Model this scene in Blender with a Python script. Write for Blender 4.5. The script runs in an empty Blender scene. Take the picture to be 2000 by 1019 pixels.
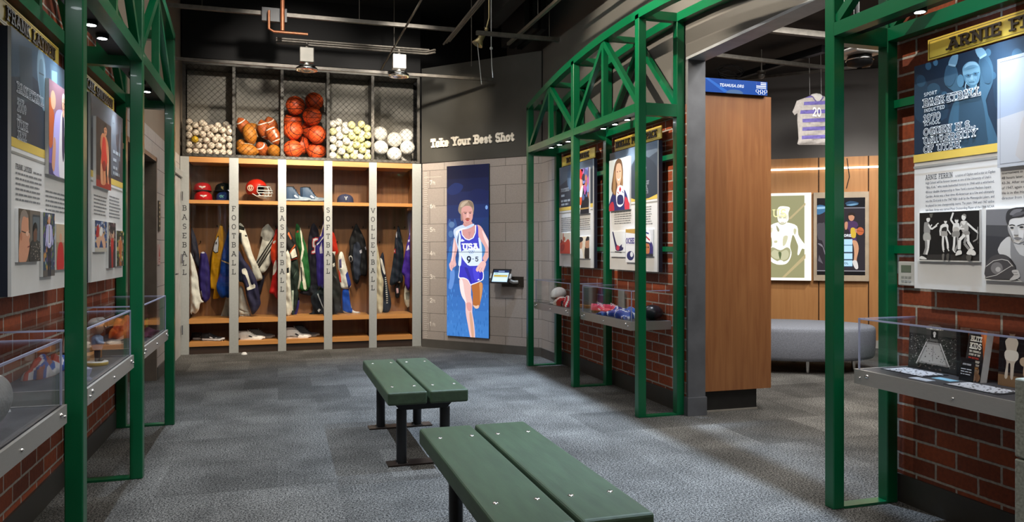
import bpy, math, random
import numpy as np
from mathutils import Vector, Matrix, Quaternion
from mathutils.geometry import delaunay_2d_cdt

PI = math.pi
SC = bpy.context.scene
COL = SC.collection

# ------------------------------------------------------------------ camera
FOC = 1487.0            # focal length in pixels of the 2000 x 1019 frame
HOR = 485.0             # horizon row
EYE = 1.28              # camera height
PSI = math.atan(457.0 / 1487.0)
cam_data = bpy.data.cameras.new('camera')
cam_data.sensor_width = 36.0
cam_data.lens = FOC / 2000.0 * 36.0
cam_data.shift_y = (HOR - 509.5) / 2000.0
cam_data.clip_start = 0.05
cam = bpy.data.objects.new('camera', cam_data)
cam.location = (0, 0, EYE)
cam.rotation_euler = (PI / 2, 0, -PSI)
COL.objects.link(cam)
SC.camera = cam

# ------------------------------------------------------------------ view and world
SC.view_settings.view_transform = 'Standard'
SC.view_settings.look = 'None'
SC.view_settings.gamma = 1.0
SC.view_settings.use_curve_mapping = False
SC.view_settings.exposure = 0.38
w = bpy.data.worlds.new('world')
SC.world = w
w.use_nodes = True
w.node_tree.nodes['Background'].inputs[0].default_value = (0.05, 0.055, 0.06, 1)
w.node_tree.nodes['Background'].inputs[1].default_value = 0.4

# ------------------------------------------------------------------ lamps
def aim(o, loc, target):
    o.location = loc
    d = Vector(target) - Vector(loc)
    o.rotation_euler = d.to_track_quat('-Z', 'Y').to_euler()

def area(name, loc, target, sx, sy, watts, color=(1, 1, 1)):
    l = bpy.data.lights.new(name, 'AREA')
    l.shape = 'RECTANGLE'; l.size = sx; l.size_y = sy
    l.energy = watts; l.color = color
    o = bpy.data.objects.new(name, l); COL.objects.link(o)
    aim(o, loc, target)
    return o

def spot(name, loc, target, watts, deg=60, blend=0.4, color=(1, 1, 1), r=0.03):
    l = bpy.data.lights.new(name, 'SPOT')
    l.energy = watts; l.color = color
    l.spot_size = math.radians(deg); l.spot_blend = blend
    l.shadow_soft_size = r
    o = bpy.data.objects.new(name, l); COL.objects.link(o)
    aim(o, loc, target)
    return o

WARM = (1.0, 0.86, 0.68); NEUT = (1.0, 0.96, 0.9); COOL = (0.6, 0.77, 1.0)
area('gallery_fill', (0.95, 2.4, 4.25), (0.95, 2.4, 0), 2.6, 4.5, 40, NEUT)  # added fill areas under the ceiling, no fixtures belong to them
area('gallery_fill', (0.6, 6.4, 4.25), (0.6, 6.6, 0), 2.2, 2.6, 30, NEUT)
area('gallery_fill', (0.9, -1.6, 4.25), (0.9, -1.2, 0), 3.0, 2.4, 70, (1, 0.97, 0.93))
# spots on the tracks over the trusses: lit carpet with the truss shadow edge
for y in (8.0, 6.7, 5.4, 4.0, 2.6):
    spot('track_spot', (2.62, y, 3.72), (1.85, y - 0.25, 0), 520, 60, 0.8, COOL, 0.02)
for y in (7.2, 5.6, 4.0):
    spot('track_spot', (-0.62, y, 3.72), (0.35, y - 0.2, 0), 240, 62, 0.7, (0.76, 0.87, 1.0), 0.02)
# floods over the ball cage and lockers
spot('flood', (0.30, 8.62, 3.215), (-0.55, 10.0, 1.7), 200, 95, 0.8, WARM, 0.06)
spot('flood', (1.31, 8.62, 3.215), (1.15, 10.0, 1.7), 240, 95, 0.8, WARM, 0.06)
spot('locker_spot', (0.3, 6.9, 3.7), (0.3, 10.0, 0.9), 200, 60, 0.7, (1, 0.93, 0.82), 0.05)
spot('cage_fill', (0.2, 6.6, 3.72), (0.2, 10.3, 3.05), 260, 44, 0.7, (1, 0.93, 0.84), 0.05)  # added spots that brighten the cage, apart from the two floods
spot('cage_fill', (1.3, 7.2, 3.72), (1.5, 10.3, 3.1), 210, 40, 0.8, (1, 0.93, 0.84), 0.05)
# wall grazers
spot('wall_spot', (1.35, 7.4, 3.7), (2.1, 9.45, 2.95), 150, 34, 1.0, WARM, 0.04)
spot('wall_spot', (1.0, 6.9, 3.7), (2.4, 9.2, 1.3), 130, 56, 0.8, NEUT, 0.04)
spot('wall_spot', (0.3, 5.2, 4.0), (3.0, 5.9, 2.75), 480, 56, 0.5, WARM, 0.02)
spot('wall_spot', (0.5, 3.0, 4.0), (3.0, 3.2, 2.7), 190, 64, 0.5, (1, 0.92, 0.8), 0.02)
spot('wall_spot', (1.7, 4.2, 3.9), (-1.1, 4.4, 2.0), 110, 60, 0.6, NEUT, 0.03)
spot('wall_spot', (1.4, 7.6, 3.8), (-1.1, 7.9, 1.4), 90, 60, 0.8, NEUT, 0.04)
spot('wall_spot', (1.2, 4.7, 4.1), (3.0, 4.5, 3.1), 260, 60, 0.5, WARM, 0.03)  # added spot to brighten the wall over the doorway
# next room
area('lounge_fill', (5.0, 5.6, 3.5), (5.0, 5.9, 0), 1.6, 1.6, 105, NEUT)  # added areas under the lounge ceiling to brighten the room
spot('lounge_spot', (6.9, 6.0, 3.45), (6.05, 7.55, 2.75), 14, 45, 0.6, (0.97, 0.97, 1.0), 0.01)
spot('lounge_spot', (7.0, 6.2, 3.4), (6.75, 8.4, 1.2), 170, 62, 0.8, NEUT, 0.05)
spot('lounge_spot', (3.6, 3.9, 3.3), (3.45, 5.25, 1.2), 60, 75, 0.8, NEUT, 0.05)
area('lounge_fill', (4.4, 3.7, 3.5), (4.4, 3.9, 0), 1.6, 1.6, 50, NEUT)

# ------------------------------------------------------------------ pixel rays (to place flat artwork on its real plane)
_S, _C = math.sin(PSI), math.cos(PSI)
def ray(px, py):
    u = (px - 1000.0) / FOC
    return Vector((_S + _C * u, _C - _S * u, (HOR - py) / FOC))
def hit(px, py, p0, n):
    d = ray(px, py); o = Vector((0, 0, EYE))
    t = (Vector(p0) - o).dot(n) / d.dot(n)
    return o + d * t
def hitY(px, py, Y):
    return hit(px, py, (0, Y, 0), Vector((0, 1, 0)))

# ------------------------------------------------------------------ colours and materials
def lin(h):
    h = h.lstrip('#')
    out = []
    for i in (0, 2, 4):
        c = int(h[i:i + 2], 16) / 255.0
        out.append(c / 12.92 if c <= 0.04045 else ((c + 0.055) / 1.055) ** 2.4)
    return (out[0], out[1], out[2], 1.0)

def nmat(name):
    m = bpy.data.materials.new(name); m.use_nodes = True
    nt = m.node_tree
    return m, nt, nt.nodes['Principled BSDF']
def nod(nt, kind, **kw):
    n = nt.nodes.new(kind)
    for k, v in kw.items():
        setattr(n, k, v)
    return n
def ramp(nt, stops):
    r = nod(nt, 'ShaderNodeValToRGB')
    el = r.color_ramp.elements
    while len(el) < len(stops): el.new(0.5)
    for e, (p, c) in zip(el, stops):
        e.position = p; e.color = c
    return r

def mat(name, hexc, rough=0.5, metal=0.0, vary=0.06, scale=8.0, bump=0.0, spec=0.5, stretch=None, coat=0.0):
    """Plain surface with a little procedural mottling."""
    m, nt, b = nmat(name)
    c = lin(hexc)
    tc = nod(nt, 'ShaderNodeTexCoord')
    nz = nod(nt, 'ShaderNodeTexNoise'); nz.inputs['Scale'].default_value = scale; nz.inputs['Detail'].default_value = 4
    src = tc.outputs['Object']
    if stretch:
        mp = nod(nt, 'ShaderNodeMapping'); mp.inputs['Scale'].default_value = stretch
        nt.links.new(src, mp.inputs[0]); src = mp.outputs[0]
    nt.links.new(src, nz.inputs['Vector'])
    lo = tuple(max(0, x * (1 - vary * 2)) for x in c[:3]) + (1,)
    hi = tuple(min(1, x * (1 + vary * 2)) for x in c[:3]) + (1,)
    r = ramp(nt, [(0.3, lo), (0.7, hi)])
    nt.links.new(nz.outputs[0], r.inputs[0]); nt.links.new(r.outputs[0], b.inputs['Base Color'])
    b.inputs['Roughness'].default_value = rough; b.inputs['Metallic'].default_value = metal
    b.inputs['Specular IOR Level'].default_value = spec
    b.inputs['Coat Weight'].default_value = coat
    if bump:
        bp = nod(nt, 'ShaderNodeBump'); bp.inputs['Strength'].default_value = bump; bp.inputs['Distance'].default_value = 0.01
        nt.links.new(nz.outputs[0], bp.inputs['Height']); nt.links.new(bp.outputs[0], b.inputs['Normal'])
    return m

def wood(name, a, bcol, axis='z', rough=0.45):
    m, nt, b = nmat(name)
    tc = nod(nt, 'ShaderNodeTexCoord'); mp = nod(nt, 'ShaderNodeMapping')
    mp.inputs['Scale'].default_value = {'z': (14, 14, 0.9), 'x': (0.9, 14, 14), 'y': (14, 0.9, 14)}[axis]
    nt.links.new(tc.outputs['Object'], mp.inputs[0])
    nz = nod(nt, 'ShaderNodeTexNoise'); nz.inputs['Scale'].default_value = 2.2; nz.inputs['Detail'].default_value = 7; nz.inputs['Distortion'].default_value = 0.6
    nt.links.new(mp.outputs[0], nz.inputs['Vector'])
    r = ramp(nt, [(0.3, lin(a)), (0.7, lin(bcol))])
    nt.links.new(nz.outputs[0], r.inputs[0]); nt.links.new(r.outputs[0], b.inputs['Base Color'])
    b.inputs['Roughness'].default_value = rough
    return m

def brickmat(name, ax, ca, cb, cm, bw, bh, mortar, rough=0.75, bump=0.6, offset=0.5, speck=True, cscale=1.0, zoff=0.0, uoff=0.0):
    """ax: 'y' or 'x' or a (cos, sin) direction along the wall; the rows follow z."""
    m, nt, b = nmat(name)
    g = nod(nt, 'ShaderNodeNewGeometry'); sp = nod(nt, 'ShaderNodeSeparateXYZ')
    nt.links.new(g.outputs['Position'], sp.inputs[0])
    cb_ = nod(nt, 'ShaderNodeCombineXYZ')
    if ax in ('x', 'y'):
        addu = nod(nt, 'ShaderNodeMath', operation='ADD'); addu.inputs[1].default_value = uoff
        nt.links.new(sp.outputs['X' if ax == 'x' else 'Y'], addu.inputs[0])
        nt.links.new(addu.outputs[0], cb_.inputs[0])
    else:
        a1 = nod(nt, 'ShaderNodeMath', operation='MULTIPLY'); a1.inputs[1].default_value = ax[0]
        a2 = nod(nt, 'ShaderNodeMath', operation='MULTIPLY_ADD'); a2.inputs[1].default_value = ax[1]
        nt.links.new(sp.outputs['X'], a1.inputs[0]); nt.links.new(sp.outputs['Y'], a2.inputs[0]); nt.links.new(a1.outputs[0], a2.inputs[2])
        addu = nod(nt, 'ShaderNodeMath', operation='ADD'); addu.inputs[1].default_value = uoff
        nt.links.new(a2.outputs[0], addu.inputs[0]); nt.links.new(addu.outputs[0], cb_.inputs[0])
    addz = nod(nt, 'ShaderNodeMath', operation='ADD'); addz.inputs[1].default_value = zoff
    nt.links.new(sp.outputs['Z'], addz.inputs[0]); nt.links.new(addz.outputs[0], cb_.inputs[1])
    # a little wobble on the joints
    nz = nod(nt, 'ShaderNodeTexNoise'); nz.inputs['Scale'].default_value = 26
    nt.links.new(g.outputs['Position'], nz.inputs['Vector'])
    wob = nod(nt, 'ShaderNodeVectorMath', operation='MULTIPLY_ADD')
    wob.inputs[1].default_value = (mortar * 0.7,) * 3
    nt.links.new(nz.outputs['Color'], wob.inputs[0]); nt.links.new(cb_.outputs[0], wob.inputs[2])
    bt = nod(nt, 'ShaderNodeTexBrick'); bt.offset = offset
    bt.inputs['Color1'].default_value = lin(ca); bt.inputs['Color2'].default_value = lin(cb); bt.inputs['Mortar'].default_value = lin(cm)
    bt.inputs['Scale'].default_value = 1.0; bt.inputs['Mortar Size'].default_value = mortar; bt.inputs['Mortar Smooth'].default_value = 0.25
    bt.inputs['Brick Width'].default_value = bw; bt.inputs['Row Height'].default_value = bh
    nt.links.new(wob.outputs[0], bt.inputs['Vector'])
    n2 = nod(nt, 'ShaderNodeTexNoise'); n2.inputs['Scale'].default_value = 60; n2.inputs['Detail'].default_value = 6
    nt.links.new(g.outputs['Position'], n2.inputs['Vector'])
    mx = nod(nt, 'ShaderNodeMix', data_type='RGBA', blend_type='MULTIPLY'); mx.inputs[0].default_value = 0.55 * cscale
    r = ramp(nt, [(0.3, (0.55, 0.52, 0.5, 1)), (0.65, (1.15, 1.15, 1.15, 1))])
    nt.links.new(n2.outputs[0], r.inputs[0]); nt.links.new(bt.outputs[0], mx.inputs[6]); nt.links.new(r.outputs[0], mx.inputs[7])
    nt.links.new(mx.outputs[2], b.inputs['Base Color'])
    b.inputs['Roughness'].default_value = rough
    bp = nod(nt, 'ShaderNodeBump'); bp.inputs['Strength'].default_value = bump; bp.inputs['Distance'].default_value = 0.008; bp.invert = True
    add = nod(nt, 'ShaderNodeMath', operation='MULTIPLY_ADD'); add.inputs[1].default_value = -0.18
    nt.links.new(n2.outputs[0], add.inputs[0]); nt.links.new(bt.outputs['Fac'], add.inputs[2])
    nt.links.new(add.outputs[0], bp.inputs['Height']); nt.links.new(bp.outputs[0], b.inputs['Normal'])
    return m

def colmat(name, rough=0.5, emit=0.0, spec=0.5, vary=0.0, bump=0.0, scale=40.0):
    """Printed or dyed surface: takes its colours from the mesh's colour attribute."""
    m, nt, b = nmat(name)
    at = nod(nt, 'ShaderNodeAttribute', attribute_name='Col')
    out = at.outputs['Color']
    tc = nod(nt, 'ShaderNodeTexCoord')
    nz = nod(nt, 'ShaderNodeTexNoise'); nz.inputs['Scale'].default_value = scale; nz.inputs['Detail'].default_value = 5
    nt.links.new(tc.outputs['Object'], nz.inputs['Vector'])
    if vary:
        r = ramp(nt, [(0.3, (1 - vary,) * 3 + (1,)), (0.7, (1 + vary,) * 3 + (1,))])
        nt.links.new(nz.outputs[0], r.inputs[0])
        mx = nod(nt, 'ShaderNodeMix', data_type='RGBA', blend_type='MULTIPLY'); mx.inputs[0].default_value = 1
        nt.links.new(out, mx.inputs[6]); nt.links.new(r.outputs[0], mx.inputs[7]); out = mx.outputs[2]
    b.inputs['Roughness'].default_value = rough; b.inputs['Specular IOR Level'].default_value = spec
    if emit:
        b.inputs['Base Color'].default_value = (0.01, 0.01, 0.01, 1)
        nt.links.new(out, b.inputs['Emission Color']); b.inputs['Emission Strength'].default_value = emit
    else:
        nt.links.new(out, b.inputs['Base Color'])
    if bump:
        bp = nod(nt, 'ShaderNodeBump'); bp.inputs['Strength'].default_value = bump; bp.inputs['Distance'].default_value = 0.01
        nt.links.new(nz.outputs[0], bp.inputs['Height']); nt.links.new(bp.outputs[0], b.inputs['Normal'])
    return m

def emat(name, color, strength):
    m, nt, b = nmat(name)
    b.inputs['Base Color'].default_value = (0.02, 0.02, 0.02, 1)
    b.inputs['Emission Color'].default_value = color; b.inputs['Emission Strength'].default_value = strength
    return m

def glassmat(name, tint=(1, 1, 1, 1), refl=1.0, rough=0.02, frost=None):
    m, nt, b = nmat(name)
    nt.nodes.remove(b)
    out = nt.nodes['Material Output']
    tr = nod(nt, 'ShaderNodeBsdfTransparent'); tr.inputs[0].default_value = tint
    gl = nod(nt, 'ShaderNodeBsdfGlossy'); gl.inputs['Roughness'].default_value = rough
    lw = nod(nt, 'ShaderNodeLayerWeight'); lw.inputs[0].default_value = 0.5
    pw = nod(nt, 'ShaderNodeMath', operation='POWER'); pw.inputs[1].default_value = 5
    nt.links.new(lw.outputs['Facing'], pw.inputs[0])
    mu = nod(nt, 'ShaderNodeMath', operation='MULTIPLY_ADD'); mu.inputs[1].default_value = 0.7 * refl; mu.inputs[2].default_value = 0.035 * refl; mu.use_clamp = True
    nt.links.new(pw.outputs[0], mu.inputs[0])
    mx = nod(nt, 'ShaderNodeMixShader')
    nt.links.new(mu.outputs[0], mx.inputs[0]); nt.links.new(tr.outputs[0], mx.inputs[1]); nt.links.new(gl.outputs[0], mx.inputs[2])
    res = mx.outputs[0]
    if frost:
        df = nod(nt, 'ShaderNodeBsdfDiffuse'); df.inputs[0].default_value = lin(frost)
        tl = nod(nt, 'ShaderNodeBsdfTranslucent'); tl.inputs[0].default_value = lin(frost)
        ad = nod(nt, 'ShaderNodeMixShader'); ad.inputs[0].default_value = .5
        nt.links.new(df.outputs[0], ad.inputs[1]); nt.links.new(tl.outputs[0], ad.inputs[2])
        m2 = nod(nt, 'ShaderNodeMixShader'); m2.inputs[0].default_value = .6
        nt.links.new(res, m2.inputs[1]); nt.links.new(ad.outputs[0], m2.inputs[2]); res = m2.outputs[0]
    nt.links.new(res, out.inputs[0])
    return m
# ------------------------------------------------------------------ mesh builder
def worldloc(o):
    v = Vector((0, 0, 0))
    while o is not None:
        v += o.location; o = o.parent
    return v

class MB:
    def __init__(s):
        s.v = []; s.f = []; s.mi = []; s.c = []; s.sm = []; s.has = False
    def add(s, vs, fs, mat=0, col=None, smooth=False):
        k = len(s.v); s.v.extend([tuple(p) for p in vs])
        cl = lin(col) if isinstance(col, str) else col
        if cl is not None: s.has = True
        for f in fs:
            s.f.append([k + i for i in f]); s.mi.append(mat); s.c.append(cl or (1, 1, 1, 1)); s.sm.append(smooth)
        return s
    def box(s, x0, x1, y0, y1, z0, z1, mat=0, col=None, M=None):
        if x0 > x1: x0, x1 = x1, x0
        if y0 > y1: y0, y1 = y1, y0
        if z0 > z1: z0, z1 = z1, z0
        vs = [(x, y, z) for z in (z0, z1) for x, y in ((x0, y0), (x1, y0), (x1, y1), (x0, y1))]
        if M is not None: vs = [M @ Vector(p) for p in vs]
        return s.add(vs, [(3, 2, 1, 0), (4, 5, 6, 7), (0, 1, 5, 4), (1, 2, 6, 5), (2, 3, 7, 6), (3, 0, 4, 7)], mat, col)
    def rbox(s, x0, x1, y0, y1, z0, z1, r=0.01, mat=0, col=None, M=None, seg=2):
        """box with chamfered/rounded edges"""
        import bmesh
        bm = bmesh.new(); bmesh.ops.create_cube(bm, size=1)
        for v in bm.verts:
            v.co = Vector(((x0 + x1) / 2 + v.co.x * (x1 - x0), (y0 + y1) / 2 + v.co.y * (y1 - y0), (z0 + z1) / 2 + v.co.z * (z1 - z0)))
        bmesh.ops.bevel(bm, geom=bm.edges[:], offset=r, segments=seg, affect='EDGES', profile=0.5)
        vs = [v.co.copy() for v in bm.verts]
        if M is not None: vs = [M @ p for p in vs]
        for i, v in enumerate(bm.verts): v.index = i
        fs = [[v.index for v in f.verts] for f in bm.faces]; bm.free()
        return s.add(vs, fs, mat, col)
    def quad(s, a, b, c, d, mat=0, col=None):
        return s.add([a, b, c, d], [(0, 1, 2, 3)], mat, col)
    def prism(s, pts, off, mat=0, col=None):
        """polygon (list of 3D points) extruded by the vector off"""
        n = len(pts); off = Vector(off)
        vs = [Vector(p) for p in pts] + [Vector(p) + off for p in pts]
        fs = [list(range(n))[::-1], list(range(n, 2 * n))] + [(i, (i + 1) % n, n + (i + 1) % n, n + i) for i in range(n)]
        return s.add(vs, fs, mat, col)
    def bar(s, a, b, wx, wy, up=(0, 0, 1), mat=0, col=None):
        """square bar from a to b; wx across, wy along 'up'"""
        a = Vector(a); b = Vector(b); d = (b - a).normalized()
        u = Vector(up); x = d.cross(u)
        if x.length < 1e-5: x = d.cross(Vector((1, 0, 0)))
        x.normalize(); y = x.cross(d).normalized()
        vs = []
        for p in (a, b):
            for i, j in ((-1, -1), (1, -1), (1, 1), (-1, 1)):
                vs.append(p + x * (i * wx / 2) + y * (j * wy / 2))
        return s.add(vs, [(0, 1, 2, 3)[::-1], (4, 5, 6, 7), (0, 1, 5, 4), (1, 2, 6, 5), (2, 3, 7, 6), (3, 0, 4, 7)], mat, col)
    def tube(s, path, r, n=8, mat=0, col=None, smooth=True, closed=False):
        P = [Vector(p) for p in path]; m = len(P); vs = []; px = None
        rr = r if isinstance(r, (list, tuple)) else [r] * m
        for i, p in enumerate(P):
            if closed: d = P[(i + 1) % m] - P[i - 1]
            else: d = P[min(i + 1, m - 1)] - P[max(i - 1, 0)]
            if d.length < 1e-9: d = Vector((0, 0, 1))
            d.normalize()
            if px is None:
                px = d.cross(Vector((0, 0, 1)))
                if px.length < 1e-3: px = d.cross(Vector((1, 0, 0)))
            else:
                px = px - d * px.dot(d)
            px.normalize(); py = d.cross(px)
            for k in range(n):
                a = 2 * PI * k / n
                vs.append(p + (px * math.cos(a) + py * math.sin(a)) * rr[i])
        fs = []
        for i in range(m if closed else m - 1):
            j = (i + 1) % m
            for k in range(n):
                fs.append((i * n + k, i * n + (k + 1) % n, j * n + (k + 1) % n, j * n + k))
        s.add(vs, fs, mat, col, smooth)
        if not closed:
            s.add(vs[:n], [list(range(n))[::-1]], mat, col); s.add(vs[-n:], [list(range(n))], mat, col)
        return s
    def cyl(s, a, b, r, n=16, mat=0, col=None, r2=None):
        return s.tube([a, b], [r, r if r2 is None else r2], n, mat, col)
    def lathe(s, prof, c, n=24, mat=0, col=None, axis='z', smooth=True, M=None, colf=None):
        """prof: list of (radius, height)"""
        vs = []
        for r, h in prof:
            for k in range(n):
                a = 2 * PI * k / n
                p = Vector((r * math.cos(a), r * math.sin(a), h))
                if axis == 'x': p = Vector((p.z, p.x, p.y))
                if axis == 'y': p = Vector((p.x, p.z, p.y))
                if M is not None: p = M @ p
                vs.append(p + Vector(c))
        for i in range(len(prof) - 1):
            cc = colf(i) if colf else col
            fs = [(i * n + k, i * n + (k + 1) % n, (i + 1) * n + (k + 1) % n, (i + 1) * n + k) for k in range(n)]
            base = len(s.v)
            s.add(vs, fs, mat, cc, smooth) if i == 0 else s._more(vs0, fs, mat, cc, smooth)
            if i == 0: vs0 = base
        return s
    def _more(s, base, fs, mat, col, smooth):
        cl = lin(col) if isinstance(col, str) else col
        if cl is not None: s.has = True
        for f in fs:
            s.f.append([base + i for i in f]); s.mi.append(mat); s.c.append(cl or (1, 1, 1, 1)); s.sm.append(smooth)
    def sphere(s, c, r, n=20, mat=0, col=None, sc=(1, 1, 1), colf=None):
        m = n // 2; vs = []; fs = []
        for i in range(m + 1):
            t = PI * i / m
            for k in range(n):
                a = 2 * PI * k / n
                vs.append(Vector((c[0] + r * sc[0] * math.sin(t) * math.cos(a), c[1] + r * sc[1] * math.sin(t) * math.sin(a), c[2] + r * sc[2] * math.cos(t))))
        for i in range(m):
            for k in range(n):
                fs.append((i * n + k, (i + 1) * n + k, (i + 1) * n + (k + 1) % n, i * n + (k + 1) % n))
        return s.add(vs, fs, mat, col, True)
    def build(s, name, mats, parent=None, origin=None, fix=True):
        me = bpy.data.meshes.new(name)
        base = Vector((0, 0, 0))
        if parent is not None: base = worldloc(parent)
        if origin is not None: base = base + (Vector(origin) - base)
        me.from_pydata([(p[0] - base.x, p[1] - base.y, p[2] - base.z) for p in s.v], [], s.f)
        if not isinstance(mats, (list, tuple)): mats = [mats]
        for m in mats: me.materials.append(m)
        me.polygons.foreach_set('material_index', s.mi)
        me.polygons.foreach_set('use_smooth', s.sm)
        if s.has:
            ca = me.color_attributes.new('Col', 'FLOAT_COLOR', 'CORNER')
            buf = []
            for f, c in zip(s.f, s.c): buf.extend(list(c) * len(f))
            ca.data.foreach_set('color', buf)
        me.update()
        o = bpy.data.objects.new(name, me); COL.objects.link(o)
        if parent is not None:
            o.parent = parent
            o.location = base - worldloc(parent)
        elif origin is not None:
            o.location = base
        return o

def thing(name, label, cat, loc=(0, 0, 0), group=None):
    o = bpy.data.objects.new(name, None); COL.objects.link(o)
    o.empty_display_size = 0.1; o.location = loc
    return tag(o, label, cat, group)
def tag(o, label, cat, group=None):
    o['label'] = label; o['category'] = cat
    if group: o['group'] = group
    return o
def struct(o):
    o['kind'] = 'structure'; return o
def dup(root, loc, rot=None, label=None, group=None, mats=None, scale=None):
    r = root.copy(); COL.objects.link(r); r.location = loc
    if rot is not None: r.rotation_euler = rot
    if scale is not None: r.scale = scale
    if label: r['label'] = label
    if group: r['group'] = group
    for ch in list(root.children):
        c = ch.copy(); COL.objects.link(c); c.parent = r
        for g in ch.children:
            d = g.copy(); COL.objects.link(d); d.parent = c
    return r

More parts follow.
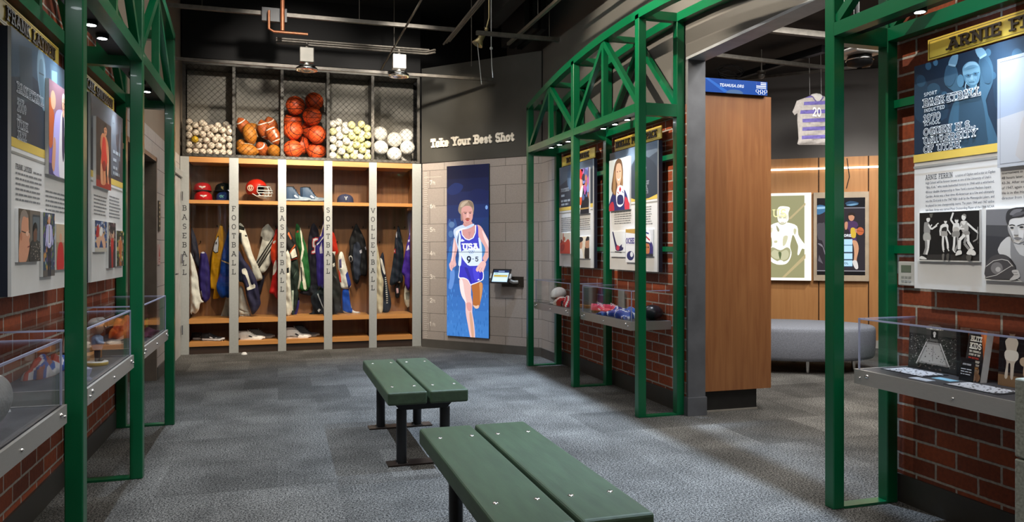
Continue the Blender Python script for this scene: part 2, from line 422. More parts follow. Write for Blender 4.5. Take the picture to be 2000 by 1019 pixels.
# ------------------------------------------------------------------ slab lettering made of strokes
def _arc(cx, cy, rx, ry, a0, a1, n=7):
    return [(cx + rx * math.cos(math.radians(a0 + (a1 - a0) * i / n)), cy + ry * math.sin(math.radians(a0 + (a1 - a0) * i / n))) for i in range(n + 1)]
GLY = {
 'A': (.78, [[(.06, 0), (.39, 1), (.72, 0)], [(.19, .34), (.59, .34)]], [(.06, 0), (.72, 0), (.33, 1)]),
 'B': (.72, [[(.14, 0), (.14, 1), (.42, 1)] + _arc(.42, .76, .19, .24, 90, -90) + [(.14, .52)], [(.42, .52)] + _arc(.44, .26, .22, .26, 90, -90) + [(.14, 0)]], [(.1, 0), (.1, 1)]),
 'C': (.74, [_arc(.4, .5, .32, .5, 50, 310, 12)], []),
 'D': (.76, [[(.14, 0), (.14, 1), (.36, 1)] + _arc(.36, .5, .32, .5, 90, -90, 10) + [(.14, 0)]], [(.1, 0), (.1, 1)]),
 'E': (.68, [[(.6, .84), (.6, 1), (.14, 1), (.14, 0), (.6, 0), (.6, .18)], [(.14, .52), (.45, .52)]], [(.1, 0), (.1, 1)]),
 'F': (.66, [[(.6, .82), (.6, 1), (.14, 1), (.14, 0)], [(.14, .5), (.46, .5)]], [(.14, 0), (.1, 1)]),
 'G': (.78, [_arc(.4, .5, .32, .5, 50, 330, 12) + [(.68, .46), (.45, .46)]], []),
 'H': (.8, [[(.14, 0), (.14, 1)], [(.66, 0), (.66, 1)], [(.14, .52), (.66, .52)]], [(.14, 0), (.14, 1), (.66, 0), (.66, 1)]),
 'I': (.36, [[(.18, 0), (.18, 1)]], [(.18, 0), (.18, 1)]),
 'J': (.56, [[(.4, 1), (.4, .22)] + _arc(.24, .22, .16, .22, 0, -170)], [(.4, 1)]),
 'K': (.76, [[(.14, 0), (.14, 1)], [(.64, 1), (.16, .45)], [(.3, .6), (.66, 0)]], [(.14, 0), (.14, 1), (.64, 1), (.66, 0)]),
 'L': (.66, [[(.16, 1), (.16, 0), (.6, 0), (.6, .24)]], [(.16, 1), (.1, 0)]),
 'M': (.96, [[(.14, 0), (.14, 1), (.48, .3), (.82, 1), (.82, 0)]], [(.14, 0), (.1, 1), (.86, 1), (.82, 0)]),
 'N': (.8, [[(.14, 0), (.14, 1), (.66, 0), (.66, 1)]], [(.14, 0), (.1, 1), (.66, 1)]),
 'O': (.8, [_arc(.4, .5, .32, .5, 0, 360, 18)], []),
 'P': (.68, [[(.14, 0), (.14, 1), (.4, 1)] + _arc(.4, .73, .22, .27, 90, -90) + [(.14, .46)]], [(.14, 0), (.1, 1)]),
 'R': (.76, [[(.14, 0), (.14, 1), (.4, 1)] + _arc(.4, .75, .21, .25, 90, -90) + [(.14, .5)], [(.38, .5), (.66, 0)]], [(.14, 0), (.1, 1), (.68, 0)]),
 'S': (.68, [_arc(.34, .75, .24, .25, 30, 250, 8) + _arc(.34, .25, .25, .26, 80, -150, 8)], []),
 'T': (.72, [[(.08, .8), (.08, 1), (.64, 1), (.64, .8)], [(.36, 0), (.36, 1)]], [(.36, 0)]),
 'U': (.8, [[(.14, 1), (.14, .3)] + _arc(.4, .3, .26, .3, 180, 360, 8) + [(.66, 1)]], [(.14, 1), (.66, 1)]),
 'V': (.78, [[(.06, 1), (.39, 0), (.72, 1)]], [(.06, 1), (.72, 1)]),
 'W': (1.04, [[(.06, 1), (.28, 0), (.52, .75), (.76, 0), (.98, 1)]], [(.08, 1), (.96, 1)]),
 'Y': (.76, [[(.08, 1), (.38, .48), (.68, 1)], [(.38, .48), (.38, 0)]], [(.08, 1), (.68, 1), (.38, 0)]),
 'Z': (.68, [[(.1, .8), (.1, 1), (.58, 1), (.08, 0), (.6, 0), (.6, .2)]], []),
 '0': (.66, [_arc(.33, .5, .25, .5, 0, 360, 18)], []),
 '1': (.42, [[(.06, .8), (.22, 1), (.22, 0)]], [(.22, 0)]),
 '2': (.64, [_arc(.32, .72, .23, .28, 160, -20, 7) + [(.08, 0), (.58, 0)]], []),
 '3': (.64, [_arc(.3, .76, .22, .24, 150, -90, 8) + _arc(.3, .26, .25, .26, 90, -150, 8)], []),
 '4': (.66, [[(.62, .28), (.05, .28), (.44, 1), (.44, 0)]], []),
 '5': (.64, [[(.56, 1), (.14, 1), (.12, .56)] + _arc(.3, .32, .26, .32, 110, -150, 9)], []),
 '6': (.66, [_arc(.34, .3, .24, .3, 0, 360, 14), _arc(.52, .3, .42, .7, 180, 110, 6)], []),
 '7': (.62, [[(.08, .82), (.08, 1), (.56, 1), (.22, 0)]], []),
 '9': (.66, [_arc(.32, .68, .24, .32, 0, 360, 14), _arc(.14, .68, .42, .68, 0, -75, 6)], []),
 '.': (.3, [[(.12, .0), (.18, .0)]], []), ',': (.3, [[(.18, .06), (.1, -.14)]], []), '-': (.5, [[(.1, .42), (.4, .42)]], []),
 "'": (.24, [[(.12, 1), (.12, .8)]], []), ' ': (.42, [], []),
 'a': (.62, [_arc(.3, .3, .22, .3, 0, 360, 12), [(.52, .62), (.52, 0)]], [(.54, 0)]),
 'e': (.62, [[(.1, .33), (.52, .33)] + _arc(.31, .31, .22, .31, 10, 310, 11)], []),
 'f': (.42, [[(.16, 0), (.16, .82)] + _arc(.3, .82, .14, .18, 180, 60, 5), [(.04, .6), (.36, .6)]], [(.16, 0)]),
 'h': (.68, [[(.14, 0), (.14, 1)], [(.14, .4)] + _arc(.35, .38, .2, .24, 160, 0, 6) + [(.55, 0)]], [(.14, 0), (.1, 1), (.55, 0)]),
 'k': (.64, [[(.14, 0), (.14, 1)], [(.5, .62), (.16, .26)], [(.26, .36), (.54, 0)]], [(.14, 0), (.1, 1), (.5, .62), (.54, 0)]),
 'o': (.62, [_arc(.31, .31, .23, .31, 0, 360, 14)], []),
 'r': (.5, [[(.16, 0), (.16, .62)], [(.16, .38)] + _arc(.36, .42, .18, .2, 160, 60, 4)], [(.16, 0), (.1, .62)]),
 's': (.54, [_arc(.27, .46, .17, .16, 30, 250, 7) + _arc(.27, .16, .18, .16, 80, -150, 7)], []),
 't': (.44, [[(.18, .86), (.18, .16)] + _arc(.3, .14, .12, .14, 190, 330, 5), [(.04, .6), (.38, .6)]], []),
 'u': (.68, [[(.13, .62), (.13, .22)] + _arc(.32, .22, .19, .22, 180, 360, 7) + [(.52, .62)], [(.52, .4), (.52, 0)]], [(.09, .62), (.48, .62), (.56, 0)]),
 'p': (.66, [[(.14, -.3), (.14, .62)], _arc(.36, .31, .21, .31, 0, 360, 12)], [(.14, -.3)]),
}
def strokes(mb, txt, org, U, V, N, h, th=0.14, depth=0.0, mat=0, col=None, align='l', sp=0.08, serif=True, wide=1.0, slant=0.0, off=0.0, mth=None):
    """lettering with stroke thickness th*h; depth extrudes along N (0 = flat)"""
    org = Vector(org); U = Vector(U); V = Vector(V); N = Vector(N)
    W = sum(GLY[c][0] * wide + sp for c in txt) - sp
    x = {'l': 0, 'c': -W / 2, 'r': -W}[align]
    P = lambda a, b, n=0.0: org + U * ((a + slant * b) * h) + V * (b * h) + N * (n + off)
    def seg(p, q, t, z):
        d = Vector((q[0] - p[0], q[1] - p[1]))
        L = d.length
        if L < 1e-6: return
        d /= L; e = Vector((-d.y, d.x)) * (t / 2); x2 = d * (t * 0.42)
        a = [(p[0] - x2.x - e.x, p[1] - x2.y - e.y), (q[0] + x2.x - e.x, q[1] + x2.y - e.y), (q[0] + x2.x + e.x, q[1] + x2.y + e.y), (p[0] - x2.x + e.x, p[1] - x2.y + e.y)]
        if depth:
            mb.prism([P(k[0], k[1], z * 6) for k in a], N * (depth + z * 9), mat, col)
        else:
            mb.add([P(k[0], k[1], z) for k in a], [(0, 1, 2, 3)], mat, col)
    for ch in txt:
        w_, polys, ser = GLY[ch]
        i = 0
        mt = mth or th
        m = lambda p: (x + p[0] * wide, mt / 2 + p[1] * (1 - mt))
        for pl in polys:
            for a, b in zip(pl, pl[1:]):
                seg(m(a), m(b), th, 0.00002 * (i % 4)); i += 1
        if serif:
            for sx, sy in ser:
                c = m((sx, sy)); q = th * 0.95
                seg((c[0] - q, c[1]), (c[0] + q, c[1]), th * 0.85, 0.00009)
        x += w_ * wide + sp
    return W * h

def bartext(mb, org, U, V, N, width, nlines, pitch, th, mat=0, col='#77797c', seed=1, ragged=0.15):
    """unreadable small print: rows of short word-length dashes"""
    rnd = random.Random(seed); org = Vector(org); U = Vector(U); V = Vector(V); N = Vector(N)
    for i in range(nlines):
        x = 0.0; lim = width * (1 - rnd.random() * ragged)
        while x < lim:
            wl = min(rnd.uniform(0.9, 3.6) * th * 2.2, lim - x)
            a = org + U * x - V * (i * pitch)
            mb.add([a, a + U * wl, a + U * wl + V * th, a + V * th], [(0, 1, 2, 3)], mat, col)
            x += wl + th * 0.9

def fonttext(body, org, U, V, size, material, name, parent, width=None, align='LEFT', line=1.0, off=0.0, extrude=0.0, lines=None):
    cu = bpy.data.curves.new(name, 'FONT'); cu.body = body; cu.size = size; cu.align_x = align
    cu.space_line = line; cu.resolution_u = 2; cu.extrude = extrude
    o = bpy.data.objects.new(name, cu); COL.objects.link(o)
    U = Vector(U); V = Vector(V); N = U.cross(V)
    bpy.context.view_layer.update()
    dg = bpy.context.evaluated_depsgraph_get()
    me = bpy.data.meshes.new_from_object(o.evaluated_get(dg))
    bpy.data.objects.remove(o); bpy.data.curves.remove(cu)
    if width:
        xs = [v.co.x for v in me.vertices]; k = width / max(1e-6, max(xs) - min(min(xs), 0))
    else: k = 1.0
    org = Vector(org) + N * off
    base = worldloc(parent) if parent else Vector((0, 0, 0))
    for v in me.vertices:
        v.co = org + U * (v.co.x * k) + V * v.co.y + N * v.co.z - base
    me.materials.clear(); me.materials.append(material); me.name = name
    r = bpy.data.objects.new(name, me); COL.objects.link(r); r.parent = parent
    return r

# ------------------------------------------------------------------ flat printed pictures
def smooth_loop(pts, n=3):
    out = []; m = len(pts)
    for i in range(m):
        p0, p1, p2, p3 = (Vector((pts[(i + k) % m][0], pts[(i + k) % m][1])) for k in (-1, 0, 1, 2))
        for j in range(n):
            t = j / n
            q = 0.5 * ((2 * p1) + (p2 - p0) * t + (2 * p0 - 5 * p1 + 4 * p2 - p3) * t * t + (3 * p1 - p0 - 3 * p2 + p3) * t ** 3)
            out.append((q.x, q.y))
    return out

class Art:
    """Flat picture on a plane. Shapes are given in the coordinates of a view window (x0, y0, scale) of the photograph,
    or in picture fractions when frame is given; layers sit a hair apart on the picture's own plane."""
    def __init__(s, p0, N, win=None, frame=None):
        s.mb = MB(); s.p0 = Vector(p0); s.N = Vector(N).normalized(); s.win = win; s.frame = frame; s.k = 0
        s.step = 0.0001
    def pt(s, x, y):
        if s.frame:
            o, U, V = s.frame
            return Vector(o) + Vector(U) * x + Vector(V) * y + s.N * (s.k * s.step)
        x0, y0, sc = s.win
        return hit(x0 + x / sc, y0 + y / sc, s.p0 + s.N * (s.k * s.step), s.N)
    clip = None
    def clipped(s, P):
        if not s.clip: return P
        o, U, V = (Vector(k) for k in s.clip)
        lift = [p - s.N * (p - o).dot(s.N) for p in P]
        q = [((p - o).dot(U) / U.length_squared, (p - o).dot(V) / V.length_squared) for p in lift]
        off = s.N * (P[0] - o).dot(s.N)
        for ax, lim, sg in ((0, 0.0, 1), (0, 1.0, -1), (1, 0.0, 1), (1, 1.0, -1)):
            out = []
            for i in range(len(q)):
                a, b = q[i], q[(i + 1) % len(q)]
                ia, ib = (a[ax] - lim) * sg >= 0, (b[ax] - lim) * sg >= 0
                if ia: out.append(a)
                if ia != ib:
                    t = (lim - a[ax]) / (b[ax] - a[ax])
                    out.append((a[0] + (b[0] - a[0]) * t, a[1] + (b[1] - a[1]) * t))
            q = out
            if len(q) < 3: return []
        r = []
        for a in q:
            if not r or abs(a[0] - r[-1][0]) + abs(a[1] - r[-1][1]) > 1e-5: r.append(a)
        return [o + U * a[0] + V * a[1] + off for a in r]
    def poly(s, pts, col, sm=True):
        s.k += 1
        q = smooth_loop(pts) if sm and len(pts) > 3 else pts
        P = [s.pt(*p) for p in q]
        P = s.clipped(P)
        if len(P) < 3: return s
        c = sum(P, Vector()) / len(P)
        # orient towards N
        a = Vector()
        for i in range(len(P)): a += (P[i] - c).cross(P[(i + 1) % len(P)] - c)
        f = list(range(len(P)))
        if a.dot(s.N) < 0: f.reverse()
        s.mb.add(P, [f], 0, col); return s
    def rect(s, x0, y0, x1, y1, col):
        return s.poly([(x0, y0), (x1, y0), (x1, y1), (x0, y1)], col, False)
    def blob(s, x, y, rx, ry, col, n=10, rot=0):
        c, d = math.cos(math.radians(rot)), math.sin(math.radians(rot))
        return s.poly([(x + rx * math.cos(2 * PI * i / n) * c - ry * math.sin(2 * PI * i / n) * d, y + rx * math.cos(2 * PI * i / n) * d + ry * math.sin(2 * PI * i / n) * c) for i in range(n)], col)
    def line(s, pts, wd, col):
        for (a, b) in zip(pts, pts[1:]):
            d = Vector((b[0] - a[0], b[1] - a[1])); L = d.length
            if L < 1e-6: continue
            e = Vector((-d.y, d.x)) / L * wd / 2
            s.poly([(a[0] - e.x, a[1] - e.y), (b[0] - e.x, b[1] - e.y), (b[0] + e.x, b[1] + e.y), (a[0] + e.x, a[1] + e.y)], col, False)
        return s
    def speck(s, x0, y0, x1, y1, n, cols, smin, smax, seed=1):
        rnd = random.Random(seed)
        s.k += 1
        for i in range(n):
            x = rnd.uniform(x0, x1); y = rnd.uniform(y0, y1); r = rnd.uniform(smin, smax)
            P = [s.pt(max(x0, min(x1, x + r * math.cos(a))), max(y0, min(y1, y + r * math.sin(a)))) for a in (0.2, 1.5, 2.9, 4.0, 5.3)]
            P = [p + s.N * (i % 7) * 0.00003 for p in P]
            nrm = (P[1] - P[0]).cross(P[2] - P[0])
            f = [0, 1, 2, 3, 4] if nrm.dot(s.N) > 0 else [4, 3, 2, 1, 0]
            s.mb.add(P, [f], 0, rnd.choice(cols))
        return s
    def build(s, name, material, parent):
        return s.mb.build(name, material, parent)

# ------------------------------------------------------------------ cloth hung on a peg
def in_poly(x, y, P):
    r = False; n = len(P); j = n - 1
    for i in range(n):
        if (P[i][1] > y) != (P[j][1] > y) and x < (P[j][0] - P[i][0]) * (y - P[i][1]) / (P[j][1] - P[i][1] + 1e-12) + P[i][0]: r = not r
        j = i
    return r
def edge_dist(x, y, P):
    best = 9.0; n = len(P)
    for i in range(n):
        ax, ay = P[i]; bx, by = P[(i + 1) % n]
        dx, dy = bx - ax, by - ay; L = dx * dx + dy * dy
        t = 0 if L == 0 else max(0, min(1, ((x - ax) * dx + (y - ay) * dy) / L))
        d = math.hypot(x - ax - t * dx, y - ay - t * dy)
        if d < best: best = d
    return best
def cloth(mb, outline, base, Y, thick=0.045, decos=(), fold=0.012, ffreq=38.0, seed=0, slant=0.0, grid=0.02, sm=True, conv=None, face=-1):
    """outline in (x, z) metres: a soft puffed piece of cloth around the plane y = Y, with folds running down it"""
    rnd = random.Random(seed); ph = rnd.uniform(0, 6)
    O = smooth_loop(outline, 3) if sm else outline
    D = [(smooth_loop(d, 2) if len(d) > 4 else d, c) for d, c in decos]
    xs = [p[0] for p in O]; zs = [p[1] for p in O]
    pts = [Vector(p) for p in O]; faces = [list(range(len(O)))]
    for d, c in D:
        k = len(pts); pts += [Vector(p) for p in d]; faces.append(list(range(k, k + len(d))))
    nO = len(O)
    x = min(xs)
    i = 0
    while x < max(xs):
        z = min(zs) + (grid / 2 if i % 2 else 0)
        while z < max(zs):
            if in_poly(x, z, O) and edge_dist(x, z, O) > grid * 0.4: pts.append(Vector((x, z)))
            z += grid
        x += grid * 0.87; i += 1
    V, E, F, _, _, _ = delaunay_2d_cdt(pts, [], faces, 0, 1e-5)
    V = [(v.x, v.y) for v in V]
    zt = max(zs)
    def dep(x, z):
        d = edge_dist(x, z, O)
        p = math.sqrt(max(0, min(1, d / 0.032))) * thick / 2
        k = min(1, d / 0.018)
        g = min(1, (zt - z) / 0.12)
        ff = math.sin((x + (z - zt) * slant) * ffreq * 2 + ph + 2.0 * math.sin(z * 7 + ph)) * fold * g + math.sin(x * 150 + ph * 2 + 3 * math.sin(z * 9)) * fold * 0.4 * g + math.sin((x * 0.6 + z * 0.8) * 60 + ph) * fold * 0.35
        return p, ff * k
    vf = []; vb = []
    for (x, z) in V:
        p, ff = dep(x, z)
        vf.append((x, Y + face * (p + ff), z)); vb.append((x, Y - face * p * 0.8, z))
    n = len(V); tri_f = []; cols = []
    for f in F:
        cx = sum(V[i][0] for i in f) / len(f); cz = sum(V[i][1] for i in f) / len(f)
        if not in_poly(cx, cz, O): continue
        c = base
        for d, cc in D:
            if in_poly(cx, cz, d): c = cc
        area2 = 0
        for a in range(len(f)):
            p, q = V[f[a]], V[f[(a + 1) % len(f)]]; area2 += p[0] * q[1] - q[0] * p[1]
        g = list(f) if (area2 > 0) == (face < 0) else list(f)[::-1]
        tri_f.append(g); cols.append(c)
    for g, c in zip(tri_f, cols):
        pass
    k = len(mb.v); mb.v.extend(vf); mb.v.extend(vb); mb.has = True
    for g, c in zip(tri_f, cols):
        cl = lin(c)
        mb.f.append([k + i for i in g]); mb.mi.append(0); mb.c.append(cl); mb.sm.append(True)
        mb.f.append([k + n + i for i in reversed(g)]); mb.mi.append(0); mb.c.append(cl); mb.sm.append(True)
    return mb
# ------------------------------------------------------------------ materials
GREEN = mat('green enamel', '#005935', 0.28, 0.0, 0.03, 3, spec=0.5, coat=0.1)
STEEL = mat('dark steel sheet', '#66686d', 0.5, 0.35, 0.1, 5)
BLACKM = mat('black metal', '#17181a', 0.45, 0.3, 0.1, 8)
CONDUIT = mat('dusty grey conduit', '#54504a', 0.5, 0.5, 0.1, 20)
COPPER = mat('brown copper pipe', '#7a4a30', 0.45, 0.6, 0.1, 20)
CHROME = mat('chrome', '#d8d8d8', 0.15, 1.0, 0.03)
BRASS = mat('pale brass lamp', '#a89a70', 0.35, 0.6, 0.05)
BRUSHED = mat('brushed aluminium', '#b4b2ad', 0.42, 0.55, 0.04, 30, stretch=(3, 1, 40))
LINING = mat('dark grey ledge lining', '#3d3d40', 0.5, 0, 0.06, 25)
BLACKC = mat('black painted deck', '#0d0c0c', 0.9, 0, 0.1, 3)
DUCT = mat('black painted duct', '#131212', 0.7, 0.2, 0.1, 3)
WALLGREY = mat('grey painted wall', '#585653', 0.75, 0, 0.05, 1.6)
WALLDARK = mat('dark charcoal sheet wall', '#4a4945', 0.4, 0.15, 0.07, 2.2)
WALLLOUNGE = mat('mid grey lounge wall', '#6b6866', 0.8, 0, 0.03, 2)
PLASTER = mat('beige upper wall', '#8a7c6c', 0.8, 0, 0.03, 2)
BASEB = mat('dark vinyl baseboard', '#35332f', 0.5, 0, 0.05, 6)
GREYBASE = mat('grey vinyl baseboard', '#4f4c48', 0.5, 0, 0.05, 6)
BRICK = {}
for ax_ in ('x', 'y'):
    BRICK[ax_] = brickmat('red brick ' + ax_, ax_, '#9a4722', '#6e331e', '#aca59b', 0.232, 0.083, 0.0068, 0.8, 0.9)
CMU_Y = brickmat('grey block wall along y', 'y', '#b2aaa4', '#aaa29c', '#55504c', 0.46, 0.231, 0.0028, 0.85, 0.35, cscale=0.35, zoff=0.02)
CMU_X = brickmat('grey block wall along x', 'x', '#b2aaa4', '#aaa29c', '#55504c', 0.46, 0.231, 0.0028, 0.85, 0.35, cscale=0.35, zoff=0.02)
CMU_A = brickmat('grey block wall diagonal', (0.6696, -0.7427), '#a39a94', '#9b928c', '#4d4844', 0.46, 0.231, 0.0028, 0.85, 0.35, cscale=0.35, zoff=0.02)
CONCRETE = mat('speckled cast concrete', '#8c9186', 0.85, 0, 0.12, 90, 0.25)
WOODL = wood('orange cherry veneer', '#7e5230', '#92623a', 'z', 0.4)
WOODX = wood('orange cherry edge', '#b5793f', '#c48c4e', 'x', 0.42)
WOODW = wood('brown sapele veneer', '#875634', '#9a6840', 'z', 0.42)
WOODD = wood('dark walnut kick', '#2e211a', '#3a2a20', 'x', 0.5)
WOODC = wood('honey cherry wall panel', '#b07a48', '#bd8752', 'z', 0.45)
SILVER = mat('silver laminate', '#aeb0ad', 0.38, 0.25, 0.02, 40)
LETTER = mat('black vinyl letter', '#26282a', 0.5)
CAGEM = mat('grey cage steel', '#4d4a44', 0.5, 0.5, 0.1, 15)
CAGEBACK = mat('grey cage back', '#8a857a', 0.7, 0.0, 0.05, 4)
WIRE = mat('black coated wire', '#1c1a18', 0.4, 0.2, 0.1, 60)
GLASS = glassmat('clear locker glass', (0.97, 0.98, 0.97, 1), 1.2)
ACRYL = glassmat('clear acrylic', (0.97, 0.975, 0.985, 1), 1.0)
ACRYLE = glassmat('acrylic edge', (0.95, 0.96, 1.0, 1), 2.0, 0.15, '#c3c9e2')
PLASTICG = mat('green recycled plank', '#2e402b', 0.55, 0, 0.09, 5, 0.15, stretch=(6, 1, 6))
BENCHLEG = mat('black powder coat', '#18191b', 0.4, 0.2, 0.05, 20)
PLATEM = mat('worn base plate', '#3a312c', 0.35, 0.7, 0.2, 9)
PRINT = colmat('printed board', 0.45, 0, 0.35)
GLOSSP = colmat('glossy print', 0.25, 0, 0.5)
SCREEN = colmat('lit screen', 0.2, 1.0, 0.5)
LIGHTBOX = colmat('backlit film', 0.4, 1.15, 0.4)
FABRIC = colmat('sports fabric', 0.72, 0, 0.25, 0.10, 0.25, 30)
PLAST = colmat('coloured plastic', 0.3, 0, 0.5, 0.03)
LEATHER = colmat('ball leather', 0.55, 0, 0.4, 0.12, 0.35, 120)
MATTE = colmat('matte coloured', 0.6, 0, 0.3, 0.05)
PANELSIDE = mat('navy panel edge', '#1b2030', 0.5)
PANELWHITE = mat('white panel board', '#cfcfce', 0.5, 0, 0.015)
GOLD = mat('gold name plate', '#d8b848', 0.42, 0.0, 0.05, 6)
BRONZE = mat('dark bronze letters', '#3a2c1e', 0.45, 0.3)
CREAM = mat('cream raised letter', '#f0e8d8', 0.5)
INK = mat('dark printed ink', '#3a3d44', 0.6)
WHITEINK = mat('white printed ink', '#dfe4e8', 0.6)
GREYTWEED = mat('grey tweed upholstery', '#838893', 0.9, 0, 0.22, 220, 0.3)
PUCK = emat('lit lamp lens', (0.9, 0.95, 1, 1), 40)
STRIP = emat('lit strip lamp', (1, 0.96, 0.9, 1), 3.2)
WHITEPL = mat('white plastic', '#c9cac8', 0.45)
BEIGEPL = mat('beige frame', '#b7a690', 0.5)

def carpet():
    m, nt, b = nmat('grey loop carpet')
    g = nod(nt, 'ShaderNodeNewGeometry')
    bt = nod(nt, 'ShaderNodeTexBrick'); bt.offset = 0.5
    bt.inputs['Color1'].default_value = (0.58, 0.58, 0.58, 1); bt.inputs['Color2'].default_value = (1.25, 1.25, 1.25, 1); bt.inputs['Mortar'].default_value = (0.88, 0.88, 0.88, 1)
    bt.inputs['Scale'].default_value = 1; bt.inputs['Brick Width'].default_value = 0.61; bt.inputs['Row Height'].default_value = 0.61; bt.inputs['Mortar Size'].default_value = 0.001
    nt.links.new(g.outputs['Position'], bt.inputs['Vector'])
    big = nod(nt, 'ShaderNodeTexNoise'); big.inputs['Scale'].default_value = 2.6; big.inputs['Detail'].default_value = 3
    nt.links.new(g.outputs['Position'], big.inputs['Vector'])
    br = ramp(nt, [(0.35, (0.68, 0.68, 0.68, 1)), (0.65, (1.28, 1.28, 1.28, 1))]); nt.links.new(big.outputs[0], br.inputs[0])
    sp = nod(nt, 'ShaderNodeTexNoise'); sp.inputs['Scale'].default_value = 210; sp.inputs['Detail'].default_value = 3
    nt.links.new(g.outputs['Position'], sp.inputs['Vector'])
    sp2 = nod(nt, 'ShaderNodeTexNoise'); sp2.inputs['Scale'].default_value = 95; sp2.inputs['Detail'].default_value = 4
    nt.links.new(g.outputs['Position'], sp2.inputs['Vector'])
    av = nod(nt, 'ShaderNodeMath', operation='MULTIPLY_ADD'); av.inputs[1].default_value = 0.45
    hf = nod(nt, 'ShaderNodeMath', operation='MULTIPLY'); hf.inputs[1].default_value = 0.55
    nt.links.new(sp.outputs[0], hf.inputs[0]); nt.links.new(sp2.outputs[0], av.inputs[0]); nt.links.new(hf.outputs[0], av.inputs[2])
    sr = ramp(nt, [(0.44, lin('#141516')), (0.575, lin('#7c7a76'))]); nt.links.new(av.outputs[0], sr.inputs[0])
    m1 = nod(nt, 'ShaderNodeMix', data_type='RGBA', blend_type='MULTIPLY'); m1.inputs[0].default_value = 0.75
    nt.links.new(sr.outputs[0], m1.inputs[6]); nt.links.new(bt.outputs[0], m1.inputs[7])
    m2 = nod(nt, 'ShaderNodeMix', data_type='RGBA', blend_type='MULTIPLY'); m2.inputs[0].default_value = 0.8
    nt.links.new(m1.outputs[2], m2.inputs[6]); nt.links.new(br.outputs[0], m2.inputs[7])
    nt.links.new(m2.outputs[2], b.inputs['Base Color'])
    b.inputs['Roughness'].default_value = 0.95; b.inputs['Specular IOR Level'].default_value = 0.15
    bp = nod(nt, 'ShaderNodeBump'); bp.inputs['Strength'].default_value = 0.6; bp.inputs['Distance'].default_value = 0.006
    nt.links.new(sp.outputs[0], bp.inputs['Height']); nt.links.new(bp.outputs[0], b.inputs['Normal'])
    return m
CARPET = carpet()

# ------------------------------------------------------------------ room shell
XL, XR, YB = -1.11, 3.02, 9.92
def sbox(name, m, *b):
    o = MB().box(*b).build(name, m); return struct(o)
sbox('floor', CARPET, -3.0, 11.5, -3.5, 13.0, -0.12, 0.0)
sbox('ceiling', BLACKC, -3.0, 11.5, -3.5, 13.0, 4.42, 4.55)
# left side: brick up to y 6.08, then block wall with a lift opening and a door
sbox('wall_left', BRICK['y'], XL - 0.18, XL, -3.4, 6.06, 0.0, 4.42)
sbox('wall_left_block', CMU_Y, XL - 0.2, XL - 0.02, 6.06, 6.55, 0.0, 2.395)
sbox('wall_left_block', CMU_Y, XL - 0.2, XL - 0.02, 6.55, 8.1, 2.16, 2.395)
sbox('wall_left_block', CMU_Y, XL - 0.2, XL - 0.02, 8.1, 10.5, 0.0, 2.395)
sbox('wall_left_upper', PLASTER, XL - 0.2, XL - 0.02, 6.06, 10.5, 2.395, 4.42)
sbox('wall_left_recess', mat('brown lift recess', '#6a625b', 0.5, 0.2), XL - 0.62, XL - 0.5, 6.4, 8.25, 0.0, 2.3)
o = MB().box(XL - 0.5, XL - 0.015, 8.06, 8.1, 0, 2.16).box(XL - 0.5, XL - 0.015, 6.55, 6.59, 0, 2.16).box(XL - 0.5, XL - 0.015, 6.55, 8.1, 2.12, 2.16).build('trim_1', mat('brown lift jamb', '#75695e', 0.4, 0.3)); struct(o)
sbox('baseboard_left', BASEB, XL, XL + 0.012, -3.4, 6.06, 0, 0.13)
sbox('baseboard_left', GREYBASE, XL - 0.02, XL - 0.008, 8.105, 8.75, 0, 0.12)
# back
sbox('wall_back', CMU_X, -1.3, 1.9, 10.46, 10.6, 0, 2.395)
sbox('wall_back_upper', BLACKC, -1.3, 3.2, 10.46, 10.6, 2.395, 4.42)
sbox('wall_back_soffit', DUCT, -1.11, 1.80, 9.98, 10.46, 3.60, 4.42)
# diagonal measuring wall
A0, A1 = Vector((1.80, 9.84, 0)), Vector((2.99, 8.52, 0))
AD = (A1 - A0).normalized(); AN = Vector((-AD.y, AD.x, 0)) * -1   # towards the room
if AN.x > 0: AN = -AN
def dwall(name, m, z0, z1, front=0.0, t=0.12, a=0.0, b=None):
    L = (A1 - A0).length if b is None else b
    p = [A0 + AD * a + AN * front, A0 + AD * L + AN * front, A0 + AD * L + AN * (front - t), A0 + AD * a + AN * (front - t)]
    o = MB().prism([q + Vector((0, 0, z0)) for q in p], (0, 0, z1 - z0)).build(name, m); return struct(o)
dwall('wall_diagonal', CMU_A, 0, 2.39)
dwall('wall_diagonal_upper', WALLDARK, 2.39, 3.62, 0.012)
dwall('baseboard_diagonal', GREYBASE, 0, 0.105, 0.012, 0.012)
# right side
sbox('wall_right_block', CMU_Y, 2.985, 3.14, 8.02, 8.52, 0, 2.39)
sbox('baseboard_right', GREYBASE, 2.973, 2.985, 8.02, 8.50, 0, 0.105)
sbox('wall_right', BRICK['y'], XR, 3.14, 5.34, 8.02, 0, 2.39)
sbox('wall_right_upper', WALLGREY, 3.0, 3.14, 5.19, 8.55, 2.39, 3.64)
sbox('wall_right_header', WALLGREY, 3.0, 3.14, 3.17, 5.19, 2.742, 3.64)
sbox('wall_right_pier', BRICK['y'], 3.0, 3.14, 5.19, 5.34, 0, 2.39)
sbox('wall_right_near', BRICK['y'], XR, 3.16, -3.4, 3.19, 0, 2.60)
sbox('wall_right_near_upper', WALLGREY, XR - 0.015, 3.16, -3.4, 3.19, 2.60, 3.64)
sbox('baseboard_right', BASEB, XR - 0.012, XR, 5.36, 8.02, 0, 0.14)
sbox('baseboard_right', BASEB, XR - 0.012, XR, -3.4, 3.19, 0, 0.14)
sbox('baseboard_right', STEEL, 2.985, 3.0, 5.18, 5.34, 0, 0.14)
sbox('wall_front', WALLGREY, -3, 11.5, -3.6, -3.42, 0, 4.42)
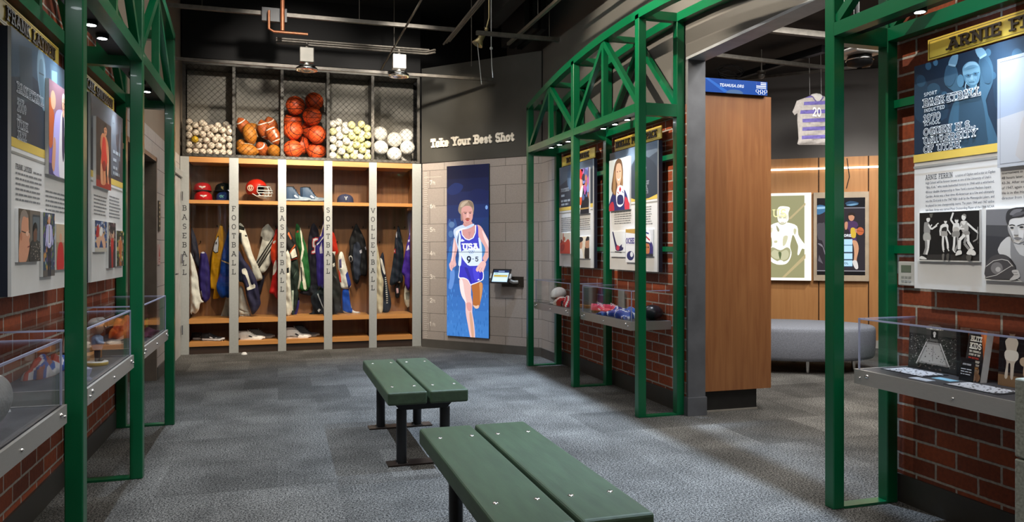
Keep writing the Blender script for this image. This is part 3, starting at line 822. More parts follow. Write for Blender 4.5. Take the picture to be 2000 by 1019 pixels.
# doorway casing of dark steel
o = MB().box(2.995, 3.145, 5.165, 5.192, 0, 2.742).build('trim_2', STEEL); struct(o)
o = MB().box(2.992, 3.15, 3.165, 5.192, 2.725, 2.745).build('trim_4', mat('bounce-lit steel casing', '#a4a8ad', 0.5, 0.1)); struct(o)  # same casing, colour lightened for the bounce off the lounge floor
o = MB().box(2.985, 3.15, 5.15, 5.166, 0, 0.14).build('baseboard_doorway', STEEL); struct(o)
# wood clad block beside the doorway
sbox('wall_lounge_return', WOODW, 3.15, 3.775, 5.22, 6.1, 0.165, 2.49)
sbox('baseboard_lounge_return', mat('black kick panel', '#1c1b1a', 0.5, 0, 0.15, 12), 3.15, 3.66, 5.25, 6.0, 0, 0.165)
sbox('baseboard_lounge_strip', mat('metal floor strip', '#a8a39a', 0.4, 0.4), 3.15, 3.66, 5.235, 5.25, 0, 0.012)
# lounge
sbox('wall_lounge_side', WALLLOUNGE, 3.14, 3.3, 6.1, 12.5, 0, 4.42)
W2 = [(3.6, 10.2), (4.9, 9.62), (5.7, 9.12), (6.23, 8.75), (6.78, 8.37), (7.26, 8.02), (7.9, 7.5), (9.2, 6.2)]
def curve_wall(name, m, z0, z1, off=0.0, t=0.08, pts=W2):
    mb = MB(); P = []
    for i, p in enumerate(pts):
        a = Vector(pts[max(i - 1, 0)]); b = Vector(pts[min(i + 1, len(pts) - 1)])
        d = (b - a).normalized(); n = Vector((d.y, -d.x))     # towards the room
        if n.y > 0: n = -n
        P.append((Vector(p) + n * off, Vector(p) + n * (off - t)))
    for i in range(len(P) - 1):
        q = [P[i][0], P[i + 1][0], P[i + 1][1], P[i][1]]
        mb.prism([Vector((k.x, k.y, z0)) for k in q], (0, 0, z1 - z0))
    return struct(mb.build(name, m))
curve_wall('wall_lounge_back', WOODC, 0.1, 2.47)
curve_wall('baseboard_lounge', mat('pale lounge baseboard', '#b9b4ab', 0.5), 0, 0.1, 0.0)
curve_wall('wall_lounge_back_upper', WALLLOUNGE, 2.47, 3.60, -0.05)
for i in range(1, len(W2) - 1):
    x, y = W2[i]
    sbox('trim_panel_joint', WOODD, x - 0.004, x + 0.004, y - 0.012, y - 0.002, 0.1, 2.47)
sbox('ceiling_lounge', mat('charcoal lounge ceiling', '#2b2929', 0.85), 3.16, 11.0, -3.0, 12.0, 3.60, 3.66)
# ------------------------------------------------------------------ green steel trusses
PT = 0.065
ZL0, ZL1 = 2.32, 2.385
def arch_z(d, span=4.825):
    return 3.09 - 0.0418 * (d - span / 2) ** 2
def make_truss(side, label, arches, posts, bays):
    """side +1: in front of the wall at x = 3.02; -1: in front of the wall at x = -1.11"""
    if side > 0: xf, xr = 2.6 + PT / 2, 2.925 + PT / 2
    else: xf, xr = -0.72 - PT / 2, -1.038 - PT / 2
    t = thing('truss_frame', label, 'frame', (xf, posts[-1] if side > 0 else posts[0], 0))
    def zt(y):
        for y0, y1 in arches:
            if y1 - 1e-6 <= y <= y0 + 1e-6: return arch_z(y0 - y, y0 - y1)
        return 2.847
    for x in (xf, xr):
        for y in posts:
            mb = MB(); yc = y + PT / 2
            mb.rbox(x - PT / 2, x + PT / 2, y, y + PT, 0, zt(yc) - 0.03, 0.004, seg=1)
            mb.build('post', GREEN, t)
        for y0, y1 in arches:
            mb = MB(); n = 14
            pts = [Vector((x, y0 + (y1 - y0) * i / n, arch_z((y0 - y1) * i / n, y0 - y1) - PT / 2)) for i in range(n + 1)]
            vs = []
            for p in pts:
                for i, j in ((-1, -1), (1, -1), (1, 1), (-1, 1)): vs.append(p + Vector((i * PT / 2, 0, j * PT / 2)))
            fs = [(0, 1, 2, 3), (4 * n + 3, 4 * n + 2, 4 * n + 1, 4 * n)]
            for k in range(n):
                for a in range(4): fs.append((4 * k + a, 4 * k + 4 + a, 4 * k + 4 + (a + 1) % 4, 4 * k + (a + 1) % 4))
            mb.add(vs, fs); mb.build('top_chord', GREEN, t)
        for ya, yb in bays:                                # ya near post, yb far post
            MB().box(x - PT / 2 + 0.001, x + PT / 2 - 0.001, ya + PT, yb, ZL0, ZL1).build('bottom_chord', GREEN, t)
            ym = (ya + PT + yb) / 2; zm = zt(ym) - PT
            MB().box(x - 0.022, x + 0.022, ym - 0.022, ym + 0.022, ZL1, zm + 0.02).build('web_post', GREEN, t)
            for ye in (ya + PT, yb):
                MB().bar((x, ye, ZL1 + 0.012), (x, ym, zm + 0.0), 0.045, 0.04, (1, 0, 0)).build('web_diagonal', GREEN, t)
    xa, xb = min(xf, xr) + PT / 2, max(xf, xr) - PT / 2
    for y in posts:
        MB().box(xa, xb, y + 0.002, y + PT - 0.002, ZL0 - 0.03, ZL1).build('cross_beam', GREEN, t)
        z = zt(y + PT / 2)
        MB().box(xa, xb, y + 0.002, y + PT - 0.002, z - PT, z).build('cross_beam', GREEN, t)
        MB().box(xa, xb, y, y + PT, 0.0, 0.012).build('floor_plate', GREEN, t)
    for ya, yb in bays:
        ym = (ya + PT + yb) / 2; z = zt(ym)
        MB().box(xa, xb, ym - 0.025, ym + 0.025, z - 0.055, z - 0.01).build('cross_beam', GREEN, t)
        xw = xr + (0.02 if side > 0 else 0.012)
        for zr in (1.255, 1.985):
            MB().box(xw - 0.012, xw + 0.012, ya + PT, yb, zr, zr + 0.04).build('panel_rail', GREEN, t)
        # slim lamp bar tucked behind the bottom chord, three lamp heads each
        xl = xf + side * 0.085
        lb = MB().box(xl - 0.055, xl + 0.055, ya + PT, yb, 2.345, 2.375).build('lamp_bar', BLACKM, t)
        yc = ym - 0.02
        for k in (-1, 0, 1):
            MB().cyl((xl, yc + 0.24 * k, 2.345), (xl, yc + 0.24 * k, 2.325), 0.03, 14).lathe([(0.0, -0.0005), (0.022, -0.0005)], (xl, yc + 0.24 * k, 2.325), 14, 1).build('lamp_head', [BLACKM, PUCK], lb)
        xp = xr + side * 0.0
        spot('puck_light', (xl, yc, 2.315), (xl + side * 0.12, yc, 1.2), 17, 125, 0.8, (0.9, 0.94, 1.0), 0.1)
    return t
make_truss(1, 'green arched steel frame around the brick bays between the diagonal wall and the doorway',
           [(7.925, 3.10)], [7.86, 6.535, 5.21], [(6.535, 7.86), (5.21, 6.535)])
make_truss(1, 'green steel frame in front of the case with the framed arena photo',
           [(3.165, -1.66)], [3.10, 1.78, 0.46], [(1.78, 3.10), (0.46, 1.78)])
make_truss(-1, 'green arched steel frame with star-bright downlights, in front of the case with the bobblehead',
           [(6.065, 1.24)], [6.0, 4.65, 3.30, 1.95], [(4.65, 6.0), (3.30, 4.65), (1.95, 3.30)])

# ------------------------------------------------------------------ benches
def make_bench(label, x0, x1, y0, y1, ly):
    xc = (x0 + x1) / 2
    t = thing('bench', label, 'bench', (xc, (y0 + y1) / 2, 0), 'green plank benches')
    top, th = 0.46, 0.075
    g = 0.008
    for a, b in ((x0, xc - g), (xc + g, x1)):
        pl = MB().rbox(a, b, y0, y1, top - th, top, 0.012, seg=3).build('plank', PLASTICG, t)
        for yy in ly:
            for f in (0.22, 0.8):
                MB().lathe([(0.0, 0.004), (0.006, 0.0038), (0.0105, 0.0015), (0.011, -0.002)], (a + (b - a) * f, yy, top), 12).build('bolt', CHROME, pl)
    for yy in ly:
        mb = MB(); z1, z0 = top - th, top - th - 0.06
        a, b = x0 + 0.05, x1 - 0.05
        mb.prism([(a, yy - 0.03, z1), (b, yy - 0.03, z1), (b, yy - 0.03, z1 - 0.015), (b - 0.045, yy - 0.03, z0), (a + 0.045, yy - 0.03, z0), (a, yy - 0.03, z1 - 0.015)][::-1], (0, 0.06, 0))
        mb.build('support_beam', BENCHLEG, t)
        MB().box(xc - 0.215, xc + 0.235, yy - 0.055, yy + 0.055, 0, 0.009).build('base_plate', PLATEM, t)
        for sx in (-0.128, 0.134):
            lg = MB().cyl((xc + sx, yy, 0.009), (xc + sx, yy, z0), 0.031, 20).build('leg', BENCHLEG, t)
            mb = MB()
            for k in range(4):
                a_ = PI / 4 + k * PI / 2
                mb.cyl((xc + sx + 0.043 * math.cos(a_), yy + 0.04 * math.sin(a_), 0.009), (xc + sx + 0.043 * math.cos(a_), yy + 0.04 * math.sin(a_), 0.018), 0.006, 6)
            mb.build('anchor_nut', CHROME, lg)
    return t
make_bench('low green plank bench standing farther back, toward the lockers', 0.595, 1.065, 4.33, 5.67, (4.52, 5.48))
make_bench('low green plank bench close up, cut off by the lower edge of the photo', 0.616, 1.12, 2.13, 3.45, (2.36, 3.24))

# ------------------------------------------------------------------ display ledges with acrylic covers
LZ0, LZ1 = 0.63, 0.70
def make_ledge(side, y0, y1, label):
    if side > 0: xf, xw = 2.66, XR - 0.001
    else: xf, xw = -0.752, XL + 0.001
    s = 1 if side > 0 else -1
    t = thing('display_case', label, 'display case', ((xf + xw) / 2, (y0 + y1) / 2, LZ0), 'wall-hung acrylic display cases')
    mb = MB()
    mb.box(xf, xf + s * 0.012, y0, y1, LZ0, LZ1).box(xf + s * 0.012, xw, y0, y0 + 0.012, LZ0, LZ1).box(xf + s * 0.012, xw, y1 - 0.012, y1, LZ0, LZ1).box(xf + s * 0.012, xw, y0 + 0.012, y1 - 0.012, LZ0, LZ0 + 0.01)
    tr = mb.build('tray', BRUSHED, t)
    for yy in (y0 + 0.04, y0 + 0.085, (y0 + y1) / 2, y1 - 0.085, y1 - 0.04):
        big = yy in (y0 + 0.085, y1 - 0.085)
        r = 0.011 if big else 0.0065
        M = Matrix.Rotation(-s * PI / 2, 4, 'Y')
        MB().lathe([(0, 0.009), (r * 0.6, 0.008), (r, 0.004), (r, 0)], (xf, yy, LZ0 + (0.045 if big else 0.032)), 12, M=M).build('screw', CHROME, tr)
    MB().box(xf + s * 0.014, xw, y0 + 0.014, y1 - 0.014, LZ1 - 0.012, LZ1 - 0.002).build('lining', LINING, t)
    a, b = xf + s * 0.016, xw - s * 0.002
    h = LZ1 + 0.245; g = 0.006
    xa, xb = min(a, b), max(a, b)
    cv = MB()
    fx0, fx1 = (a, a + s * g)
    cv.box(min(fx0, fx1), max(fx0, fx1), y0 + 0.016, y1 - 0.016, LZ1 - 0.002, h - g)
    cv.box(xa, xb, y0 + 0.016, y0 + 0.016 + g, LZ1 - 0.002, h - g).box(xa, xb, y1 - 0.016 - g, y1 - 0.016, LZ1 - 0.002, h - g)
    cv.box(xa, xb, y0 + 0.016, y1 - 0.016, h - g, h)
    c = cv.build('acrylic_cover', ACRYL, t)
    e = MB(); q = 0.0035
    for yy in (y0 + 0.016, y1 - 0.016):
        e.box(xa, xb, yy - q, yy + q, h - 2 * q, h + 0.0005)
        e.box(a - q, a + q, yy - q, yy + q, LZ1, h)
    e.box(a - q, a + q, y0 + 0.016, y1 - 0.016, h - 2 * q, h + 0.0005)
    e.build('cover_edge', ACRYLE, c)
    spot('case_light', ((xa + xb) / 2, (y0 + y1) / 2, 2.3), ((xa + xb) / 2, (y0 + y1) / 2, 0.7), 16, 60, 0.6, (0.92, 0.95, 1), 0.03)
    return t
make_ledge(-1, 2.14, 3.20, 'acrylic display case holding the white and grey football')
make_ledge(-1, 3.52, 4.58, 'acrylic display case holding the bobblehead and the shoe on a wooden block')
make_ledge(-1, 4.87, 5.93, 'acrylic display case holding the bright orange clothing')
make_ledge(1, 6.79, 7.84, 'acrylic display case holding the white and brown football')
make_ledge(1, 5.47, 6.51, 'acrylic display case holding the pink shoes')
make_ledge(1, 1.90, 3.03, 'acrylic display case holding the arena photo and the book')
# ------------------------------------------------------------------ wall panels
PW, PZ0, PZ1 = 0.92, 1.09, 2.152
class PanelFrame:
    def __init__(s, side, yl):
        """yl: y of the panel's left edge as read by a viewer facing the wall"""
        s.side = side; s.yl = yl; s.d = -1 if side > 0 else 1     # reading direction along y
        s.xf = 2.92 if side > 0 else -1.0
        s.N = Vector((-side, 0, 0)); s.U = Vector((0, s.d, 0)); s.V = Vector((0, 0, 1))
    def P(s, u, z, off=0.0):
        return Vector((s.xf, s.yl + s.d * u, z)) + s.N * off
    def slab(s, mb, u0, u1, z0, z1, o0, o1, mat=0, col=None):
        a = s.P(u0, z0, o0); b = s.P(u1, z1, o1)
        mb.box(a.x, b.x, a.y, b.y, a.z, b.z, mat, col); return mb
def make_panel(fr, label, header, hl, ht):
    t = thing('story_panel', label, 'exhibit panel', (fr.xf, fr.yl + fr.d * PW / 2, PZ0), 'raised exhibit panels on the brick walls')
    xb = XR - 0.002 if fr.side > 0 else XL + 0.002
    depth = 0.046
    fr.slab(MB(), 0, PW, PZ0, PZ1, -depth, -0.012).build('backing_box', PANELSIDE, t)
    fr.slab(MB(), 0, PW, PZ0, PZ1, -0.012, 0).build('board', PANELWHITE, t)
    return t
def board(fr, t, u0, u1, z0, z1, lift, name='photo_board'):
    """a photo mounted proud of the panel; returns (object, Art to draw on it)"""
    mb = MB(); fr.slab(mb, u0, u1, z0, z1, 0.0, lift)
    o = mb.build(name, mat('white photo board', '#d6d6d4', 0.5) if 'white photo board' not in bpy.data.materials else bpy.data.materials['white photo board'], t)
    a = Art(fr.P(u0, z0, lift + 0.0006), fr.N, frame=(fr.P(u0, z0, lift + 0.0006), fr.U * (u1 - u0), fr.V * (z1 - z0)))
    a.clip = a.frame
    return o, a
def header(fr, t, bg, drawing=None):
    a = Art(fr.P(0, 1.66, 0.0006), fr.N, frame=(fr.P(0, 1.655, 0.0006), fr.U * PW, fr.V * (PZ1 - 1.655)))
    a.clip = a.frame
    a.rect(0, 0.13, 1, 1, bg[0])
    a.poly([(0, .6), (.3, .72), (.62, .66), (1, .82), (1, 1), (0, 1)], bg[1], False)
    a.rect(0, 0.055, 1, 0.13, '#c9ae52')
    if drawing: drawing(a)
    a.rect(0, 0.0, 1, 0.02, '#8e8d88')
    return a.build('header_print', PRINT, t)
def slab_lines(fr, t, u, rows):
    """rows: (text, z, height, kind) kind 'o' outlined slab letters, 's' small caption"""
    mb = MB()
    for txt, z, h, kind in rows:
        if kind == 'o':
            strokes(mb, txt, fr.P(u, z, 0.0022), fr.U, fr.V, fr.N, h, 0.2, 0, 0, '#c8d2da', serif=True, sp=0.1)
            strokes(mb, txt, fr.P(u, z, 0.0025), fr.U, fr.V, fr.N, h, 0.1, 0, 0, '#1d2a38', serif=True, sp=0.1, mth=.2)
        elif kind == 'b':
            bartext(mb, fr.P(u, z, 0.0022), fr.U, fr.V, fr.N, txt, 1, h, h * .8, col='#8d979f', seed=int(z * 1000), ragged=0)
        else:
            strokes(mb, txt, fr.P(u, z, 0.0022), fr.U, fr.V, fr.N, h, 0.15, 0, 0, '#b9c4cd', serif=False, sp=0.08)
    return mb.build('header_lettering', PRINT, t)
def name_plate(fr, label, text, u0, u1, z0, z1, tu0, tu1, xoff=-0.03):
    a = fr.P(u0, z0, xoff)
    t = thing('name_plate', label, 'sign', tuple(fr.P((u0 + u1) / 2, z0, xoff)), 'gold name plates over the panels')
    pl = fr.slab(MB(), u0, u1, z0, z1, xoff - 0.008, xoff).build('plate', GOLD, t)
    mb = MB(); w = 0.0022; m = 0.008
    for (a0, a1, b0, b1) in ((u0 + m, u1 - m, z0 + m, z0 + m + w), (u0 + m, u1 - m, z1 - m - w, z1 - m), (u0 + m, u0 + m + w, z0 + m, z1 - m), (u1 - m - w, u1 - m, z0 + m, z1 - m)):
        fr.slab(mb, a0, a1, b0, b1, xoff, xoff + 0.0006)
    mb.build('border_line', BRONZE, pl)
    h = (z1 - z0) * 0.56
    mb = MB(); zl = z0 + (z1 - z0) * 0.22
    W0 = sum(GLY[c][0] + 0.1 for c in text) - 0.1
    k = (tu1 - tu0) / (W0 * h)
    strokes(mb, text, fr.P(tu0, zl, xoff + 0.002), fr.U * k, fr.V, fr.N, h, 0.16, 0.006, sp=0.1)
    mb.build('letters', BRONZE, pl)
    # stand-offs to the wall
    mb = MB(); wx = XR if fr.side > 0 else XL
    for u in (u0 + 0.12, u1 - 0.12):
        p = fr.P(u, (z0 + z1) / 2, xoff - 0.008); mb.cyl(p, (wx, p.y, p.z), 0.008, 8)
    mb.build('stand_off', BRONZE, pl)
    return t

SK, SK2, SK3 = '#c79274', '#a66f52', '#e2b79c'
def person(a, x, y, h, shirt, skin=SK, hair='#3a2b22', legs='#26262c', pose=0, face=True, w=1.0):
    """small standing figure inside a printed photo; y is the feet, h the height, in picture fractions"""
    ww = h * 0.5 * w
    a.poly([(x - .16 * ww, y), (x - .22 * ww, y + .3 * h), (x - .24 * ww, y + .5 * h), (x + .24 * ww, y + .5 * h), (x + .22 * ww, y + .3 * h), (x + .2 * ww, y), (x + .05 * ww, y), (x, y + .35 * h), (x - .03 * ww, y)], legs)
    a.poly([(x - .24 * ww, y + .48 * h), (x - .34 * ww, y + .78 * h), (x - .18 * ww, y + .84 * h), (x + .18 * ww, y + .84 * h), (x + .34 * ww, y + .78 * h), (x + .24 * ww, y + .48 * h)], shirt)
    if pose == 1:
        a.line([(x - .3 * ww, y + .76 * h), (x - .5 * ww, y + .98 * h)], .12 * ww, skin); a.line([(x + .3 * ww, y + .76 * h), (x + .45 * ww, y + 1.0 * h)], .12 * ww, skin)
    else:
        a.line([(x - .32 * ww, y + .76 * h), (x - .42 * ww, y + .48 * h)], .14 * ww, shirt if pose == 2 else skin); a.line([(x + .32 * ww, y + .76 * h), (x + .42 * ww, y + .5 * h)], .14 * ww, shirt if pose == 2 else skin)
    a.blob(x, y + .92 * h, .15 * ww, .085 * h, skin)
    a.poly([(x - .15 * ww, y + .93 * h), (x - .12 * ww, y + 1.0 * h), (x + .12 * ww, y + 1.0 * h), (x + .15 * ww, y + .93 * h), (x + .08 * ww, y + .965 * h), (x - .08 * ww, y + .965 * h)], hair)
def portrait(a, x, y, r, skin, hair, asp=1.0, shirt=None, glasses=False, hairstyle=0):
    """head and shoulders inside a printed photo"""
    R = r * asp
    if shirt: a.poly([(x - 2.0 * R, y - 3.2 * r), (x - 1.9 * R, y - 1.9 * r), (x - .5 * R, y - 1.25 * r), (x + .5 * R, y - 1.25 * r), (x + 1.9 * R, y - 1.9 * r), (x + 2.0 * R, y - 3.2 * r)], shirt)
    a.poly([(x - .35 * R, y - 1.4 * r), (x - .35 * R, y - .6 * r), (x + .35 * R, y - .6 * r), (x + .35 * R, y - 1.4 * r)], skin)
    a.blob(x, y + .25 * r, .88 * R, 1.05 * r, hair)
    a.poly([(x - .72 * R, y + .5 * r), (x - .7 * R, y - .3 * r), (x - .35 * R, y - .95 * r), (x + .35 * R, y - .95 * r), (x + .7 * R, y - .3 * r), (x + .72 * R, y + .5 * r), (x + .3 * R, y + .78 * r), (x - .3 * R, y + .78 * r)], skin)
    for sx in (-.32, .32):
        a.blob(x + sx * R, y + .12 * r, .14 * R, .06 * r, '#2a2322', 8)
        a.line([(x + (sx - .18) * R, y + .3 * r), (x + (sx + .18) * R, y + .32 * r)], .07 * r, hair)
    a.poly([(x - .05 * R, y + .1 * r), (x - .14 * R, y - .28 * r), (x + .14 * R, y - .28 * r), (x + .05 * R, y + .1 * r)], SK2 if skin != '#8fb0c4' else '#6f93a8', False)
    a.blob(x, y - .55 * r, .28 * R, .07 * r, '#8c4a44' if skin not in ('#8fb0c4', '#c9c9c9') else '#5d6a72', 8)
    if glasses:
        for sx in (-.34, .34):
            for k in range(10):
                a0, a1 = 2 * PI * k / 10, 2 * PI * (k + 1) / 10
                a.line([(x + sx * R + .26 * R * math.cos(a0), y + .12 * r + .2 * r * math.sin(a0)), (x + sx * R + .26 * R * math.cos(a1), y + .12 * r + .2 * r * math.sin(a1))], .05 * r, '#2b2b2e')

# --- first panel on the brick beside the near case (suit coat, old coach)
f1 = PanelFrame(-1, 3.43)
t = make_panel(f1, 'exhibit panel whose large photo shows a white-haired man in a lavender jacket', None, 0, 0)
def dr(a):
    a.poly([(.1, .9), (.28, .95), (.3, .5), (.12, .45)], '#33414c', False)
    a.poly([(.38, .98), (.36, .8), (.4, .62), (.44, .5), (.49, .5), (.5, .7), (.49, .9), (.44, 1.0)], '#657f8e')
    a.poly([(.4, .9), (.39, .75), (.42, .6), (.46, .58), (.47, .75), (.45, .92)], '#4c6473')
    a.line([(.39, .79), (.47, .8)], .012, '#26323c')
    a.poly([(.57, .95), (.8, .98), (.8, .7), (.58, .6)], '#3b5060', False)
    a.poly([(.6, .9), (.7, .92), (.7, .72), (.6, .7)], '#5f7f92', False)
header(f1, t, ('#2b3440', '#33485a'), dr)
slab_lines(f1, t, .065, [('BASKETBALL', 1.905, .045, 'o'), ('INDUCTED', 1.873, .014, 's'), ('2009', 1.83, .04, 'o'), ('TEAM', 1.805, .014, 's'), ('UTAH', 1.762, .04, 'o'), ('JAZZ', 1.717, .04, 'o')])
mb = MB()
strokes(mb, 'FRANK LAYDEN', f1.P(.05, 1.598, .001), f1.U, f1.V, f1.N, .022, .13, 0, 0, '#3a3d44', serif=True)
bartext(mb, f1.P(.28, 1.6, .001), f1.U, f1.V, f1.N, .12, 1, .02, .008, seed=3, ragged=0)
bartext(mb, f1.P(.05, 1.578, .001), f1.U, f1.V, f1.N, .36, 6, .021, .008, seed=4)
bartext(mb, f1.P(.46, 1.535, .001), f1.U, f1.V, f1.N, .38, 5, .021, .008, seed=5)
mb.build('body_print', PRINT, t)
o, a = board(f1, t, .45, .86, 1.615, 2.045, .016)
a.rect(0, 0, 1, 1, '#6b5aa8').poly([(0, .55), (.3, .7), (.6, .62), (1, .8), (1, 1), (0, 1)], '#8a6a78').poly([(0, .3), (.16, .35), (.2, .65), (0, .8)], '#b0572f').poly([(.72, .5), (1, .5), (1, .95), (.75, .9)], '#4c3f78')
a.blob(.16, .8, .1, .1, '#c9a184').blob(.86, .72, .1, .09, '#b98c72').rect(0, 0, 1, .12, '#3a3866')
a.poly([(.16, .02), (.16, .4), (.24, .66), (.42, .74), (.7, .74), (.9, .66), (.94, .35), (.88, .02)], '#a9a3dc')
a.poly([(.4, .02), (.42, .5), (.5, .72), (.66, .72), (.72, .45), (.74, .02)], '#dcd9dc').poly([(.53, .7), (.52, .3), (.57, .18), (.62, .3), (.6, .7)], '#3a3550')
a.poly([(.1, .12), (.18, .4), (.26, .35), (.22, .1), (.17, .04)], SK)
portrait(a, .58, .82, .095, '#d8a78c', '#e6e2dc', .9)
a.build('photo_print', PRINT, o)
o, a = board(f1, t, .045, .335, 1.225, 1.44, .012)
a.rect(0, 0, 1, 1, '#4d4438').rect(.5, .3, 1, 1, '#6e675e').rect(.62, .35, .98, .92, '#3a4046').poly([(.64, .4), (.95, .4), (.95, .88), (.64, .88)], '#5f6a70', False)
a.poly([(.02, 0), (.02, .35), (.06, .6), (.03, .75), (.12, .92), (.3, .97), (.42, .85), (.44, .62), (.5, .5), (.46, .42), (.48, .3), (.4, .1), (.3, 0)], '#cf9476')
a.poly([(.03, .7), (.1, .93), (.28, .99), (.42, .88), (.36, .84), (.2, .86), (.12, .72), (.1, .55), (.05, .55)], '#8d8178').line([(.12, .58), (.34, .55), (.46, .57)], .02, '#2f2a28').blob(.37, .54, .07, .05, '#e3b79d').line([(.38, .28), (.47, .3)], .025, '#7c3a33').blob(.1, .48, .04, .08, '#b9795c')
a.poly([(.5, 0), (.5, .3), (.6, .42), (.85, .42), (1, .3), (1, 0)], '#3b3a36').speck(.52, .02, .99, .36, 80, ['#b8b1a4', '#262522'], .008, .018, 3).poly([(.66, .4), (.65, .58), (.7, .68), (.78, .68), (.82, .58), (.8, .42)], '#6a4a3a').poly([(.64, .58), (.66, .73), (.75, .77), (.83, .7), (.83, .6), (.76, .66)], '#1d1a18')
a.build('photo_print', PRINT, o)
o, a = board(f1, t, .37, .55, 1.155, 1.44, .014)
a.rect(0, 0, 1, 1, '#35475c').speck(0, 0.1, 1, 1, 90, ['#6d4f8c', '#c08a4a', '#27344a', '#8ea2b8', '#6e7c3c'], .02, .06, 8).rect(0, 0, 1, .1, '#5a5550')
person(a, .5, .02, .95, '#b7b4dd', '#d09b7f', '#d9d4cc', '#2a2c36', 2, w=1.45)
a.poly([(.43, .82), (.42, .5), (.58, .5), (.57, .82)], '#dfe0e6', False).line([(.5, .8), (.5, .52)], .05, '#26283c')
a.build('photo_print', PRINT, o)
o, a = board(f1, t, .585, .86, 1.18, 1.395, .012)
a.rect(0, 0, 1, 1, '#9a8468').rect(0, .6, 1, 1, '#b7a58c').rect(.7, .1, 1, .8, '#3d4a2a').rect(.82, 0, 1, .4, '#c9a23c').poly([(.05, 0), (.08, .45), (.25, .62), (.42, .5), (.45, 0)], '#c22a28').blob(.26, .7, .08, .1, '#c9957a').poly([(.5, 0), (.55, .5), (.68, .5), (.7, 0)], '#e2e0da').blob(.61, .6, .06, .08, '#b98568')
a.build('photo_print', PRINT, o)
name_plate(f1, 'gold name plate over the panel with the man in the lavender jacket', 'FRANK LAYDEN', -.06, .80, 2.158, 2.262, .03, .71)

# --- second panel: wrestler
f2 = PanelFrame(-1, 4.75)
t = make_panel(f2, 'exhibit panel whose large photo shows a kneeling wrestler in red', None, 0, 0)
def dr(a):
    a.poly([(.55, .55), (.58, .85), (.66, .95), (.74, .86), (.76, .6), (.85, .4), (.8, .2), (.55, .2)], '#4f5862').blob(.665, .82, .07, .13, '#565f67').line([(.64, .84), (.69, .845)], .012, '#3a4148').poly([(.84, .4), (.88, .9), (.93, .9), (.9, .4)], '#59626b', False)
header(f2, t, ('#35373c', '#4a4f56'), dr)
slab_lines(f2, t, .60, [(.22, 1.885, .026, 'b'), (.10, 1.835, .024, 'b'), (.14, 1.785, .024, 'b'), (.20, 1.75, .024, 'b')])
mb = MB()
bartext(mb, f2.P(.08, 1.58, .001), f2.U, f2.V, f2.N, .34, 6, .021, .008, seed=14)
bartext(mb, f2.P(.49, 1.6, .001), f2.U, f2.V, f2.N, .36, 7, .021, .008, seed=15)
mb.build('body_print', PRINT, t)
o, a = board(f2, t, .06, .46, 1.635, 2.03, .016)
a.rect(0, 0, 1, 1, '#241d1e').rect(0, 0, 1, .1, '#9c2a20').poly([(0, .1), (1, .1), (1, .2), (0, .16)], '#5c2620', False).poly([(0, .6), (.5, .8), (1, .6), (1, 1), (0, 1)], '#37302f')
a.poly([(.3, .06), (.26, .3), (.32, .5), (.24, .62), (.3, .76), (.45, .82), (.66, .78), (.8, .66), (.84, .4), (.8, .2), (.86, .1), (.74, .1), (.72, .3), (.7, .45), (.6, .3), (.62, .08)], '#d58a5f')
a.poly([(.34, .35), (.36, .62), (.44, .76), (.6, .74), (.66, .55), (.7, .42), (.56, .28)], '#cf3022').poly([(.3, .06), (.27, .3), (.36, .34), (.42, .1)], '#e0a079').poly([(.7, .24), (.72, .6), (.8, .62), (.8, .24)], '#e3a680')
a.line([(.45, .1), (.44, .3), (.36, .34)], .03, '#a5623e').line([(.66, .78), (.74, .6), (.72, .4)], .03, '#b06a44').line([(.3, .74), (.27, .6), (.33, .5)], .03, '#b06a44').poly([(.36, .34), (.5, .42), (.62, .36), (.6, .28), (.44, .26)], '#8f1f18').blob(.58, .88, .1, .085, '#c98760').blob(.55, .89, .02, .01, '#2a1d18', 8).blob(.62, .89, .02, .01, '#2a1d18', 8).line([(.55, .84), (.62, .84)], .014, '#7a3a2c').poly([(.48, .9), (.52, .97), (.64, .98), (.69, .9), (.6, .93)], '#2a1d18')
a.build('photo_print', PRINT, o)
o, a = board(f2, t, .05, .36, 1.26, 1.44, .012)
a.rect(0, 0, 1, 1, '#2f4a78').speck(0, .3, 1, 1, 70, ['#b9c1cf', '#6a7fb0', '#c9a24c', '#20304f'], .03, .07, 4).rect(0, 0, 1, .14, '#b7b2a6').poly([(.1, .3), (.2, .7), (.5, .8), (.75, .5), (.9, .2), (.7, .1), (.5, .4), (.3, .1)], '#d9a98b').poly([(.08, .5), (.15, .8), (.3, .85), (.3, .5)], '#b52a28').poly([(.35, .6), (.5, .82), (.66, .7), (.5, .5)], '#e6e4df')
a.build('photo_print', PRINT, o)
o, a = board(f2, t, .40, .61, 1.16, 1.44, .014)
a.rect(0, 0, 1, 1, '#3a3338').speck(0, .4, 1, 1, 40, ['#c9b7a0', '#72545a', '#23202a'], .03, .07, 5); person(a, .5, .0, .78, '#c22b26', '#d49a7a', '#2a1f1a', '#a82520', 1, w=1.5)
a.build('photo_print', PRINT, o)
o, a = board(f2, t, .655, .89, 1.165, 1.395, .012)
a.rect(0, 0, 1, 1, '#3d3f30').speck(0, .1, 1, 1, 70, ['#cfc04a', '#7c8748', '#1f2a3a', '#d9d2c0'], .03, .07, 6); person(a, .5, .02, .85, '#c06a34', '#d19a72', '#2a1f1a', '#c06a34', 0, w=1.6)
a.build('photo_print', PRINT, o)
name_plate(f2, 'gold name plate over the panel with the kneeling wrestler', 'CAEL SANDERSON', -.06, .80, 2.158, 2.262, .03, .72)

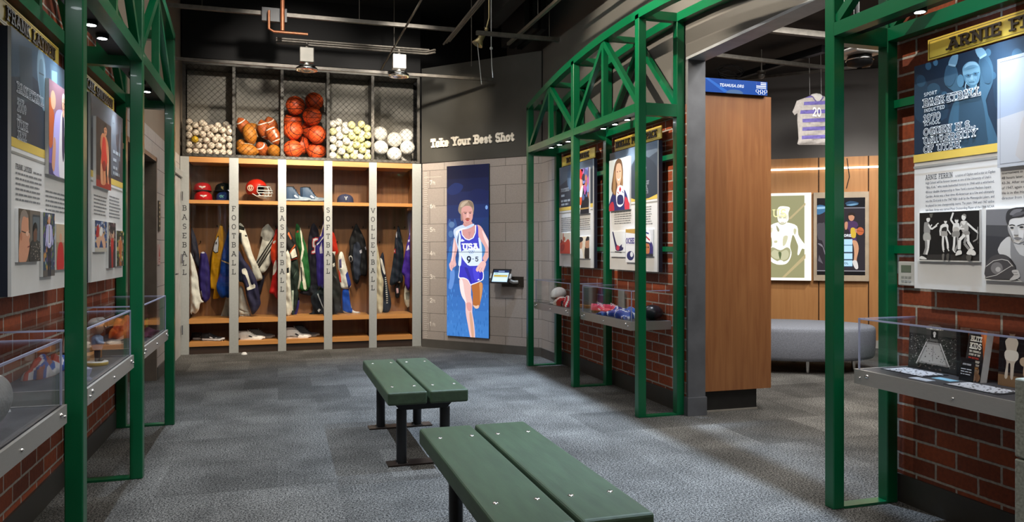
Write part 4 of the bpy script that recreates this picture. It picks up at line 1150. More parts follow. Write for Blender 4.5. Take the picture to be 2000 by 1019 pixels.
# --- far bay: football coach
f3 = PanelFrame(1, 7.75)
t = make_panel(f3, 'exhibit panel whose large photo shows a man in a red cap, by the diagonal wall', None, 0, 0)
def dr(a): a.blob(.36, .68, .1, .2, '#4a6076').poly([(.26, .75), (.3, .95), (.42, .95), (.47, .75)], '#34485c')
header(f3, t, ('#2e343d', '#44505c'), dr)
slab_lines(f3, t, .06, [('FOOTBALL', 1.885, .036, 'o'), (.10, 1.832, .03, 'b'), (.26, 1.775, .028, 'b'), (.22, 1.738, .028, 'b')])
mb = MB(); bartext(mb, f3.P(.06, 1.6, .001), f3.U, f3.V, f3.N, .4, 8, .02, .008, seed=24); bartext(mb, f3.P(.5, 1.57, .001), f3.U, f3.V, f3.N, .36, 6, .02, .008, seed=25); mb.build('body_print', PRINT, t)
o, a = board(f3, t, .50, .86, 1.625, 2.075, .016)
a.rect(0, 0, 1, 1, '#5a4a72').speck(0, .3, 1, 1, 50, ['#a7589a', '#4a5a8a', '#b06a4a', '#7a86c0'], .06, .14, 7).poly([(.1, .0), (.16, .4), (.45, .6), (.75, .48), (1, .3), (1, 0)], '#1e1f26').poly([(.2, 0), (.3, .45), (.46, .5), (.36, 0)], '#ece9e6').poly([(.2, .3), (.3, .55), (.5, .5), (.46, .2)], '#c8502c')
a.poly([(.14, .6), (.16, .8), (.35, .86), (.52, .78), (.56, .58), (.48, .42), (.3, .38), (.2, .46)], '#c48c74').poly([(.3, .42), (.5, .38), (.58, .6), (.5, .62)], '#e8e4de').poly([(.02, .76), (.14, .84), (.2, .96), (.45, .98), (.58, .84), (.5, .76), (.3, .8)], '#b02a2c').poly([(.5, .78), (.58, .88), (.7, .86), (.68, .72)], '#242632').rect(.0, .1, 1, .13, '#a88a50')
a.build('photo_print', PRINT, o)
o, a = board(f3, t, .055, .35, 1.225, 1.445, .012)
a.rect(0, 0, 1, 1, '#d7cdb8').poly([(0, 0), (0, .5), (.3, .62), (.5, .55), (.8, .7), (1, .5), (1, 0)], '#c2442a').poly([(.28, .4), (.3, .95), (.36, .95), (.38, .5)], '#b53a26').blob(.45, .72, .08, .1, '#b8704c').blob(.15, .6, .08, .1, '#8c2c20').poly([(.1, .1), (.4, .2), (.45, .45), (.1, .4)], '#a02c1c')
a.build('photo_print', PRINT, o)
o, a = board(f3, t, .575, .86, 1.18, 1.40, .012)
a.rect(0, 0, 1, 1, '#e3d6bf').poly([(0, 0), (0, .4), (.2, .5), (.36, .35), (.45, 0)], '#f0eeea').poly([(.06, .5), (.08, .8), (.3, .85), (.4, .65), (.3, .45)], '#c99878').poly([(.04, .72), (.1, .96), (.4, .95), (.42, .8)], '#2c2a2e').poly([(.6, 0), (.62, .5), (.8, .7), (1, .6), (1, 0)], '#2d2622').poly([(.66, .5), (.7, .85), (.9, .9), (1, .8), (1, .5)], '#b98a6c').poly([(.68, .8), (.8, .98), (1, .96), (1, .84)], '#22242a')
a.build('photo_print', PRINT, o)
name_plate(f3, 'gold name plate over the panel with the man in the red cap', 'RON MCBRIDE', .0, .90, 2.168, 2.268, .15, .76)

# --- second bay: sled racer
f4 = PanelFrame(1, 6.436)
t = make_panel(f4, 'exhibit panel whose large photo shows a smiling long-haired woman holding a helmet', None, 0, 0)
header(f4, t, ('#3a4450', '#5a6876'), lambda a: a.poly([(.45, .13), (.5, .7), (.75, .8), (1, .55), (1, .13)], '#2f3843'))
slab_lines(f4, t, .56, [('SKELETON', 1.99, .018, 's'), ('RACING', 1.935, .036, 'o'), ('INDUCTED', 1.905, .014, 's'), ('2016', 1.86, .036, 'o'), ('MOUNTAIN', 1.81, .032, 'o'), ('VIEW H.S.', 1.772, .032, 'o'), ('OLYMPICS', 1.734, .032, 'o')])
mb = MB(); bartext(mb, f4.P(.1, 1.6, .001), f4.U, f4.V, f4.N, .36, 6, .02, .008, seed=34); bartext(mb, f4.P(.56, 1.62, .001), f4.U, f4.V, f4.N, .28, 8, .02, .008, seed=35); mb.build('body_print', PRINT, t)
o, a = board(f4, t, .022, .446, 1.62, 2.08, .016)
a.rect(0, 0, 1, 1, '#cfdadf').poly([(.0, .0), (.05, .2), (.25, .4), (.5, .42), (.8, .36), (1, .05), (1, 0)], '#2c3168').poly([(0, 0), (.02, .12), (.2, .18), (.26, .0)], '#b83446').poly([(.78, .0), (.8, .25), (1, .1), (1, 0)], '#c03a48')
a.poly([(.12, .45), (.2, .7), (.3, .92), (.45, 1.0), (.62, .95), (.7, .75), (.68, .5), (.72, .36), (.6, .3), (.3, .3), (.2, .34)], '#6b4f38').poly([(.2, .4), (.24, .68), (.3, .8), (.34, .5), (.3, .32)], '#a8835c').poly([(.62, .4), (.6, .7), (.66, .78), (.7, .5)], '#8f6d4a')
a.poly([(.34, .78), (.36, .62), (.44, .5), (.54, .5), (.61, .62), (.63, .8), (.56, .9), (.4, .9)], '#dba98c').blob(.42, .75, .025, .012, '#2a2220', 8).blob(.55, .75, .025, .012, '#2a2220', 8).poly([(.41, .63), (.49, .6), (.57, .63), (.49, .57)], '#f0ece8').poly([(.42, .5), (.44, .4), (.55, .4), (.56, .5)], '#cf9a7e')
a.poly([(.4, .12), (.36, .3), (.42, .44), (.55, .48), (.7, .44), (.76, .3), (.72, .12), (.55, .06)], '#dfe2e8').poly([(.44, .12), (.42, .26), (.55, .3), (.7, .26), (.7, .12)], '#252a55').poly([(.5, .4), (.56, .46), (.62, .4), (.56, .34)], '#b8303c', False).line([(.42, .36), (.5, .32)], .02, '#b8303c').line([(.66, .36), (.72, .32)], .02, '#2b3a80')
a.build('photo_print', PRINT, o)
o, a = board(f4, t, .045, .355, 1.205, 1.432, .012)
a.rect(0, 0, 1, 1, '#d9dde0').rect(0, .16, 1, .2, '#8f959b').poly([(.12, .98), (.2, .98), (.42, .5), (.62, .42), (.78, .5), (.86, .42), (.84, .28), (.6, .22), (.38, .26), (.3, .45)], '#2f2d58').poly([(.4, .4), (.5, .46), (.62, .38), (.56, .26), (.42, .28)], '#b73a52').blob(.83, .45, .06, .08, '#d4d8de').line([(.3, .2), (.75, .17)], .04, '#2b2c33')
a.build('photo_print', PRINT, o)
o, a = board(f4, t, .365, .60, 1.16, 1.448, .014)
a.rect(0, 0, 1, 1, '#d9dadd').poly([(0, .9), (0, 1), (1, 1), (1, .84)], '#b28e4a', False)
strokes(a.mb, 'OCHE', a.pt(.04, .56) + f4.N * .002, f4.U, f4.V, f4.N, .05, .18, 0, 0, '#4a3f86', serif=True)
a.blob(.4, .2, .3, .14, '#2b2f62').blob(.5, .24, .12, .08, '#d5d8dd')
a.build('photo_print', PRINT, o)
o, a = board(f4, t, .685, .87, 1.215, 1.435, .012)
a.rect(0, 0, 1, 1, '#c9ccd2').poly([(0, .1), (.05, .4), (.3, .5), (.8, .55), (1, .35), (1, .1)], '#3c3470').poly([(.1, .5), (.12, .85), (.35, .98), (.65, .96), (.8, .75), (.75, .5), (.5, .44)], '#dfe0e4').poly([(.2, .12), (.2, .42), (.42, .5), (.66, .42), (.66, .14), (.42, .08)], '#b9754e').blob(.33, .34, .06, .03, '#2a2020', 8).blob(.54, .34, .06, .03, '#2a2020', 8).rect(0, 0, 1, .1, '#30313a').line([(.2, .8), (.7, .6)], .06, '#b0303e').line([(.3, .9), (.6, .85)], .05, '#2b3a80').line([(.16, .5), (.42, .52), (.72, .48)], .05, '#262a4a')
a.build('photo_print', PRINT, o)
name_plate(f4, 'gold name plate over the panel with the woman holding a helmet', 'NOELLE PIKUS-PACE', .045, .93, 2.168, 2.272, .075, .86)

# --- near panel: basketball player of the forties
f5 = PanelFrame(1, 2.926)
t = make_panel(f5, 'blue-headed exhibit panel with black and white basketball photos, nearest the camera', None, 0, 0)
AX = 2.92
a = Art((AX - 0.0006, 0, 0), (-1, 0, 0), win=(1780, 60, 3.773))
a.clip = (f5.P(0, 1.655, .0006), f5.U * PW, f5.V * (PZ1 - 1.655))
a.frame = (f5.P(0, 0, .0006), f5.U, f5.V)
a.rect(0, 1.727, PW, PZ1, '#1c2c3e'); a.frame = None
W5 = lambda x, y: (x, y)
a.poly([(25, 620), (25, 360), (60, 320), (110, 370), (130, 440), (200, 430), (260, 480), (260, 640), (100, 680)], '#22384c').poly([(560, 130), (800, 60), (1000, 30), (1000, 500), (660, 600), (600, 400)], '#203549')
a.blob(70, 370, 35, 45, '#2b4a61').blob(125, 260, 22, 30, '#3c627c').blob(178, 235, 18, 24, '#4a7693').blob(600, 330, 25, 30, '#2f5069').blob(565, 160, 22, 28, '#3a5d75').blob(165, 430, 48, 45, '#2a465b').blob(245, 470, 22, 24, '#2f5068').blob(780, 180, 40, 50, '#2d4a60')
a.poly([(290, 850), (270, 700), (300, 560), (330, 470), (250, 400), (244, 320), (268, 250), (326, 262), (345, 330), (345, 380), (420, 440), (500, 430), (500, 290), (500, 205), (555, 175), (600, 260), (600, 380), (560, 480), (545, 560), (600, 700), (640, 860), (480, 870)], '#36566c')
a.poly([(350, 840), (330, 640), (350, 480), (420, 445), (500, 460), (540, 600), (560, 830)], '#2a4356').poly([(326, 470), (312, 600), (300, 720), (300, 850), (335, 840), (350, 600), (350, 500)], '#36586f').poly([(520, 480), (540, 600), (570, 830), (610, 850), (570, 640), (545, 500)], '#36586f')
a.poly([(272, 250), (300, 185), (345, 178), (326, 262)], '#6d93a9').poly([(470, 138), (520, 125), (552, 170), (504, 205)], '#6d93a9').poly([(272, 256), (324, 266), (326, 252), (276, 242)], '#8db0c2', False).poly([(502, 196), (552, 166), (556, 180), (506, 210)], '#8db0c2', False)
a.poly([(250, 320), (258, 400), (300, 400), (330, 330), (318, 280), (275, 275)], '#34536a').poly([(508, 230), (545, 210), (590, 290), (585, 380), (540, 380), (515, 300)], '#314f65')
a.blob(362, 370, 26, 48, '#47708a').poly([(376, 300), (384, 262), (420, 230), (470, 228), (500, 258), (508, 310), (498, 370), (470, 410), (430, 412), (396, 372)], '#5f879e').poly([(390, 275), (420, 234), (470, 232), (496, 262), (470, 252), (430, 256)], '#7da2b6').poly([(404, 372), (430, 412), (468, 410), (492, 376), (470, 395), (430, 396)], '#426880')
a.line([(396, 330), (440, 322), (500, 306)], 5, '#22384a').blob(420, 332, 22, 14, '#3d627b').blob(474, 318, 22, 14, '#3d627b').blob(420, 330, 8, 5, '#1d3040').blob(472, 317, 8, 5, '#1d3040').poly([(442, 325), (434, 358), (456, 360), (450, 324)], '#7197ad').line([(424, 380), (466, 375)], 6, '#3a5c74').line([(416, 362), (424, 384)], 4, '#4a7088').line([(474, 354), (476, 378)], 4, '#4a7088').line([(404, 272), (460, 256)], 3, '#5a8299').line([(408, 284), (470, 268)], 3, '#557d94').poly([(384, 330), (398, 330), (402, 380), (392, 366)], '#48708a').poly([(488, 320), (506, 310), (498, 366), (480, 390)], '#527a93').line([(404, 380), (396, 420), (440, 470), (482, 400)], 7, '#7fa3b6').poly([(420, 420), (445, 470), (470, 412)], '#547d95', False)
a.frame = (f5.P(0, 0, .0006), f5.U, f5.V)
a.rect(0, 1.69, PW, 1.727, '#c9ae52').rect(0, 1.662, PW, 1.672, '#8e8d88')
a.build('header_print', PRINT, t)
mb = MB()
for txt, u, z, h, k in (('SPORT', .062, 1.989, .018, 's'), ('BASKETBALL', .06, 1.938, .041, 'o'), ('INDUCTED', .062, 1.914, .018, 's'), ('1970', .06, 1.868, .037, 'o'), ('SCHOOL', .062, 1.850, .018, 's'), ('OGDEN H.S.,', .06, 1.803, .037, 'o'), ('UNIVERSITY', .06, 1.762, .037, 'o'), ('OF UTAH', .06, 1.721, .037, 'o')):
    z += 0.006
    W0 = sum(GLY[c][0] + 0.1 for c in txt) - 0.1
    if k == 'o':
        kk = {'BASKETBALL': .305, '1970': .095, 'OGDEN H.S.,': .28, 'UNIVERSITY': .285, 'OF UTAH': .2}[txt] / (W0 * h)
        strokes(mb, txt, f5.P(u, z, 0.0056), f5.U * kk, f5.V, f5.N, h, 0.23, 0, 0, '#d5dee4', sp=.1)
        strokes(mb, txt, f5.P(u, z, 0.0059), f5.U * kk, f5.V, f5.N, h, 0.11, 0, 0, '#1c2c3e', sp=.1, mth=.23)
    else:
        strokes(mb, txt, f5.P(u, z, 0.0056), f5.U, f5.V, f5.N, h, 0.14, 0, 0, '#c5d0d8', serif=False, sp=.12)
mb.build('header_lettering', PRINT, t)
mb = MB()
strokes(mb, 'ARNIE FERRIN', f5.P(.067, 1.602, .001), f5.U * .70, f5.V, f5.N, .0235, .12, 0, 0, '#33363c', sp=.12)
mb.build('body_heading', PRINT, t)
para = ['High School will be forever known as one of the University of Utah\u2019s', '\u201cBlitz Kids,\u201d who made basketball history in 1944 with a whirlwind,', '48-hour double championship in New York\u2019s storied Madison Square', 'Garden. Arnie was a four-time All-American as a Ute and ultimately', 'was the 33rd pick in the 1947 NBA draft by the Minneapolis Lakers, and', 'he played for two championship teams. The years 1944 and 1947 define', 'him best. Arnie was named Most Outstanding Player of the 1944 NCAA']
fonttext('a native of Ogden and a star at Ogden', f5.P(.232, 1.603, .001), f5.U, f5.V, .0165, INK, 'body_text', t, .20)
for i, ln in enumerate(para):
    fonttext(ln, f5.P(.067, 1.582 - .0212 * i, .001), f5.U, f5.V, .0165, INK, 'body_text', t, .36 if i not in (0, 2) else .345)
for i, ln in enumerate(['tournament in which', '48 hours later, beat', '43-36. After service', 'of 1947, again winning', 'He is in the Helms B', 'director from 1976-8']):
    fonttext(ln, f5.P(.462, 1.592 - .0212 * i, .001), f5.U, f5.V, .0165, INK, 'body_text', t)
# overlay board: portrait of a player, mostly outside the frame
o, a = board(f5, t, .455, .87, 1.62, 2.077, .016)
a.rect(0, 0, 1, 1, '#8d9bb0').poly([(0, 0), (0, .45), (.4, .5), (1, .5), (1, 0)], '#a9adb4', False).rect(.03, .03, .033, .97, '#5a6068').rect(.03, .965, .97, .97, '#5a6068').rect(.03, .03, .97, .034, '#5a6068')
a.poly([(.26, .04), (.24, .25), (.28, .42), (.42, .5), (.8, .5), (.95, .38), (.97, .04)], '#a9a7a8').poly([(.38, .04), (.4, .34), (.52, .42), (.72, .42), (.84, .32), (.86, .04)], '#e3e3e3')
portrait(a, .62, .68, .16, '#c9c9c9', '#3a3a3c', .95)
a.build('photo_print', PRINT, o)
# team photo
o, a = board(f5, t, .031, .365, 1.22, 1.449, .012)
a.frame = None; a.win = (1780, 390, 5.995); a.p0 = Vector((AX - .0126, 0, 0))
K = '#d8d6d0'; G2 = '#8d8b87'
# window coordinates lie on the panel plane; nudge to the raised board's own plane
a.poly([(96, 155), (822, 122), (815, 716), (96, 700)], '#1d1b1a', False)
a.poly([(96, 640), (815, 640), (815, 716), (96, 700)], '#34312f', False).poly([(210, 165), (252, 160), (240, 208), (222, 208)], '#5a5750', False)
def limb(pts, w, c): a.line(pts, w, c)
a.poly([(176, 205), (196, 196), (216, 210), (218, 240), (200, 262), (180, 250)], K).poly([(172, 222), (176, 200), (210, 196), (216, 212), (190, 212)], '#2a2826').poly([(150, 280), (165, 262), (200, 268), (216, 310), (215, 400), (150, 400)], G2)
limb([(200, 290), (235, 345), (300, 300)], 20, K); limb([(285, 300), (318, 272)], 12, K); limb([(228, 310), (240, 290)], 12, K)
a.poly([(145, 395), (212, 392), (228, 462), (190, 484), (142, 470)], '#a5a29b'); limb([(200, 470), (190, 570), (170, 640)], 34, K); limb([(172, 480), (175, 560), (150, 640)], 26, G2)
a.poly([(96, 690), (110, 660), (150, 668), (180, 696)], K).poly([(128, 640), (180, 648), (178, 664), (126, 656)], '#141312', False)
a.blob(400, 252, 17, 26, K).poly([(384, 246), (390, 226), (412, 226), (418, 246)], '#2a2826').poly([(352, 295), (385, 280), (425, 285), (430, 320), (412, 375), (350, 375), (345, 330)], K).poly([(362, 330), (410, 318), (410, 372), (356, 372)], '#2b2927')
limb([(350, 300), (335, 360), (340, 420)], 15, K); limb([(428, 300), (425, 350), (462, 405)], 14, K); a.poly([(350, 372), (412, 372), (420, 424), (352, 430)], '#9a9790'); limb([(372, 425), (368, 520), (376, 590)], 24, K); limb([(404, 425), (424, 510), (428, 570)], 24, K); limb([(372, 590), (380, 612)], 12, K); limb([(426, 570), (440, 600)], 12, K)
a.blob(530, 240, 22, 32, K).poly([(508, 230), (520, 208), (545, 208), (552, 232)], '#2a2826').poly([(490, 290), (520, 272), (560, 280), (560, 370), (488, 380)], K); limb([(500, 290), (462, 235), (490, 150)], 20, K); a.blob(522, 352, 36, 36, '#b3aea5').poly([(484, 376), (560, 370), (560, 430), (480, 436)], '#86837d'); limb([(505, 430), (500, 530), (490, 590)], 26, K); limb([(540, 430), (545, 520), (510, 600)], 22, G2); limb([(488, 590), (515, 618)], 14, K)
a.blob(612, 205, 25, 36, K).poly([(596, 180), (615, 164), (640, 176), (642, 216), (628, 190)], '#7d7a74').poly([(570, 280), (600, 244), (650, 252), (668, 300), (662, 370), (600, 380)], '#a9a6a0').poly([(580, 255), (610, 250), (640, 252), (616, 300)], K); limb([(655, 275), (720, 335), (800, 400)], 22, K); limb([(590, 300), (560, 340), (620, 340)], 18, K)
a.poly([(610, 375), (668, 364), (685, 400), (640, 440), (590, 420)], '#8c8983'); limb([(625, 410), (565, 470), (560, 580)], 36, K); limb([(660, 410), (665, 490), (720, 580)], 34, K); limb([(640, 440), (620, 510), (680, 585)], 30, G2); a.poly([(515, 650), (535, 600), (580, 590), (590, 632), (545, 648)], K).poly([(645, 632), (680, 575), (712, 572), (706, 640)], K).poly([(700, 642), (720, 585), (755, 620), (745, 650)], K)
a.blob(782, 330, 10, 16, G2); limb([(780, 345), (785, 400)], 24, G2); limb([(780, 400), (770, 460), (722, 490)], 15, G2); limb([(790, 400), (785, 510)], 14, G2); a.poly([(360, 640), (385, 632), (380, 702), (362, 702)], '#6f6c66').poly([(412, 640), (440, 632), (436, 704), (415, 704)], '#57544f').poly([(640, 655), (700, 650), (690, 712), (655, 712)], '#56534e')
a.build('photo_print', PRINT, o)
# player crouching with a ball
o, a = board(f5, t, .387, .72, 1.143, 1.449, .014)
a.frame = None; a.win = (1780, 390, 5.995); a.p0 = Vector((AX - .0146, 0, 0))
a.poly([(876, 118), (2300, 60), (2300, 1010), (866, 922)], '#4a4a4d', False).poly([(876, 118), (2300, 60), (2300, 320), (876, 296)], '#77777b', False).poly([(876, 420), (1200, 440), (1200, 700), (870, 760)], '#3c3c40', False)
a.poly([(1020, 620), (1030, 540), (1070, 480), (1150, 430), (1240, 520), (1330, 560), (1500, 560), (1700, 600), (1700, 980), (1250, 940), (1160, 780)], '#c6c5c4').poly([(1170, 440), (1200, 500), (1330, 650), (1420, 640), (1460, 980), (1260, 930), (1170, 700), (1160, 560)], '#8a8a8c').poly([(1190, 480), (1270, 640), (1400, 660), (1390, 580), (1300, 520)], '#c2c2c2')
a.poly([(1128, 270), (1135, 180), (1180, 130), (1300, 110), (1420, 140), (1440, 300), (1420, 420), (1360, 500), (1260, 520), (1200, 480), (1160, 400)], '#d4d3d2').poly([(1330, 300), (1420, 300), (1400, 450), (1330, 510), (1260, 520), (1310, 440)], '#a3a2a2').poly([(1105, 230), (1120, 140), (1180, 100), (1320, 80), (1440, 110), (1450, 220), (1380, 170), (1300, 205), (1200, 215), (1150, 240), (1135, 300)], '#39383a').poly([(1150, 170), (1200, 115), (1300, 110), (1260, 150), (1200, 180)], '#77767a').poly([(1180, 200), (1230, 150), (1330, 140), (1290, 180)], '#5c5b5f')
a.line([(1145, 300), (1180, 292), (1212, 302)], 12, '#39383a').line([(1240, 306), (1300, 288), (1340, 292)], 12, '#39383a').blob(1178, 328, 22, 10, '#2a292b', 8).blob(1290, 320, 26, 11, '#2a292b', 8).poly([(1216, 300), (1196, 380), (1212, 416), (1250, 410), (1240, 320)], '#bdbcbb').line([(1200, 412), (1250, 414)], 8, '#6a696a').poly([(1196, 448), (1240, 436), (1300, 452), (1240, 470)], '#7a7879').line([(1200, 500), (1250, 518), (1320, 490)], 8, '#4e4d4e').poly([(1128, 300), (1140, 390), (1200, 480), (1180, 400)], '#9c9b9b')
a.poly([(872, 910), (874, 760), (920, 680), (1010, 640), (1110, 650), (1190, 720), (1225, 830), (1190, 920), (1100, 930)], '#4d4b4d').blob(1000, 800, 70, 70, '#7d7b7c').blob(1015, 815, 30, 30, '#b5b3b2').line([(875, 780), (960, 715), (1060, 696), (1130, 712), (1190, 780)], 8, '#c9c7c4').line([(872, 910), (1000, 880), (1110, 810), (1185, 765)], 8, '#c9c7c4').line([(1150, 690), (1215, 770), (1225, 880)], 10, '#1f1e20')
a.poly([(1180, 850), (1182, 825), (1240, 820), (1260, 850), (1270, 900), (1230, 930), (1190, 940), (1150, 935), (1200, 880)], '#c2c0be').line([(1185, 850), (1240, 850)], 6, '#706e6e').line([(1200, 880), (1250, 876)], 5, '#706e6e')
a.build('photo_print', PRINT, o)
name_plate(f5, 'gold name plate over the blue-headed panel nearest the camera', 'ARNIE FERRIN', .05, .92, 2.17, 2.268, .17, .80)
# ------------------------------------------------------------------ locker unit
DIVX = [(-1.125, -1.026), (-.571, -.4635), (0, .098), (.557, .659), (1.122, 1.22), (1.683, 1.80)]
LW = ['BASEBALL', 'FOOTBALL', 'BASKETBALL', 'SOFTBALL', 'VOLLEYBALL', None]
YF, YK = 9.92, 10.40
lk = thing('locker_unit', 'five-bay wooden locker unit with silver uprights lettered with the sports', 'lockers', (.34, YF, 0))
for i, ((a, b), word) in enumerate(zip(DIVX, LW)):
    d = MB().box(a, b, YF, YF + .03, 0, 2.39).build('upright', SILVER, lk)
    d['label'] = 'silver upright' + (' lettered ' + word if word else ' without lettering')
    MB().box(a + .02, b - .02, YF + .03, YK, 0, 2.39).build('side_panel', WOODL, lk)
    if word:
        mb = MB(); xc = (a + b) / 2
        z = 1.797
        for ch in word:
            strokes(mb, ch, (xc, YF - .0012, z - .062), (1, 0, 0), (0, 0, 1), (0, -1, 0), .064, .12, 0, align='c', sp=0)
            z -= .1105
        mb.build('lettering', LETTER, d)
for i in range(5):
    a, b = DIVX[i][1] - .02, DIVX[i + 1][0] + .02
    MB().box(a, b, YK - .012, YK, 0, 2.39).build('back_panel', WOODL, lk)
    for nm, z0, z1, yf in (('top_board', 2.325, 2.39, 0.004), ('hat_shelf', 1.825, 1.868, .004), ('bench_shelf', .37, .425, .002), ('shoe_shelf', .092, .145, .002)):
        MB().box(a + (.0205 if yf < .03 else 0), b - .0205, YF + yf, YK - .012, z0, z1).build(nm, WOODX, lk)
    MB().box(a + .0205, b - .0205, YF + .02, YF + .04, 0, .092).build('kick_board', WOODD, lk)
    MB().box(a + .021, b - .021, YF + .012, YF + .017, .43, 1.822).box(a + .021, b - .021, YF + .012, YF + .017, 1.871, 2.322).build('glass_pane', GLASS, lk)
    mb = MB()
    for k, xx in enumerate((a + (b - a) * .22, a + (b - a) * .62, a + (b - a) * .9)):
        mb.tube([(xx, YK - .012, 1.56 if k != 0 else 1.36), (xx, YK - .05, 1.56 if k != 0 else 1.36), (xx, YK - .06, 1.575 if k != 0 else 1.375)], .006, 6)
    mb.build('coat_peg', BLACKM, lk)

# ------------------------------------------------------------------ ball cage
cg = thing('ball_cage', 'grey steel ball cage with chain-link front on top of the lockers', 'cage', (.34, YF, 2.395))
CX0, CX1, CZ0, CZ1, CYB = -1.10, 1.78, 2.395, 3.545, 10.42
BINS = [-1.085, -.517, .049, .608, 1.171, 1.745]
MB().box(CX0, CX1, CYB, CYB + .012, CZ0, CZ1).build('back_panel', CAGEBACK, cg)
MB().box(CX0, CX1, YF + .01, CYB, CZ0, CZ0 + .02).build('floor_panel', CAGEM, cg)
MB().box(CX0, CX1, YF + .05, CYB, CZ1 - .01, CZ1).build('top_panel', CAGEM, cg)
mb = MB()
for x in (CX0, CX1 - .035): mb.box(x, x + .035, YF - .005, YF + .03, CZ0, CZ1)
mb.box(CX0 + .035, CX1 - .035, YF - .005, YF + .03, CZ1 - .035, CZ1).box(CX0 + .035, CX1 - .035, YF - .005, YF + .03, CZ0, CZ0 + .032)
mb.build('frame', CAGEM, cg)
for x in BINS[1:-1]:
    MB().box(x - .018, x + .018, YF + .012, YF + .03, CZ0 + .03, CZ1 - .03).box(x - .004, x + .004, YF + .03, CYB, CZ0 + .02, CZ1 - .01).build('divider', CAGEM, cg)
# woven chain link: every wire zigzags and hooks round its neighbour
mb = MB(); p = .0178; r = .0021; dz = .0356
x0, x1, z0, z1 = CX0 + .01, CX1 - .01, CZ0 + .01, CZ1 - .012
n = int((x1 - x0) / (2 * p)); m = int((z1 - z0) / dz)
for i in range(n):
    for sgn in (0,):
        xb = x0 + p + i * 2 * p
        pts = []
        for k in range(m + 1):
            side = (1 if k % 2 else -1) * (1 if i % 2 else -1)
            pts.append((xb + side * p * 1.06, YF - .008 + (.0022 if k % 2 else -.0022), z0 + k * dz))
        vs = []
        mb.tube(pts, r, 4, smooth=False)
mb.build('chain_link', WIRE, cg)

# ------------------------------------------------------------------ balls
def seam_curve(R, n=64, A=0.44):
    out = []
    for i in range(n):
        t = 2 * PI * i / n
        # baseball seam
        a = PI / 2 - (PI / 2 - A) * math.cos(t)
        b = t / 2 * 0 + math.sin(2 * t) * A
        v = Vector((math.sin(a) * math.cos(t / 1), math.sin(a) * math.sin(t), math.cos(a)))
        x = math.cos(t) * .78 + math.cos(3 * t) * .22 * .9; y = math.sin(t) * .78 - math.sin(3 * t) * .22 * .9; z = .86 * math.sin(2 * t) * .8
        v = Vector((x, y, z)).normalized()
        out.append(v * R)
    return out
def stitched_ball(name, R, base, stitch, n=20):
    mb = MB().sphere((0, 0, 0), R, n, 0, base)
    mb.tube(seam_curve(R * 1.0), R * .045, 4, 0, stitch, closed=True)
    return mb.build(name, LEATHER)
def ball_shader(name, base, line, kind):
    m, nt, b = nmat(name)
    tc = nod(nt, 'ShaderNodeTexCoord'); sp = nod(nt, 'ShaderNodeSeparateXYZ')
    nv = nod(nt, 'ShaderNodeVectorMath', operation='NORMALIZE'); nt.links.new(tc.outputs['Object'], nv.inputs[0]); nt.links.new(nv.outputs[0], sp.inputs[0])
    def mth(op, a, b_=None, c=None):
        q = nod(nt, 'ShaderNodeMath', operation=op)
        for i, v in enumerate((a, b_, c)):
            if v is None: continue
            if isinstance(v, (int, float)): q.inputs[i].default_value = v
            else: nt.links.new(v, q.inputs[i])
        return q.outputs[0]
    X, Y, Z = sp.outputs
    aX, aY, aZ = mth('ABSOLUTE', X), mth('ABSOLUTE', Y), mth('ABSOLUTE', Z)
    if kind == 'basket':
        d = mth('MINIMUM', aX, aZ)
        cv = mth('ABSOLUTE', mth('SUBTRACT', aX, mth('MULTIPLY_ADD', mth('MULTIPLY', Z, Z), -.35, .66)))
        d = mth('MINIMUM', d, cv)
    else:
        g = []
        for (A, Bq) in ((X, Z), (Y, X), (Z, Y)):
            q = mth('ABSOLUTE', mth('SUBTRACT', mth('ABSOLUTE', A), .28)); q = mth('ADD', q, mth('MULTIPLY', mth('LESS_THAN', mth('ABSOLUTE', Bq), .52), 1)); g.append(q)
        d = mth('MINIMUM', mth('MINIMUM', g[0], g[1]), g[2])
    fac = mth('LESS_THAN', d, .028 if kind == 'basket' else .02)
    nz = nod(nt, 'ShaderNodeTexNoise'); nz.inputs['Scale'].default_value = 12; nt.links.new(tc.outputs['Object'], nz.inputs['Vector'])
    c = lin(base); r = ramp(nt, [(.3, tuple(k * .8 for k in c[:3]) + (1,)), (.7, tuple(min(1, k * 1.15) for k in c[:3]) + (1,))]); nt.links.new(nz.outputs[0], r.inputs[0])
    mx = nod(nt, 'ShaderNodeMix', data_type='RGBA'); nt.links.new(fac, mx.inputs[0]); nt.links.new(r.outputs[0], mx.inputs[6]); mx.inputs[7].default_value = lin(line)
    nt.links.new(mx.outputs[2], b.inputs['Base Color']); b.inputs['Roughness'].default_value = .5
    vz = nod(nt, 'ShaderNodeTexVoronoi'); vz.inputs['Scale'].default_value = 220; nt.links.new(tc.outputs['Object'], vz.inputs['Vector'])
    bp = nod(nt, 'ShaderNodeBump'); bp.inputs['Strength'].default_value = .25; bp.inputs['Distance'].default_value = .002; nt.links.new(vz.outputs[0], bp.inputs['Height']); nt.links.new(bp.outputs[0], b.inputs['Normal'])
    return m
def relax(P, R, lo, hi, it=160, grav=.0016, seed=1, wt=(1, 1, 1)):
    """push overlapping balls apart and let them settle inside their bin"""
    P = np.array(P, float); R = np.array(R, float); lo = np.array(lo); hi = np.array(hi)
    for k in range(it):
        if k < it * .6: P[:, 2] -= grav
        for _ in range(4):
            d = P[:, None, :] - P[None, :, :]; L = np.sqrt((d ** 2).sum(-1)) + 1e-9
            m = R[:, None] + R[None, :] + .0006; ov = np.clip(m - L, 0, None); np.fill_diagonal(ov, 0)
            P += (d / L[..., None] * (ov * .48)[..., None]).sum(1) * np.array(wt)
            P = np.minimum(np.maximum(P, lo + R[:, None]), hi - R[:, None])
    return P
